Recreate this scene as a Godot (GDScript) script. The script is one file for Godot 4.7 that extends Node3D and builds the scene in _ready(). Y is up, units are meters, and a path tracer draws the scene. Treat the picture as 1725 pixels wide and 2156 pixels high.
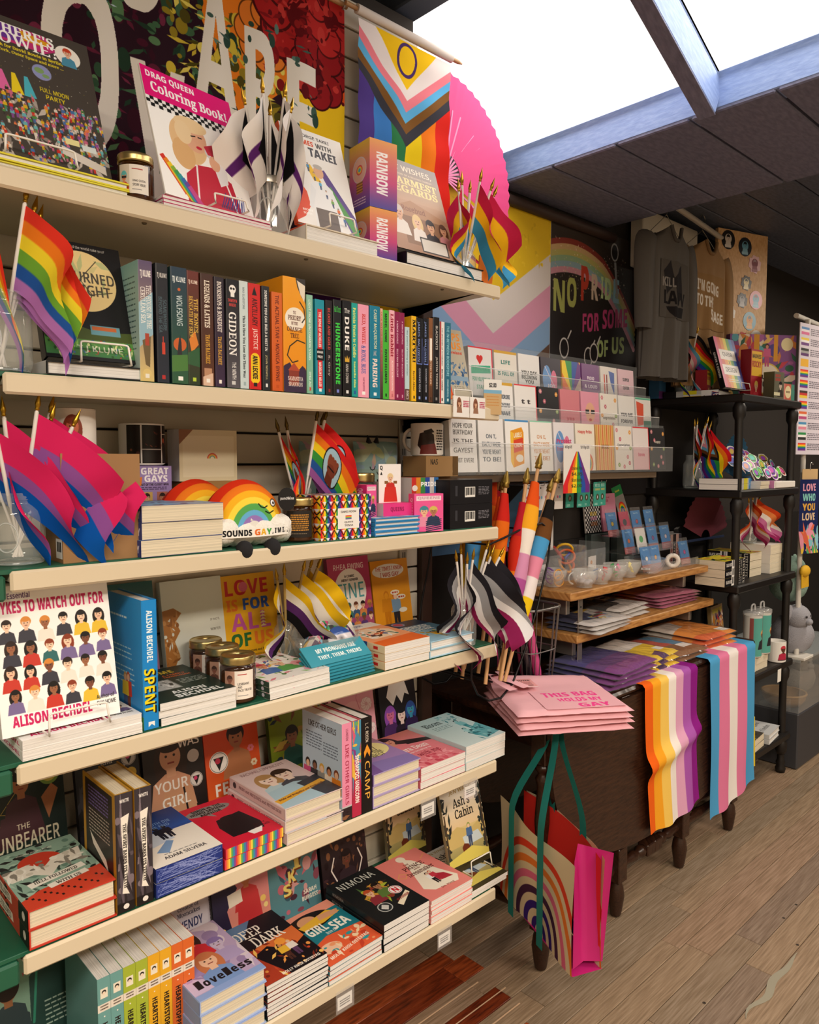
extends Node3D
# ------------------------------------------------------------------ mesh builder
class MB:
	var v := PackedVector3Array()
	var n := PackedVector3Array()
	var uv := PackedVector2Array()
	func tri(a, b, c, ta = Vector2.ZERO, tb = Vector2.ZERO, tc = Vector2.ZERO, na = null, nb = null, nc = null):
		var f: Vector3 = (b - a).cross(c - a).normalized()
		v.append_array([a, c, b]); uv.append_array([ta, tc, tb])
		n.append_array([na if na != null else f, nc if nc != null else f, nb if nb != null else f])
	func quad(a, b, c, d, r = Rect2(0, 0, 1, 1)):
		var t0 = Vector2(r.position.x, r.end.y); var t1 = r.end
		var t2 = Vector2(r.end.x, r.position.y); var t3 = r.position
		tri(a, b, c, t0, t1, t2); tri(a, c, d, t0, t2, t3)
	# p: lower corner, q: upper corner; rects for front(+z) back(-z) right(+x) left(-x) top(+y) bottom(-y)
	func box(p: Vector3, q: Vector3, F = Rect2(0,0,1,1), B = null, Rr = null, L = null, T = null, D = null):
		if B == null: B = F
		if Rr == null: Rr = B
		if L == null: L = Rr
		if T == null: T = L
		if D == null: D = T
		quad(Vector3(p.x,p.y,q.z), Vector3(q.x,p.y,q.z), Vector3(q.x,q.y,q.z), Vector3(p.x,q.y,q.z), F)
		quad(Vector3(q.x,p.y,p.z), Vector3(p.x,p.y,p.z), Vector3(p.x,q.y,p.z), Vector3(q.x,q.y,p.z), B)
		quad(Vector3(q.x,p.y,q.z), Vector3(q.x,p.y,p.z), Vector3(q.x,q.y,p.z), Vector3(q.x,q.y,q.z), Rr)
		quad(Vector3(p.x,p.y,p.z), Vector3(p.x,p.y,q.z), Vector3(p.x,q.y,q.z), Vector3(p.x,q.y,p.z), L)
		quad(Vector3(p.x,q.y,q.z), Vector3(q.x,q.y,q.z), Vector3(q.x,q.y,p.z), Vector3(p.x,q.y,p.z), T)
		quad(Vector3(p.x,p.y,p.z), Vector3(q.x,p.y,p.z), Vector3(q.x,p.y,q.z), Vector3(p.x,p.y,q.z), D)
		return self
	# bevelled box, uv in metres so that repeating textures keep their scale
	func bbox(p: Vector3, q: Vector3, b := 0.003, off := Vector2.ZERO, along := 0):
		var c = (p + q) / 2; var h = (q - p) / 2; b = min(b, min(h.x, min(h.y, h.z)) * 0.9)
		var k = func(s: Vector3, ax: int):
			var o = Vector3(h.x - b, h.y - b, h.z - b)
			o[ax] = h[ax]
			return c + o * s
		var U = func(w: Vector3):
			var d = w - p
			return (Vector2(d.x, d.y + d.z) if along == 0 else Vector2(d.y, d.x + d.z) if along == 1 else Vector2(d.z, d.x + d.y)) + off
		var emit = func(a, b2, c2, out_):
			if (b2 - a).cross(c2 - a).dot(out_) < 0: tri(a, c2, b2, U.call(a), U.call(c2), U.call(b2))
			else: tri(a, b2, c2, U.call(a), U.call(b2), U.call(c2))
		for ax in 3:
			var a1 = (ax + 1) % 3; var a2 = (ax + 2) % 3
			for s in [-1, 1]:
				var pts = []
				for e in [[-1,-1],[1,-1],[1,1],[-1,1]]:
					var g = Vector3.ZERO; g[ax] = s; g[a1] = e[0]; g[a2] = e[1]
					pts.append(k.call(g, ax))
				var o = Vector3.ZERO; o[ax] = s
				emit.call(pts[0], pts[1], pts[2], o); emit.call(pts[0], pts[2], pts[3], o)
				for s2 in [-1, 1]:
					var g1 = Vector3.ZERO; g1[ax] = s; g1[a1] = s2; g1[a2] = -1
					var g2 = g1; g2[a2] = 1
					var o2 = Vector3.ZERO; o2[ax] = s; o2[a1] = s2
					var A = k.call(g1, ax); var B = k.call(g2, ax); var C = k.call(g2, a1); var D = k.call(g1, a1)
					emit.call(A, B, C, o2); emit.call(A, C, D, o2)
		for i in 8:
			var g = Vector3(1 if i & 1 else -1, 1 if i & 2 else -1, 1 if i & 4 else -1)
			emit.call(k.call(g, 0), k.call(g, 1), k.call(g, 2), g)
		return self
	# grid of points f(u, v) with u, v in 0..1; smooth normals
	func grid(f: Callable, nu: int, nv: int, r = Rect2(0,0,1,1), flip := false):
		var P = []
		for j in nv + 1:
			for i in nu + 1: P.append(f.call(float(i) / nu, float(j) / nv))
		var N = []
		for j in nv + 1:
			for i in nu + 1:
				var du: Vector3 = P[j*(nu+1)+min(i+1,nu)] - P[j*(nu+1)+max(i-1,0)]
				var dv: Vector3 = P[min(j+1,nv)*(nu+1)+i] - P[max(j-1,0)*(nu+1)+i]
				if (P[j*(nu+1)] as Vector3).distance_to(P[j*(nu+1)+nu]) < 1e-5 and (i == 0 or i == nu):
					du = P[j*(nu+1)+1] - P[j*(nu+1)+nu-1]
				var m = du.cross(dv).normalized()
				if m == Vector3.ZERO:
					m = (P[j*(nu+1)+i] - P[((j+1) if j == 0 else (j-1))*(nu+1)+i]).normalized()
					N.append(m)
				else: N.append(-m if flip else m)
		for j in nv:
			for i in nu:
				var a = j*(nu+1)+i; var b = a+1; var c = a+nu+2; var d = a+nu+1
				var T = func(ii, jj): return r.position + Vector2(float(ii)/nu, float(jj)/nv) * r.size
				var ta = T.call(i,j); var tb = T.call(i+1,j); var tc = T.call(i+1,j+1); var td = T.call(i,j+1)
				if flip:
					tri(P[a],P[c],P[b],ta,tc,tb,N[a],N[c],N[b]); tri(P[a],P[d],P[c],ta,td,tc,N[a],N[d],N[c])
				else:
					tri(P[a],P[b],P[c],ta,tb,tc,N[a],N[b],N[c]); tri(P[a],P[c],P[d],ta,tc,td,N[a],N[c],N[d])
		return self
	# profile: [[radius, y], ...] from low to high
	func lathe(pr: Array, seg := 20, o := Vector3.ZERO):
		var m = pr.size()
		grid(func(u, w):
			var k = w * (m - 1); var i = min(int(k + 1e-4), m - 1)
			var a = u * TAU
			return o + Vector3(pr[i][0] * cos(a), pr[i][1], -pr[i][0] * sin(a)), seg, m - 1)
		return self
	# tube through points; rad number or array
	func tube(pts: Array, rad, seg := 8, cap := true):
		var m = pts.size()
		var fr = []; var up = Vector3(0.13, 0.97, 0.21)
		for i in m:
			var t: Vector3 = (pts[min(i+1,m-1)] - pts[max(i-1,0)]).normalized()
			var s = t.cross(up)
			if s.length() < 0.1: s = t.cross(Vector3.RIGHT)
			s = s.normalized(); var w = s.cross(t).normalized(); up = w
			fr.append([s, w, t])
		var R = func(i): return rad[i] if rad is Array else rad
		grid(func(u, w):
			var i = int(round(w * (m - 1))); var a = u * TAU
			return pts[i] + (fr[i][0] * cos(a) + fr[i][1] * sin(a)) * R.call(i), seg, m - 1)
		if cap:
			for e in [0, m - 1]:
				for k in seg:
					var a0 = TAU * k / seg; var a1 = TAU * (k + 1) / seg
					var A = pts[e] + (fr[e][0]*cos(a0) + fr[e][1]*sin(a0))*R.call(e); var B = pts[e] + (fr[e][0]*cos(a1) + fr[e][1]*sin(a1))*R.call(e)
					if e == 0: tri(pts[e], A, B)
					else: tri(pts[e], B, A)
		return self
	# outline (x, y) extruded from z0 to z1
	func prism(pl: PackedVector2Array, z0: float, z1: float, r = null):
		var bb = Rect2(pl[0], Vector2.ZERO)
		for p in pl: bb = bb.expand(p)
		if r == null: r = Rect2(0,0,1,1)
		var T = func(p): return r.position + Vector2((p.x-bb.position.x)/bb.size.x, 1.0-(p.y-bb.position.y)/bb.size.y) * r.size
		var ix = Geometry2D.triangulate_polygon(pl)
		for k in range(0, ix.size(), 3):
			var a = pl[ix[k]]; var b = pl[ix[k+1]]; var c = pl[ix[k+2]]
			if (b-a).cross(c-a) < 0: var s = b; b = c; c = s
			tri(Vector3(a.x,a.y,z1),Vector3(b.x,b.y,z1),Vector3(c.x,c.y,z1),T.call(a),T.call(b),T.call(c))
			tri(Vector3(a.x,a.y,z0),Vector3(c.x,c.y,z0),Vector3(b.x,b.y,z0),T.call(a),T.call(c),T.call(b))
		var cw = Geometry2D.is_polygon_clockwise(pl)
		for k in pl.size():
			var a = pl[k]; var b = pl[(k+1) % pl.size()]
			if cw: var s = a; a = b; b = s
			var ta = T.call(a); var tb = T.call(b)
			tri(Vector3(a.x,a.y,z0),Vector3(b.x,b.y,z0),Vector3(b.x,b.y,z1),ta,tb,tb); tri(Vector3(a.x,a.y,z0),Vector3(b.x,b.y,z1),Vector3(a.x,a.y,z1),ta,tb,ta)
		return self
	func blob(c: Vector3, r: Vector3, nu := 16, nv := 10, rough := 0.0, sd := 0):
		var nz = FastNoiseLite.new(); nz.seed = sd; nz.frequency = 1.0
		grid(func(u, w):
			var a = u * TAU; var b = (w - 0.5) * PI
			var d = Vector3(cos(b)*cos(a), sin(b), -cos(b)*sin(a))
			return c + d * r * (1.0 + rough * nz.get_noise_3dv(d * 2.5)), nu, nv)
		return self
	func moved(t: Transform3D, from := 0):
		for i in range(from, v.size()):
			v[i] = t * v[i]; n[i] = (t.basis * n[i]).normalized()
		return self
	func mesh() -> ArrayMesh:
		var a = []; a.resize(Mesh.ARRAY_MAX)
		a[Mesh.ARRAY_VERTEX] = v; a[Mesh.ARRAY_NORMAL] = n; a[Mesh.ARRAY_TEX_UV] = uv
		var m = ArrayMesh.new(); m.add_surface_from_arrays(Mesh.PRIMITIVE_TRIANGLES, a)
		return m

# ------------------------------------------------------------------ print: flat lettering and pictures drawn on pixel pages
static var fonts := {}
static var pages: Array = []     # each {img, x, y, h}
const PG := 2048
static func font(k: String) -> RID:
	if not fonts.has(k):
		var f = SystemFont.new()
		f.font_names = PackedStringArray([{"s":"Droid Sans","b":"Droid Sans","f":"Droid Serif","F":"Droid Serif","m":"Droid Sans Mono"}[k]])
		f.font_weight = 700 if k in ["b","F"] else 400
		fonts[k] = f
	return fonts[k].get_rids()[0]
static var strips := {}
static func strip(s: String, k: String, Z := 56) -> Image:    # alpha mask of a line of text, cropped to its ink
	var key = k + s + str(Z)
	if strips.has(key): return strips[key]
	var ts = TextServerManager.get_primary_interface(); var r = font(k); var q = Z / 56.0
	var sh = ts.create_shaped_text(); ts.shaped_text_add_string(sh, s, [r], Z); ts.shaped_text_shape(sh)
	var W = int(ts.shaped_text_get_size(sh).x) + 24
	var im = Image.create_empty(max(W, 8), int(100*q), false, Image.FORMAT_RGBA8); im.fill(Color(1,1,1,0))
	var x = 8.0; var sz = Vector2i(Z, 0)
	for g in ts.shaped_text_get_glyphs(sh):
		ts.font_render_glyph(g.font_rid, sz, g.index)
		var ti = ts.font_get_glyph_texture_idx(g.font_rid, sz, g.index)
		if ti >= 0:
			var rc: Rect2 = ts.font_get_glyph_uv_rect(g.font_rid, sz, g.index); var of: Vector2 = ts.font_get_glyph_offset(g.font_rid, sz, g.index)
			if rc.size.x > 0:
				var gi: Image = ts.font_get_texture_image(g.font_rid, sz, ti).get_region(Rect2i(rc)); gi.convert(Image.FORMAT_RGBA8)
				im.blend_rect(gi, Rect2i(Vector2i.ZERO, gi.get_size()), Vector2i(int(x + of.x + g.offset.x), int(66*q + of.y + g.offset.y)))
		x += g.advance
	ts.free_rid(sh)
	var ur = im.get_used_rect()
	if ur.size.x > 0: im = im.get_region(ur)
	strips[key] = im
	return im

class Cv:      # a drawing; coordinates run 0..100 across and 0..100 down
	var im: Image
	var W: int
	var H: int
	func _init(w: int, h: int, bg = Color.WHITE):
		W = w * 2; H = h * 2; im = Image.create_empty(W, H, false, Image.FORMAT_RGBA8); im.fill(Color(bg))
	func r(x, y, w, h, c): im.fill_rect(Rect2i(round(x*W/100.0), round(y*H/100.0), ceil(w*W/100.0), ceil(h*H/100.0)), Color(c)); return self
	func grad(c0, c1, y0 = 0.0, y1 = 100.0):
		var a = int(y0*H/100.0); var b = int(y1*H/100.0)
		for y in range(a, b): im.fill_rect(Rect2i(0, y, W, 1), Color(c0).lerp(Color(c1), float(y - a) / (b - a)))
		return self
	func e(x, y, rx, c, ry = null):   # ellipse, radii in % of the width (ry too, so a circle stays round)
		var cx = x*W/100.0; var cy = y*H/100.0; var a = rx*W/100.0; var b = (rx if ry == null else ry)*W/100.0; c = Color(c)
		for yy in range(int(max(0, cy - b)), int(min(H, cy + b + 1))):
			var t = 1.0 - pow((yy + 0.5 - cy) / b, 2)
			if t > 0:
				var hw = a * sqrt(t); im.fill_rect(Rect2i(round(cx - hw), yy, max(1, round(hw * 2)), 1), c)
		return self
	func p(pts: Array, c):          # polygon, flat list x0,y0,x1,y1...
		c = Color(c); var P = []
		for i in range(0, pts.size(), 2): P.append(Vector2(pts[i]*W/100.0, pts[i+1]*H/100.0))
		var y0 = INF; var y1 = -INF
		for q in P: y0 = min(y0, q.y); y1 = max(y1, q.y)
		for yy in range(int(max(0, y0)), int(min(H, y1 + 1))):
			var s = yy + 0.5; var xs = []
			for i in P.size():
				var a = P[i]; var b = P[(i+1) % P.size()]
				if (a.y <= s) != (b.y <= s): xs.append(a.x + (s - a.y) / (b.y - a.y) * (b.x - a.x))
			xs.sort()
			for i in range(0, xs.size() - 1, 2): im.fill_rect(Rect2i(round(xs[i]), yy, max(1, round(xs[i+1]) - round(xs[i])), 1), c)
		return self
	func l(pts: Array, w, c):       # stroked line, width in % of the canvas width
		var R = w * W / 200.0
		for i in range(0, pts.size() - 2, 2):
			var a = Vector2(pts[i]*W, pts[i+1]*H) / 100.0; var b = Vector2(pts[i+2]*W, pts[i+3]*H) / 100.0
			var d = (b - a).normalized().orthogonal() * R
			var q = []
			for z in [a + d, b + d, b - d, a - d]: q.append_array([z.x*100/W, z.y*100/H])
			p(q, c)
			e(pts[i+2], pts[i+3], w / 2.0, c)
		return self
	# text fitted into a box; turn: 1 reads downwards, -1 upwards; slope: drop in px per px
	func t(s: String, x, y, w, h, c, k = "b", turn := 0, slope := 0.0):
		var tw = max(2, int(w*W/100.0)); var th = max(2, int(h*H/100.0)); var m: Image = host.strip(s, k, 224 if max(tw, th) > 240 and s.length() < 7 else 56)
		var g: Image = m.duplicate()
		if turn == 0: g.resize(tw, th, Image.INTERPOLATE_BILINEAR)
		else:
			g.resize(th, tw, Image.INTERPOLATE_BILINEAR)
			g.rotate_90(CLOCKWISE if turn > 0 else COUNTERCLOCKWISE)
		var src = Image.create_empty(g.get_width(), g.get_height(), false, Image.FORMAT_RGBA8); src.fill(Color(c))
		var at = Vector2i(round(x*W/100.0), round(y*H/100.0))
		if slope == 0.0: im.blend_rect_mask(src, g, Rect2i(Vector2i.ZERO, g.get_size()), at)
		else:
			for i in range(0, g.get_width()): im.blend_rect_mask(src, g, Rect2i(i, 0, 1, g.get_height()), at + Vector2i(i, round(i * slope)))
		return self
	func stripes(cs: Array, across := true, x = 0.0, y = 0.0, w = 100.0, h = 100.0):   # across: bands one under the other
		var k = cs.size()
		for i in k:
			if across: r(x, y + h*i/k, w, h/k + 0.3, cs[i])
			else: r(x + w*i/k, y, w/k + 0.3, h, cs[i])
		return self
	func scatter(sd: int, num: int, cs: Array, x, y, w, h, s0 = 2.0, s1 = 6.0):    # small leaves, blots and figures of a busy picture
		var q = RandomNumberGenerator.new(); q.seed = sd
		for i in num:
			var c = cs[q.randi() % cs.size()]; var px = x + q.randf()*w; var py = y + q.randf()*h; var s = q.randf_range(s0, s1)
			if q.randf() < 0.5: e(px, py, s*0.5, c, s*q.randf_range(0.25, 0.8))
			else:
				var a = q.randf()*TAU; var d = Vector2(cos(a), sin(a))*s; var o = d.orthogonal()*0.3
				p([px-d.x,py-d.y,px+o.x,py+o.y,px+d.x,py+d.y,px-o.x,py-o.y], c)
		return self
	func lines(x, y, w, n_, gap, h, c, sd := 1):      # rows of small unreadable print
		var q = RandomNumberGenerator.new(); q.seed = sd
		for i in n_:
			var xx = x
			while xx < x + w - 2:
				var ww = q.randf_range(3, 9); ww = min(ww, x + w - xx)
				r(xx, y + i*gap, ww, h, c); xx += ww + 1.6
		return self
	func flower(x, y, rad, c, mid, k := 7, edge = null):
		for i in k:
			var a = TAU*i/k; var px = x + cos(a)*rad*0.6; var py = y + sin(a)*rad*0.6*W/H
			if edge != null: e(px, py, rad*0.5, edge, rad*0.46)
			e(px, py, rad*0.45, c, rad*0.41)
		e(x, y, rad*0.28, mid); return self
	func bust(x, y, s, skin, hair, shirt, long := false):   # head and shoulders; s: head radius in % width
		var k = float(W)/H
		if long: e(x, y + s*0.5*k, s*1.35, hair, s*2.0)
		p([x-s*1.9,y+s*4.2*k, x-s*1.5,y+s*1.9*k, x-s*0.5,y+s*1.3*k, x+s*0.5,y+s*1.3*k, x+s*1.5,y+s*1.9*k, x+s*1.9,y+s*4.2*k], shirt)
		r(x-s*0.38, y+s*0.5*k, s*0.76, s*1.1*k, skin)
		e(x, y - s*0.35*k, s*1.08, hair, s*1.1); e(x, y + s*0.1*k, s*0.85, skin, s*1.05)
		e(x, y - s*0.75*k, s*0.9, hair, s*0.5)
		for d in [-0.33, 0.33]: e(x + d*s, y, s*0.1, "#241a18")
		l([x-s*0.25, y+s*0.55*k, x+s*0.25, y+s*0.55*k], s*0.13, "#8a3a34"); return self
	func person(x, y, hgt, skin, hair, top, leg):      # small standing figure, hgt in % of height
		var k = float(H)/W; var u = hgt*k/8.0
		p([x-u*0.9,y-hgt*0.5, x+u*0.9,y-hgt*0.5, x+u*0.8,y, x+u*0.15,y, x,y-hgt*0.35, x-u*0.15,y, x-u*0.8,y], leg)
		p([x-u*1.3,y-hgt*0.8, x+u*1.3,y-hgt*0.8, x+u*1.5,y-hgt*0.45, x-u*1.5,y-hgt*0.45], top)
		e(x, y-hgt*0.9, u*0.75, hair, u*0.9); e(x, y-hgt*0.87, u*0.55, skin, u*0.68); return self
	static var host
	func put() -> Dictionary:
		im.resize(W / 2, H / 2, Image.INTERPOLATE_BILINEAR)
		return host.pack(im)

static func pack(im: Image) -> Dictionary:
	var w = im.get_width(); var h = im.get_height(); var g = 3
	for i in pages.size():
		for s in pages[i].shelves:
			if s.h >= h + g and s.h <= h * 1.25 + 12 and s.x + w + g <= PG: return lay(i, s, im)
	for i in pages.size():
		if pages[i].y + h + g <= PG:
			var s = {"x": 0, "y": pages[i].y, "h": h + g}; pages[i].shelves.append(s); pages[i].y += h + g
			return lay(i, s, im)
	var n_ = Image.create_empty(PG, PG, false, Image.FORMAT_RGBA8); n_.fill(Color.GRAY)
	pages.append({"img": n_, "y": 0, "shelves": []})
	return pack(im)
static func lay(i: int, s: Dictionary, im: Image) -> Dictionary:
	var w = im.get_width(); var h = im.get_height()
	var a: Image = pages[i].img
	a.blit_rect(im, Rect2i(0, 0, w, h), Vector2i(s.x + 1, s.y + 1))
	a.blit_rect(im, Rect2i(0, 0, 1, h), Vector2i(s.x, s.y + 1)); a.blit_rect(im, Rect2i(w - 1, 0, 1, h), Vector2i(s.x + w + 1, s.y + 1))
	a.blit_rect(im, Rect2i(0, 0, w, 1), Vector2i(s.x + 1, s.y)); a.blit_rect(im, Rect2i(0, h - 1, w, 1), Vector2i(s.x + 1, s.y + h + 1))
	var d = {"pg": i, "r": Rect2((s.x + 1.5) / PG, (s.y + 1.5) / PG, (w - 1.0) / PG, (h - 1.0) / PG)}
	s.x += w + 3
	return d
# an art: front and spine side by side plus a flat patch for back and edges
func art(f: Cv, s: Cv = null, back = "#dddddd") -> Dictionary:
	f.im.resize(f.W / 2, f.H / 2, Image.INTERPOLATE_BILINEAR)
	var fw = f.W / 2; var fh = f.H / 2; var sw = 0
	if s != null:
		s.im.resize(s.W / 2, s.H / 2, Image.INTERPOLATE_BILINEAR); sw = s.W / 2
	var im = Image.create_empty(fw + sw + 6, fh, false, Image.FORMAT_RGBA8); im.fill(Color(back))
	im.blit_rect(f.im, Rect2i(0, 0, fw, fh), Vector2i.ZERO)
	if s != null: im.blit_rect(s.im, Rect2i(0, 0, sw, min(fh, s.H / 2)), Vector2i(fw, 0))
	var d = Rect2(pack_into(im)); var k = d.size / Vector2(im.get_size())
	var o = {"pg": last_pg, "f": Rect2(d.position, Vector2(fw * k.x, d.size.y)), "b": Rect2(d.position + Vector2((fw + sw + 2.5) * k.x, d.size.y * 0.3), Vector2(k.x, d.size.y * 0.1))}
	o.s = Rect2(d.position + Vector2(fw * k.x, 0), Vector2(sw * k.x, d.size.y * (s.H / 2.0 / fh))) if s != null else o.b
	return o
var last_pg := 0
func pack_into(im: Image) -> Rect2:
	var d = pack(im); last_pg = d.pg
	return d.r
func cv(w: int, h: int, bg = "#ffffff") -> Cv: return Cv.new(w, h, Color(bg))
func flat(c: Cv) -> Dictionary: return art(c, null, "#dddddd")

# ------------------------------------------------------------------ materials
var mats := {}
func mat(c, rough := 0.6, metal := 0.0, extra := {}) -> StandardMaterial3D:
	var key = str(c) + "/" + str(rough) + "/" + str(metal) + str(extra)
	if mats.has(key): return mats[key]
	var m = StandardMaterial3D.new(); m.albedo_color = Color(c); m.roughness = rough; m.metallic = metal
	for k in extra: m.set(k, extra[k])
	mats[key] = m
	return m
func glass(c = "#e6efee", a := 0.1) -> StandardMaterial3D:
	var k = "glass" + str(c) + str(a)
	if not mats.has(k):
		var m = StandardMaterial3D.new(); m.albedo_color = Color(Color(c), a); m.transparency = BaseMaterial3D.TRANSPARENCY_ALPHA; m.roughness = 0.05
		m.cull_mode = BaseMaterial3D.CULL_DISABLED
		mats[k] = m
	return mats[k]
# printed stock: kind g glossy cover, m matte paper, c cloth, v vinyl film
func pmat(pg: int, kind := "g") -> StandardMaterial3D:
	var k = "print%d%s" % [pg, kind]
	if not mats.has(k):
		var m = StandardMaterial3D.new(); m.roughness = {"g": 0.38, "m": 0.65, "c": 0.85, "v": 0.3}[kind]
		m.metallic_specular = 0.4 if kind != "c" else 0.2
		m.cull_mode = BaseMaterial3D.CULL_DISABLED
		if kind == "c": m.backlight_enabled = true; m.backlight = Color(0.22, 0.22, 0.22)
		if kind == "v": m.clearcoat_enabled = true; m.clearcoat = 1.0; m.clearcoat_roughness = 0.08; m.normal_enabled = true; m.normal_texture = wrinkle; m.normal_scale = 0.5; m.uv1_scale = Vector3.ONE
		mats[k] = m; page_users.append([m, pg])
	return mats[k]
var page_users := []
var wrinkle: Texture2D
func pages_to_textures():
	var t = []
	for p in pages: t.append(ImageTexture.create_from_image(p.img))
	for u in page_users: u[0].albedo_texture = t[u[1]]
func ntex(sd: int, fr: float, cols: Array, w := 512, h := 512, oct := 4, typ := FastNoiseLite.TYPE_SIMPLEX_SMOOTH, normal := false, bump := 4.0):
	var n_ = FastNoiseLite.new(); n_.seed = sd; n_.frequency = fr; n_.fractal_octaves = oct; n_.noise_type = typ
	var t = NoiseTexture2D.new(); t.width = w; t.height = h; t.seamless = true; t.noise = n_; t.as_normal_map = normal; t.bump_strength = bump
	if not normal:
		var g = Gradient.new(); g.offsets = PackedFloat32Array(); g.colors = PackedColorArray()
		var of = PackedFloat32Array(); var cc = PackedColorArray()
		for i in cols.size(): of.append(float(i) / (cols.size() - 1)); cc.append(Color(cols[i]))
		g.offsets = of; g.colors = cc; t.color_ramp = g
	return t

# ------------------------------------------------------------------ nodes
var taken := {}
func numbered(s: String) -> String:
	if not taken.has(s): taken[s] = 0; return s
	taken[s] += 1
	return "%s_%03d" % [s, taken[s]]
func tag(o, label, category, group = "", kind = ""):
	if label: o.set_meta("label", label)
	if category: o.set_meta("category", category)
	if group: o.set_meta("group", group)
	if kind: o.set_meta("kind", kind)
	return o
func thing(called: String, label: String, category: String, at := Vector3.ZERO, group := "", yaw := 0.0) -> Node3D:
	var o = Node3D.new(); o.name = numbered(called); add_child(o); o.position = at; o.rotation.y = yaw
	return tag(o, label, category, group)
func part(o: Node, called: String, m, ma: Material, label := "") -> MeshInstance3D:
	var i = MeshInstance3D.new(); i.name = called; i.mesh = m.mesh() if m is MB else m; i.material_override = ma; o.add_child(i, true)
	if label: i.set_meta("label", label)
	return i
func single(called: String, m, ma: Material, label: String, category: String, at := Vector3.ZERO, group := "", yaw := 0.0) -> MeshInstance3D:
	var i = MeshInstance3D.new(); i.name = numbered(called); i.mesh = m.mesh() if m is MB else m; i.material_override = ma; add_child(i)
	i.position = at; i.rotation.y = yaw
	return tag(i, label, category, group)
func struct(called: String, m, ma: Material, at := Vector3.ZERO) -> MeshInstance3D:
	var i = MeshInstance3D.new(); i.name = called; i.mesh = m.mesh() if m is MB else m; i.material_override = ma; add_child(i); i.position = at
	i.set_meta("kind", "structure"); return i
func copy(o: Node3D, label := "", group := "") -> Node3D:
	var base = String(o.name); if base.length() > 4 and base[base.length()-4] == "_" and base.right(3).is_valid_int(): base = base.left(-4)
	var c = o.duplicate(); c.name = numbered(base); add_child(c)
	if label: c.set_meta("label", label)
	if group: c.set_meta("group", group)
	return c
# ------------------------------------------------------------------ books
var page_white: StandardMaterial3D
var page_cream: StandardMaterial3D
func make_page_stock():
	var q = RandomNumberGenerator.new(); q.seed = 5
	for k in 2:
		var im = Image.create_empty(8, 256, false, Image.FORMAT_RGBA8)
		for y in 256:
			var f = q.randf_range(0.84, 1.0); if q.randf() < 0.1: f *= 0.88
			im.fill_rect(Rect2i(0, y, 8, 1), (Color("#f6f3ee") if k == 0 else Color("#efe3c8")) * Color(f, f, f))
		var m = StandardMaterial3D.new(); m.albedo_texture = ImageTexture.create_from_image(im); m.roughness = 0.85; m.metallic_specular = 0.2
		if k == 0: page_white = m
		else: page_cream = m
static var qoff := 0.0
func page_box(p: Vector3, q: Vector3, edge = null) -> MB:
	var m = MB.new(); qoff = fmod(qoff + 0.37, 1.0)
	var T = (q.z - p.z) / 0.06; var v0 = qoff; var v1 = qoff + T
	var U = func(u, t): return Vector2(u, lerp(v0, v1, t))
	if edge != null:
		U = func(u, t): return edge.f.position + edge.f.size * Vector2(u, 1.0 - t)
	var Q = func(a, b, c, d, ta, tb, tc, td):
		m.tri(a, b, c, ta, tb, tc); m.tri(a, c, d, ta, tc, td)
	Q.call(Vector3(q.x,p.y,q.z), Vector3(q.x,p.y,p.z), Vector3(q.x,q.y,p.z), Vector3(q.x,q.y,q.z), U.call(0.0,1.0), U.call(0.0,0.0), U.call(1.0,0.0), U.call(1.0,1.0))
	Q.call(Vector3(p.x,q.y,q.z), Vector3(q.x,q.y,q.z), Vector3(q.x,q.y,p.z), Vector3(p.x,q.y,p.z), U.call(0.0,1.0), U.call(1.0,1.0), U.call(1.0,0.0), U.call(0.0,0.0))
	Q.call(Vector3(p.x,p.y,p.z), Vector3(q.x,p.y,p.z), Vector3(q.x,p.y,q.z), Vector3(p.x,p.y,q.z), U.call(0.0,0.0), U.call(1.0,0.0), U.call(1.0,1.0), U.call(0.0,1.0))
	return m
# local axes: x across the front cover (spine at -x), y up the cover, z out of the front cover; origin at the middle of the foot
func book(W: float, H: float, T: float, A: Dictionary, hard: bool, at: Vector3, b: Basis, label: String, group := "", cream := false, edge = null, kind := "g", called := "book") -> Node3D:
	var o = thing(called, label, "book", at, group); o.basis = b
	var bt = 0.0024 if hard else 0.0005; var ins = 0.0032 if hard else 0.0004; var h = T / 2
	var c = MB.new()
	c.box(Vector3(-W/2, 0, h - bt), Vector3(W/2, H, h), A.f, A.b)
	c.box(Vector3(-W/2, 0, -h), Vector3(W/2, H, -h + bt), A.b, A.get("k", A.b), A.b)
	# rounded spine: three facets
	var e = min(0.002, T * 0.2); var s: Rect2 = A.s
	var x0 = -W/2 - (0.0012 if hard else 0.0004)
	var q = func(xa, za, xb, zb, ta, tb):
		c.quad(Vector3(xa,0,za), Vector3(xb,0,zb), Vector3(xb,H,zb), Vector3(xa,H,za), Rect2(s.position.x + s.size.x*ta, s.position.y, s.size.x*(tb-ta), s.size.y))
	q.call(-W/2, -h, x0, -h + e, 0.0, 0.08); q.call(x0, -h + e, x0, h - e, 0.08, 0.92); q.call(x0, h - e, -W/2, h, 0.92, 1.0)
	c.box(Vector3(-W/2 + 0.0002, 0, -h + bt), Vector3(-W/2 + bt, H, h - bt), A.b)
	part(o, "cover", c, pmat(A.pg, kind))
	var pm = page_box(Vector3(-W/2 + bt + 0.0003, ins, -h + bt), Vector3(W/2 - ins, H - ins, h - bt), edge)
	part(o, "page_block", pm, pmat(edge.pg, "m") if edge != null else (page_cream if cream else page_white))
	return o
func flat_basis(yaw := 0.0) -> Basis: return Basis(Vector3.UP, yaw) * Basis(Vector3.RIGHT, Vector3(0,0,-1), Vector3.UP)
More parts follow.
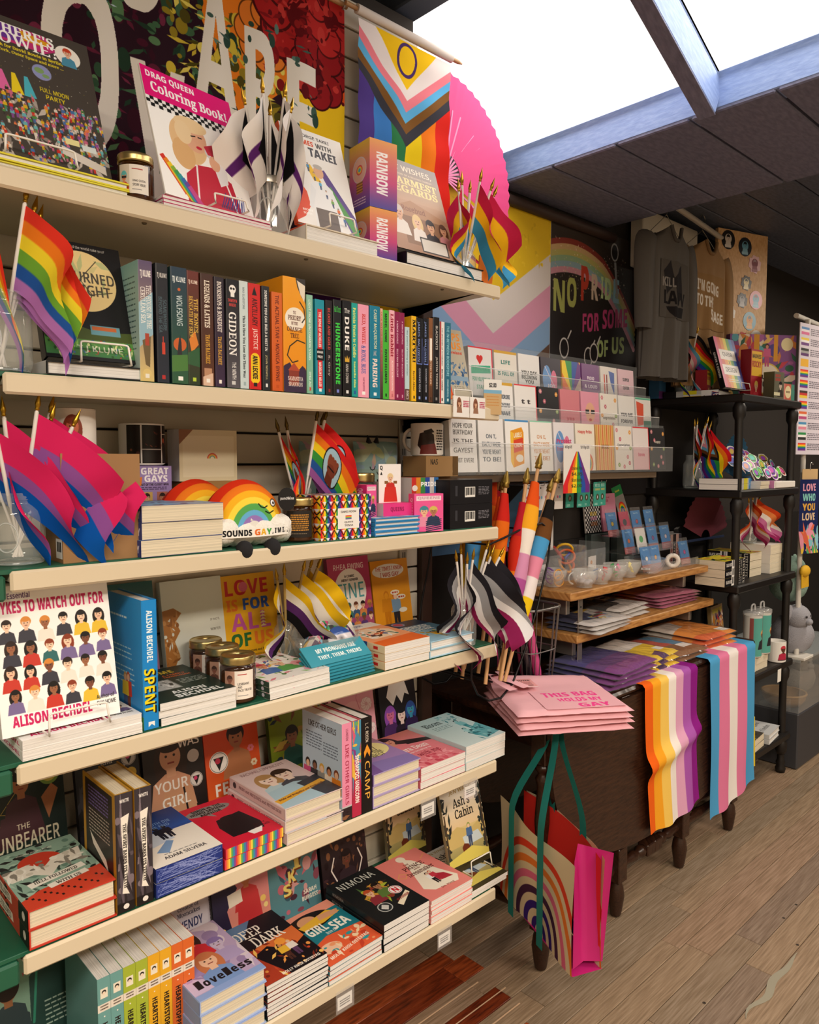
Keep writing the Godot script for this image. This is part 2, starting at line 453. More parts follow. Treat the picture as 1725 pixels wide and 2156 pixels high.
func face_basis(lean := 0.0, yaw := 0.0, roll := 0.0) -> Basis: return Basis(Vector3.UP, yaw) * Basis(Vector3.RIGHT, -lean) * Basis(Vector3.BACK, roll)
# stack of copies lying flat, front cover up; x: left end of the foot, z: foot line, y: shelf top
func stack(x, z, y, W, H, T, n_: int, A, hard: bool, yaw: float, label: String, group: String, o := {}) -> float:
	var q = RandomNumberGenerator.new(); q.seed = hash(label)
	for i in n_:
		var top = i == n_ - 1
		var lb = label + (", topmost of its stack" if top and n_ > 1 else (", under the topmost copy" if n_ > 1 else ""))
		var yj = yaw + (q.randf_range(-0.02, 0.02) if not top else 0.0); var dx = q.randf_range(-0.002, 0.002)
		var P = Vector3(x + W/2 + dx, y + T/2 + i*T, z + (0.0 if top else q.randf_range(-0.003, 0.001)))
		book(W, H, T - 0.0003, A, hard, P, flat_basis(yj), lb, group if n_ > 1 else o.get("group", ""), o.get("cream", false), o.get("edge"), o.get("kind", "g"), o.get("called", "book"))
	return y + n_ * T
func face(x, z, y, W, H, T, A, hard, lean, yaw, label, o := {}) -> Node3D:
	return book(W, H, T, A, hard, Vector3(x + W/2*cos(yaw), y + T/2*sin(lean) + 0.0005, z), face_basis(lean, yaw, o.get("roll", 0.0)), label, o.get("group", ""), o.get("cream", false), null, o.get("kind", "g"), o.get("called", "book"))
func spine_out(x, z, y, D, H, T, A, hard, label, o := {}) -> Node3D:
	var b = Basis(Vector3(0,0,1), o.get("lean", 0.0)) * Basis(Vector3.UP, o.get("yaw", 0.0)) * Basis(Vector3(0,0,-1), Vector3.UP, Vector3.RIGHT)
	return book(D, H, T - 0.0004, A, hard, Vector3(x + T/2, y + 0.0005, z - D/2), b, label, o.get("group", ""), o.get("cream", false), null, o.get("kind", "g"), o.get("called", "book"))
# printed carton or card; origin at the middle of its bottom
func carton(called, W, H, D, A, label, category, at, yaw := 0.0, group := "", kind := "g", basis = null) -> Node3D:
	var m = MB.new().box(Vector3(-W/2, 0, -D/2), Vector3(W/2, H, D/2), A.f, A.b, A.get("r", A.b), A.get("l", A.s), A.get("t", A.b))
	var o = single(called, m, pmat(A.pg, kind), label, category, at, group, yaw)
	if basis != null: o.basis = basis
	return o
# ------------------------------------------------------------------ shop things
func wire(pts: Array, rad: float, seg := 7) -> MB: return MB.new().tube(smooth_path(pts), rad, seg)
func smooth_path(pts: Array, k := 4) -> Array:
	if pts.size() < 3: return pts
	var o = []; var m = pts.size()
	for i in m - 1:
		var a = pts[max(i-1,0)]; var b = pts[i]; var c = pts[i+1]; var d = pts[min(i+2,m-1)]
		for j in k: o.append(b.cubic_interpolate(c, a, d, float(j)/k))
	o.append(pts[m-1]); return o
func easel(at: Vector3, w: float, h: float, label: String, yaw := 0.0, lean := 0.3):
	var d = 0.07; var m = MB.new()
	for s in [-1, 1]:
		m.tube([Vector3(s*w/2, 0.002, 0.0), Vector3(s*w/2, 0.002, 0.028), Vector3(s*w/2*0.97, h*0.5, 0.024), Vector3(s*w/2*0.95, h*0.93, 0.0215)], 0.0019, 6)
		m.tube([Vector3(s*w/2, 0.002, 0.0), Vector3(s*w/2, 0.004, -d*0.3), Vector3(s*w*0.3, 0.15, -d - 0.15*lean)], 0.0019, 6)
	m.tube(smooth_path([Vector3(-w/2*0.95, h*0.93, 0.0215), Vector3(-w/2*0.8, h, 0.021), Vector3(0, h, 0.021), Vector3(w/2*0.8, h, 0.021), Vector3(w/2*0.95, h*0.93, 0.0215)]), 0.0019, 6)
	m.tube([Vector3(-w*0.3, 0.15, -d - 0.15*lean), Vector3(w*0.3, 0.15, -d - 0.15*lean)], 0.0019, 6)
	return single("book_easel", m, mat("#f2eee6", 0.35), label, "book stand", at, "", yaw)
func jar(at: Vector3, r: float, h: float, label: String, band := false, group := ""):
	var o = thing("glass_jar", label, "jar", at, group)
	var pr = [[0.0,0.004],[r*0.75,0.003],[r*0.95,0.008],[r,0.02],[r,h*0.68],[r*0.97,h*0.75],[r*0.78,h*0.84],[r*0.74,h*0.86],[r*0.74,h*0.9],[r*0.79,h*0.905],[r*0.74,h*0.925],[r*0.79,h*0.945],[r*0.74,h*0.965],[r*0.76,h]]
	part(o, "glass", MB.new().lathe(pr, 28), glass("#dfe8e6", 0.16))
	part(o, "base", MB.new().lathe([[0.0,0.0],[r*0.9,0.0],[r*0.93,0.006],[0.0,0.007]], 24), glass("#cfdad8", 0.35))
	# raised oval badge in the glass
	var b = MB.new(); var pts = []
	for i in 25:
		var a = TAU*i/24; var ang = 0.42*cos(a); pts.append(Vector3(sin(ang)*r*1.005, h*0.4 + sin(a)*h*0.2, cos(ang)*r*1.005))
	b.tube(pts, 0.0016, 5, false); part(o, "embossed_badge", b, glass("#e8efee", 0.3)).rotation.y = -0.7
	if band: part(o, "screw_band", MB.new().lathe([[r*0.8,h*0.88],[r*0.83,h*0.885],[r*0.83,h*0.985],[r*0.76,h]], 28), mat("#c9c4b8", 0.35, 1.0))
	return o
# small hand flag: wooden or plastic stick, gilt spear tip, hemmed cloth hanging from the upper part
func hand_flag(at: Vector3, dir: Vector3, L: float, hoist: float, fly: float, az: float, ph0: float, ph1: float, A: Dictionary, label: String, group: String, o := {}):
	var t = thing("hand_flag", label, "flag", at, group); dir = dir.normalized()
	var tip = dir * L; var sc = o.get("s", 1.0)
	part(t, "stick", MB.new().tube([Vector3.ZERO, tip], 0.0024*sc, 7), mat(o.get("stick", "#ece7e0"), 0.5))
	var f = MB.new().lathe([[0.0022,0],[0.0042,0.002],[0.003,0.004],[0.0036,0.0065],[0.0047,0.010],[0.0043,0.014],[0.0022,0.024],[0.0003,0.033]], 10)
	f.moved(Transform3D(Basis(Quaternion(Vector3.UP, dir)).scaled(Vector3.ONE*sc), tip))
	part(t, "spear_tip", f, mat(o.get("tip", "#b8912f"), 0.3, 0.9), "gilt spear tip")
	var h0 = Vector3(cos(az), 0, sin(az)); var side = Vector3(-sin(az), 0, cos(az)); var rip = o.get("rip", 0.012); var sd = o.get("sd", 0.0); var curl = o.get("curl", 0.0)
	var acc = [Vector3.ZERO]; var K = 14
	for i in K:
		var u = (i + 0.5) / K; var ph = lerp(ph0, ph1, u); var a2 = curl * u
		acc.append(acc[i] + (h0*cos(a2)*cos(ph) + side*sin(a2)*cos(ph) + Vector3.DOWN*sin(ph)) * fly / K)
	var cl = MB.new().grid(func(u, v):
		var i = int(round(u * K)); var w = u * rip
		return tip - dir*(0.004 + v*hoist) + acc[i] + side * w * sin(u*7.0 + v*4.0 + sd) + h0 * w * 0.5 * sin(v*6.0 + sd*2.0 + u*3.0), K, 10, A.f)
	part(part(t, "cloth", cl, pmat(A.pg, "c")), "hem", MB.new().tube([tip - dir*0.002, tip - dir*(0.008 + hoist)], 0.0034*sc, 8), mat(o.get("hem", "#e9e4df"), 0.9))
	return t
func candle(at: Vector3, r: float, h: float, A, label: String, yaw := 0.0, band = null):
	var o = thing("jar_candle", label, "candle", at, "", yaw)
	var jr = part(o, "jar", MB.new().lathe([[0.0,0.0],[r*0.9,0.0],[r,0.006],[r,h*0.74],[r*0.97,h*0.78],[r*0.88,h*0.81],[r*0.88,h*0.84]], 28), glass("#3a1c08", 0.55))
	part(o, "wax", MB.new().lathe([[0.0,0.004],[r*0.93,0.004],[r*0.93,h*0.62],[0.0,h*0.62]], 24), mat("#7a4a22", 0.5))
	part(o, "lid", MB.new().lathe([[r*0.9,h*0.82],[r*1.0,h*0.83],[r*0.97,h*0.86],[r*1.0,h*0.88],[r*0.97,h*0.91],[r*1.0,h*0.93],[r*0.97,h*0.985],[r*0.93,h],[r*0.9,h*0.985],[0.0,h*0.985]], 32), mat("#c9b276", 0.28, 0.9), "gold metal screw lid")
	if A != null:
		part(jr, "label", MB.new().grid(func(u, v):
			var a = lerp(-0.85, 0.85, u)
			return Vector3(sin(a)*(r+0.0006), lerp(h*0.72, h*0.12, v), cos(a)*(r+0.0006)), 14, 1, A.f, true), pmat(A.pg, "m"))
	return o
func mug(at: Vector3, r: float, h: float, A, label: String, yaw := 0.0, col = "#eeeae4", hy := 1.7):
	var o = thing("mug", label, "mug", at, "", yaw)
	var bd = part(o, "body", MB.new().lathe([[0.0,0.001],[r*0.85,0.0],[r,0.004],[r,h-0.002],[r*0.97,h],[r*0.92,h-0.003],[r*0.92,0.01],[0.0,0.008]], 30), mat(col, 0.2))
	var pts = []
	for i in 11:
		var a = lerp(-1.35, 1.35, i/10.0); pts.append(Vector3(r*0.96 + cos(a)*r*0.62 - 0.004, h*0.5 + sin(a)*h*0.34, 0))
	part(o, "handle", MB.new().tube(pts, r*0.11, 8), mat(col, 0.2)).rotation.y = hy
	if A != null:
		part(bd, "print", MB.new().grid(func(u, v):
			var a = lerp(-1.2, 1.2, u)
			return Vector3(sin(a)*(r+0.0005), lerp(h*0.95, h*0.06, v), cos(a)*(r+0.0005)), 14, 1, A.f, true), pmat(A.pg, "g"))
	return o
# flattish soft parcel in clear film
func parcel(at: Vector3, W, D, T, A, label, group, yaw := 0.0, sd := 0, category := "flag"):
	var nz = FastNoiseLite.new(); nz.seed = sd; nz.frequency = 9.0
	var o = thing("bagged_flag", label, category, at, group, yaw)
	var edge = func(u, v): return pow(clamp(min(min(u, 1-u)*W, min(v, 1-v)*D) / 0.022, 0.0, 1.0), 0.5)
	var top = func(u, v):
		var x = (u-0.5)*W; var z = (v-0.5)*D
		return Vector3(x + 0.004*nz.get_noise_2d(z*3.0, 7.0), T*(0.2 + 0.5*edge.call(u, v)) + 0.003*nz.get_noise_2d(x, z)*edge.call(u, v), z + 0.004*nz.get_noise_2d(x*3.0, 3.0))
	var m = MB.new().grid(top, 18, 14, A.f, true)
	m.grid(func(u, v): var p = top.call(u, v); return Vector3(p.x, 0.0 if edge.call(u,v) > 0.01 else p.y, p.z), 18, 14, A.f)
	part(o, "folded_cloth", m, pmat(A.pg, "c"))
	var w = MB.new().grid(func(u, v):
		var p = top.call(u, v); var e = edge.call(u, v)
		return Vector3(p.x*1.03, p.y + 0.0012 + 0.0015*absf(nz.get_noise_2d(p.x*5.0, p.z*5.0)) - (1-e)*T*0.15, p.z*1.03), 26, 20, Rect2(0,0,1,1), true)
	part(o, "film_bag", w, film)
	return o
var film: StandardMaterial3D
func stripes_art(cs: Array, w := 120, h := 80, across := true) -> Dictionary: return flat(cv(w, h).stripes(cs, across))
# ------------------------------------------------------------------ scene
const SY := [0.0, 1.975, 1.66, 1.347, 1.032, 0.712, 0.352]
const ZF := -1.305
var LAMPS := [[Vector3(-1.0, 2.885, 0.7), 1.5, 0.5, 7.0, "left of the camera aisle"], [Vector3(0.7, 2.885, 1.5), 1.5, 0.5, 8.0, "over the shop's middle"], [Vector3(3.1, 2.92, 1.5), 1.5, 0.5, 8.0, "beside the roof light"], [Vector3(4.6, 2.635, -0.5), 0.9, 0.4, 6.0, "over the far aisle"]]
var rng := RandomNumberGenerator.new()
func panel_light(called, at: Vector3, size: Vector2, towards: Vector3, col: Color, e: float):
	var l = AreaLight3D.new(); l.name = called; l.area_size = size; l.area_normalize_energy = false; l.light_energy = e; l.light_color = col
	l.shadow_enabled = true; l.area_range = 20.0; l.area_attenuation = 2.0
	add_child(l); l.position = at; l.basis = Basis.looking_at(towards, Vector3.BACK if absf(towards.y) > 0.8 else Vector3.UP)
	return l
func _ready():
	# camera
	var cam = Camera3D.new(); cam.name = "camera"; add_child(cam)
	cam.transform = Transform3D(Basis(Vector3(0.72657467, 0, 0.68708751), Vector3(0.04641751, 0.99771542, -0.04908514), Vector3(-0.68551781, 0.06755691, 0.72491475)), Vector3(0, 1.52, 0))
	cam.fov = 68.11; cam.near = 0.05; cam.current = true
	# environment
	var we = WorldEnvironment.new(); we.name = "environment"; var e = Environment.new()
	e.background_mode = Environment.BG_COLOR; e.background_color = Color(0.02, 0.02, 0.02); e.tonemap_mode = Environment.TONE_MAPPER_LINEAR; e.tonemap_exposure = 1.4
	e.sdfgi_enabled = true; e.ssao_enabled = true; e.ssil_enabled = true
	we.environment = e; add_child(we)
	# light: the shop's ceiling lamps behind the camera and the bright roof light
	var warm = Color(1.0, 0.945, 0.875)
	for q in LAMPS: panel_light("ceiling_lamp_light", q[0] - Vector3(0, 0.01 + (0.12 if q[0].y > 2.7 else 0.06), 0), Vector2(q[1], q[2]), Vector3.DOWN, warm, q[3])
	var sl = Vector3(-0.4254, -0.905, 0.0)
	panel_light("roof_light_glow", Vector3(1.865, 2.722, -0.45) + sl * 0.012, Vector2(2.5, 0.56), sl, Color(1.0, 0.96, 0.93), 0.7).basis = Basis(Vector3.BACK, Vector3(0.905, -0.4254, 0), -sl)
	Cv.host = self
	rng.seed = 11
	wrinkle = ntex(3, 0.02, [], 256, 256, 4, FastNoiseLite.TYPE_SIMPLEX_SMOOTH, true, 6.0)
	film = StandardMaterial3D.new(); film.albedo_color = Color(1, 1, 1, 0.05); film.transparency = BaseMaterial3D.TRANSPARENCY_ALPHA; film.roughness = 0.1; film.cull_mode = BaseMaterial3D.CULL_DISABLED
	film.normal_enabled = true; film.normal_texture = wrinkle; film.normal_scale = 0.4
	make_page_stock()
	shell(); shelves(); furniture()
	fill_0_shared(); fill_1_top(); fill_2_spines(); fill_3_shelf(); fill_4_shelf(); fill_5_shelf(); fill_6_shelf(); fill_7_wall(); fill_8_table(); fill_9_far(); 
	pages_to_textures()

func V(x, y, z) -> Vector3: return Vector3(x, y, z)
func wood(sd, cols, rough, sc: Vector3) -> StandardMaterial3D:
	var m = StandardMaterial3D.new(); m.albedo_texture = ntex(sd, 0.016, cols, 1024, 512, 6); m.uv1_scale = sc; m.roughness = rough
	m.normal_enabled = true; m.normal_texture = ntex(sd + 1, 0.05, [], 512, 512, 3, FastNoiseLite.TYPE_SIMPLEX_SMOOTH, true, 2.0); m.normal_scale = 0.35
	return m
func shell():
	var cream = mat("#b9ab96", 0.7)
	# floor: joist bed and boards laid one by one
	var bed = struct("floor", MB.new().box(V(-2.6, -0.12, -1.9), V(7.2, -0.021, 3.2)), mat("#1a130e", 0.9))
	var old_cols = [["#655441","#7a6751","#877560","#968370"],["#6d5a44","#836d55","#917b62","#a08a72"],["#5c4d3e","#725f4e","#806e5d","#8f7e6b"],["#6d5942","#836b54","#927962","#a28b74"]]
	var old = []; for i in 4: old.append(wood(20 + i*3, old_cols[i], 0.62, V(0.35, 16, 1)))
	var red = []; for i in 3: red.append(wood(40 + i*3, [["#4a1c0c","#7c3216","#95441f"],["#552410","#8a3d1c","#a04e26"],["#3c160a","#6b2a12","#81391b"]][i], 0.4, V(0.5, 9, 1)))
	var z = -1.8; var row = 0; var mesh_of = {}
	while z < 1.35:
		var w = [0.062, 0.086, 0.075][row % 3] if z < -1.0 else 0.084
		var x = -1.6 - rng.randf() * 0.9
		while x < 5.6:
			var len = [0.55, 0.8, 1.05, 1.35][rng.randi() % 4]
			var xr = 1.62 + 0.05 * sin(row * 2.1); # end of the patch of newer boards
			if x < xr and x + len > xr and z < -1.05: len = xr - x
			var key = "%.3f/%.2f" % [w, len]
			if not mesh_of.has(key): mesh_of[key] = MB.new().bbox(V(0, -0.02, 0.0009), V(len - 0.0014, 0.0, w - 0.0009), 0.0012, Vector2(rng.randf()*3, rng.randf())).mesh()
			var pool = old
			if z < -1.05 and x + len <= xr + 0.01: pool = old if row % 5 == 2 or (row % 4 == 1 and rng.randf() < 0.5) else red
			var b = part(bed, "floor_board", mesh_of[key], pool[rng.randi() % pool.size()]); b.position = V(x, rng.randf_range(-0.0006, 0.0), z)
			x += len
		z += w; row += 1
	# pale filler seams in the newer patch, worn plaster streak and knots lie in the boards
	for q in [[-1.40, 0.9, 1.6], [-1.33, 1.0, 1.64], [-1.262, 1.0, 1.62], [-1.19, 1.02, 1.5]]:
		part(bed, "filler_seam", MB.new().box(V(q[1], -0.004, q[0]-0.0016), V(q[2], 0.0004, q[0]+0.0016)), mat("#c9a888", 0.8))
	var smear = MB.new(); var pl = PackedVector2Array()
	for i in 21: pl.append(Vector2(i*0.02, 0.012*sin(i*0.7)*(1.0 - i/22.0) + 0.011*sin(PI*i/20.0)))
	for i in range(20, -1, -1): pl.append(Vector2(i*0.02, 0.012*sin(i*0.7)*(1.0 - i/22.0) - 0.011*sin(PI*i/20.0) - 0.0006))
	smear.prism(pl, 0.0, 0.0008); smear.moved(Transform3D(Basis(Vector3.RIGHT, -PI/2)))
	part(bed, "plaster_smear", smear, mat("#8f8a78", 0.85)).transform = Transform3D(Basis(Vector3.UP, 0.02), V(2.02, 0.0, -0.80))
	for i in 26:
		var nx = rng.randf_range(1.7, 3.4); var nz = -1.2 + 0.084*0.5 + 0.084*(rng.randi() % 12)
		part(bed, "nail_plug", MB.new().lathe([[0.005,0.0004],[0.0045,0.0009],[0.0,0.0009]], 10), mat("#3b3026", 0.8)).position = V(nx, 0, nz)
	part(bed, "knot", MB.new().lathe([[0.022,0.0003],[0.018,0.001],[0.0,0.0011]], 14), mat("#4a3d33", 0.8)).position = V(2.5, 0, -0.73)
	# walls
	struct("wall_back", MB.new().box(V(-2.6, -0.1, -1.95), V(7.2, 3.1, -1.8)), mat("#2a2522", 0.85))
	struct("wall_left", MB.new().box(V(-2.7, -0.1, -1.9), V(-2.6, 3.1, 3.3)), mat("#cdbfa8", 0.85))
	struct("wall_right", MB.new().box(V(7.2, -0.1, -1.9), V(7.3, 3.1, 3.3)), mat("#3b3a42", 0.85))
	struct("wall_front", MB.new().box(V(-2.6, -0.1, 3.2), V(7.2, 3.1, 3.3)), mat("#cdbfa8", 0.85))
	# slatted panel behind the shelves, board by board
	var sw = struct("wall_slatted", MB.new().box(V(-0.6, 0.05, -1.8), V(1.565, 2.78, -1.64)), mat("#2b231b", 0.9))
	var slat = MB.new().bbox(V(-0.6, 0.0, -1.64), V(1.565, 0.071, -1.62), 0.002).mesh(); var yy = 0.06
	while yy < 2.7:
		part(sw, "slat", slat, mat(["#cfc5b2", "#c9bfab", "#d3c9b7"][rng.randi() % 3], 0.6)).position = V(0, yy, 0); yy += 0.0765
	struct("trim_1", MB.new().bbox(V(1.566, 0.1, -1.8), V(1.61, 2.4, -1.6), 0.003), mat("#30190d", 0.6))
	# ceiling: flat dark boards, sloping roof light, boxed soffit, boards beyond
	var navy = mat("#3b4250", 0.6)
	var ce = struct("ceiling", MB.new().box(V(-2.6, 2.92, -1.9), V(1.5, 3.1, 3.2)).box(V(2.2, 2.92, 0.95), V(7.2, 3.1, 3.2)).box(V(1.5, 3.02, -1.9), V(7.2, 3.12, 3.2)), mat("#b9b0a2", 0.8))
	for i in 12:
		part(ce, "ceiling_board", MB.new().bbox(V(-2.6 + 0.345*i, 2.885, -1.8), V(-2.6 + 0.345*i + 0.34, 2.92, 3.2), 0.004), navy)
	part(ce, "edge_beam", MB.new().bbox(V(1.5, 2.79, -1.8), V(1.585, 2.99, 1.0), 0.005), navy)
	var blue = wood(70, ["#7f98cc","#8ca5d6","#9db5e0"], 0.55, V(1.2, 10, 1)); var slate = wood(73, ["#5f6279","#6f728b","#7e819b"], 0.6, V(1.2, 8, 1))
	part(ce, "roof_beam", MB.new().bbox(V(2.13, 2.503, -1.8), V(2.21, 2.604, 1.0), 0.003, Vector2.ZERO, 2), blue, "sky blue painted beam")
	# rafters between the panes
	var up = Vector3(-0.905, 0.4254, 0)      # along the slope, upward
	for zz in [-1.02, 0.02, 1.0]:
		var rf = MB.new().bbox(V(0, -0.115, -0.025), V(0.66, -0.004, 0.022), 0.003); rf.moved(Transform3D(Basis(up, Vector3(0.4254, 0.905, 0), Vector3.FORWARD), V(2.16, 2.585, zz)))
		part(ce, "rafter", rf, blue)
	part(ce, "rafter_cap", MB.new().bbox(V(0, -0.12, -0.0255), V(0.66, -0.115, 0.0225), 0.001).moved(Transform3D(Basis(up, Vector3(0.4254, 0.905, 0), Vector3.FORWARD), V(2.16, 2.585, -1.02))), slate)
	var so = struct("ceiling_soffit", MB.new().box(V(2.21, 2.52, -1.8), V(2.83, 2.92, 1.0)), mat("#262630", 0.7))
	var zz2 = -1.8
	while zz2 < 1.0:
		part(so, "soffit_board", MB.new().bbox(V(2.132, 2.494, zz2 + 0.004), V(2.836, 2.52, zz2 + 0.236), 0.004, Vector2(rng.randf(), rng.randf())), slate); zz2 += 0.24
	var fc = struct("ceiling_far", MB.new().box(V(2.83, 2.66, -1.8), V(7.2, 2.92, 1.0)), mat("#24262e", 0.7)); zz2 = -1.8
	var far = wood(76, ["#4d5363","#5c6375","#6a7186"], 0.5, V(1.2, 8, 1))
	while zz2 < 1.0:
		part(fc, "ceiling_board", MB.new().bbox(V(2.84, 2.635, zz2 + 0.003), V(7.2, 2.66, zz2 + 0.197), 0.004, Vector2(rng.randf(), rng.randf())), far); zz2 += 0.2
	# roof light panes
	var glow = mat("#f4f0ec", 0.5, 0.0, {"emission_enabled": true, "emission": Color(1.0, 0.975, 0.96), "emission_energy_multiplier": 1.05})
	var rw = struct("window_1", MB.new().box(V(-0.02, 0.02, -1.8), V(0.72, 0.03, 1.0)).moved(Transform3D(Basis(up, Vector3(0.4254, 0.905, 0), Vector3.BACK), V(2.17, 2.59, 0))), mat("#dddddd", 0.5))
	for zz in [[-1.79, -1.044], [-0.999, -0.004], [0.041, 0.98]]:
		part(rw, "pane", MB.new().box(V(0.0, 0.002, zz[0]), V(0.68, 0.008, zz[1])).moved(Transform3D(Basis(up, Vector3(0.4254, 0.905, 0), Vector3.BACK), V(2.165, 2.59, 0))), glow)
	# the shop's ceiling lamps (behind and beside the camera)
	for q in LAMPS:
		var t = thing("ceiling_lamp", "flat white ceiling lamp panel " + q[4], "lamp", q[0])
		var h = 0.12 if q[0].y > 2.7 else 0.06
		part(t, "housing", MB.new().bbox(V(-q[1]/2 - 0.02, -h, -q[2]/2 - 0.02), V(q[1]/2 + 0.02, 0, q[2]/2 + 0.02), 0.004), mat("#e8e6e0", 0.4))
		part(t, "diffuser", MB.new().box(V(-q[1]/2, -h - 0.004, -q[2]/2), V(q[1]/2, -h, q[2]/2)), mat("#fff4e4", 0.5, 0.0, {"emission_enabled": true, "emission": Color(1.0, 0.9, 0.78), "emission_energy_multiplier": 1.5}))
func shelves():
	var cream = mat("#d8c9ad", 0.42, 0.0, {"metallic_specular": 0.45}); var green = mat("#1c5a41", 0.5)
	var nm = ["", "top", "second", "third", "fourth", "fifth", "lowest"]
	for i in range(1, 7):
		var t = thing("wall_shelf", "long cream metal wall shelf, %s of six from the top" % nm[i] if i > 1 and i < 6 else ("long cream metal wall shelf just under the ceiling banner" if i == 1 else "lowest long cream metal wall shelf above the floor"), "shelf", V(0, SY[i], 0))
		part(t, "tray", MB.new().bbox(V(0.36, -0.022, -1.615), V(1.548, -0.008, -1.303), 0.002), cream)
		part(t, "liner_board", MB.new().bbox(V(0.30 if i > 2 else 0.2, -0.008, -1.615), V(1.54, 0, -1.306), 0.001), green if i != 1 else cream, "dark green shelf liner" if i != 1 else "")
		part(t, "front_lip", MB.new().bbox(V(0.357, -0.036, -1.304), V(1.552, -0.002, -1.294), 0.004), cream)
		part(t, "end_board", MB.new().bbox(V(-0.5, -0.05, -1.615), V(0.352, -0.009, -1.30), 0.004), green if i != 1 else cream, "dark green neighbouring shelf end" if i != 1 else "")
		part(t, "bracket", MB.new().prism(PackedVector2Array([Vector2(-1.615, -0.012), Vector2(-1.34, -0.022), Vector2(-1.42, -0.026), Vector2(-1.615, -0.06)]), 1.50, 1.504).moved(Transform3D(Basis(Vector3(0,0,1), Vector3.UP, Vector3(1,0,0)))), mat("#8d8474", 0.5, 0.4))
		for x in [0.62, 0.98, 1.4]:
			part(t, "screw", MB.new().lathe([[0.0,-0.0245],[0.004,-0.0245],[0.005,-0.022]], 10), mat("#7d6f55", 0.4, 0.6)).position = V(x, 0, -1.36)
	var st = thing("shelf_standard", "perforated metal upright standard at the shelf ends", "shelf upright", V(1.50, 0.2, -1.62))
	part(st, "rail", MB.new().bbox(V(-0.014, 0, 0), V(0.014, 2.1, 0.008), 0.001), mat("#b9b3a6", 0.4, 0.5))
	var slot = MB.new().box(V(-0.004, 0, 0.008), V(-0.001, 0.018, 0.0084)).box(V(0.004, 0, 0.008), V(0.007, 0.018, 0.0084)).mesh()
	for i in 60: part(st, "slot", slot, mat("#15120f", 0.8)).position = V(0, 0.03 + i*0.0335, 0)
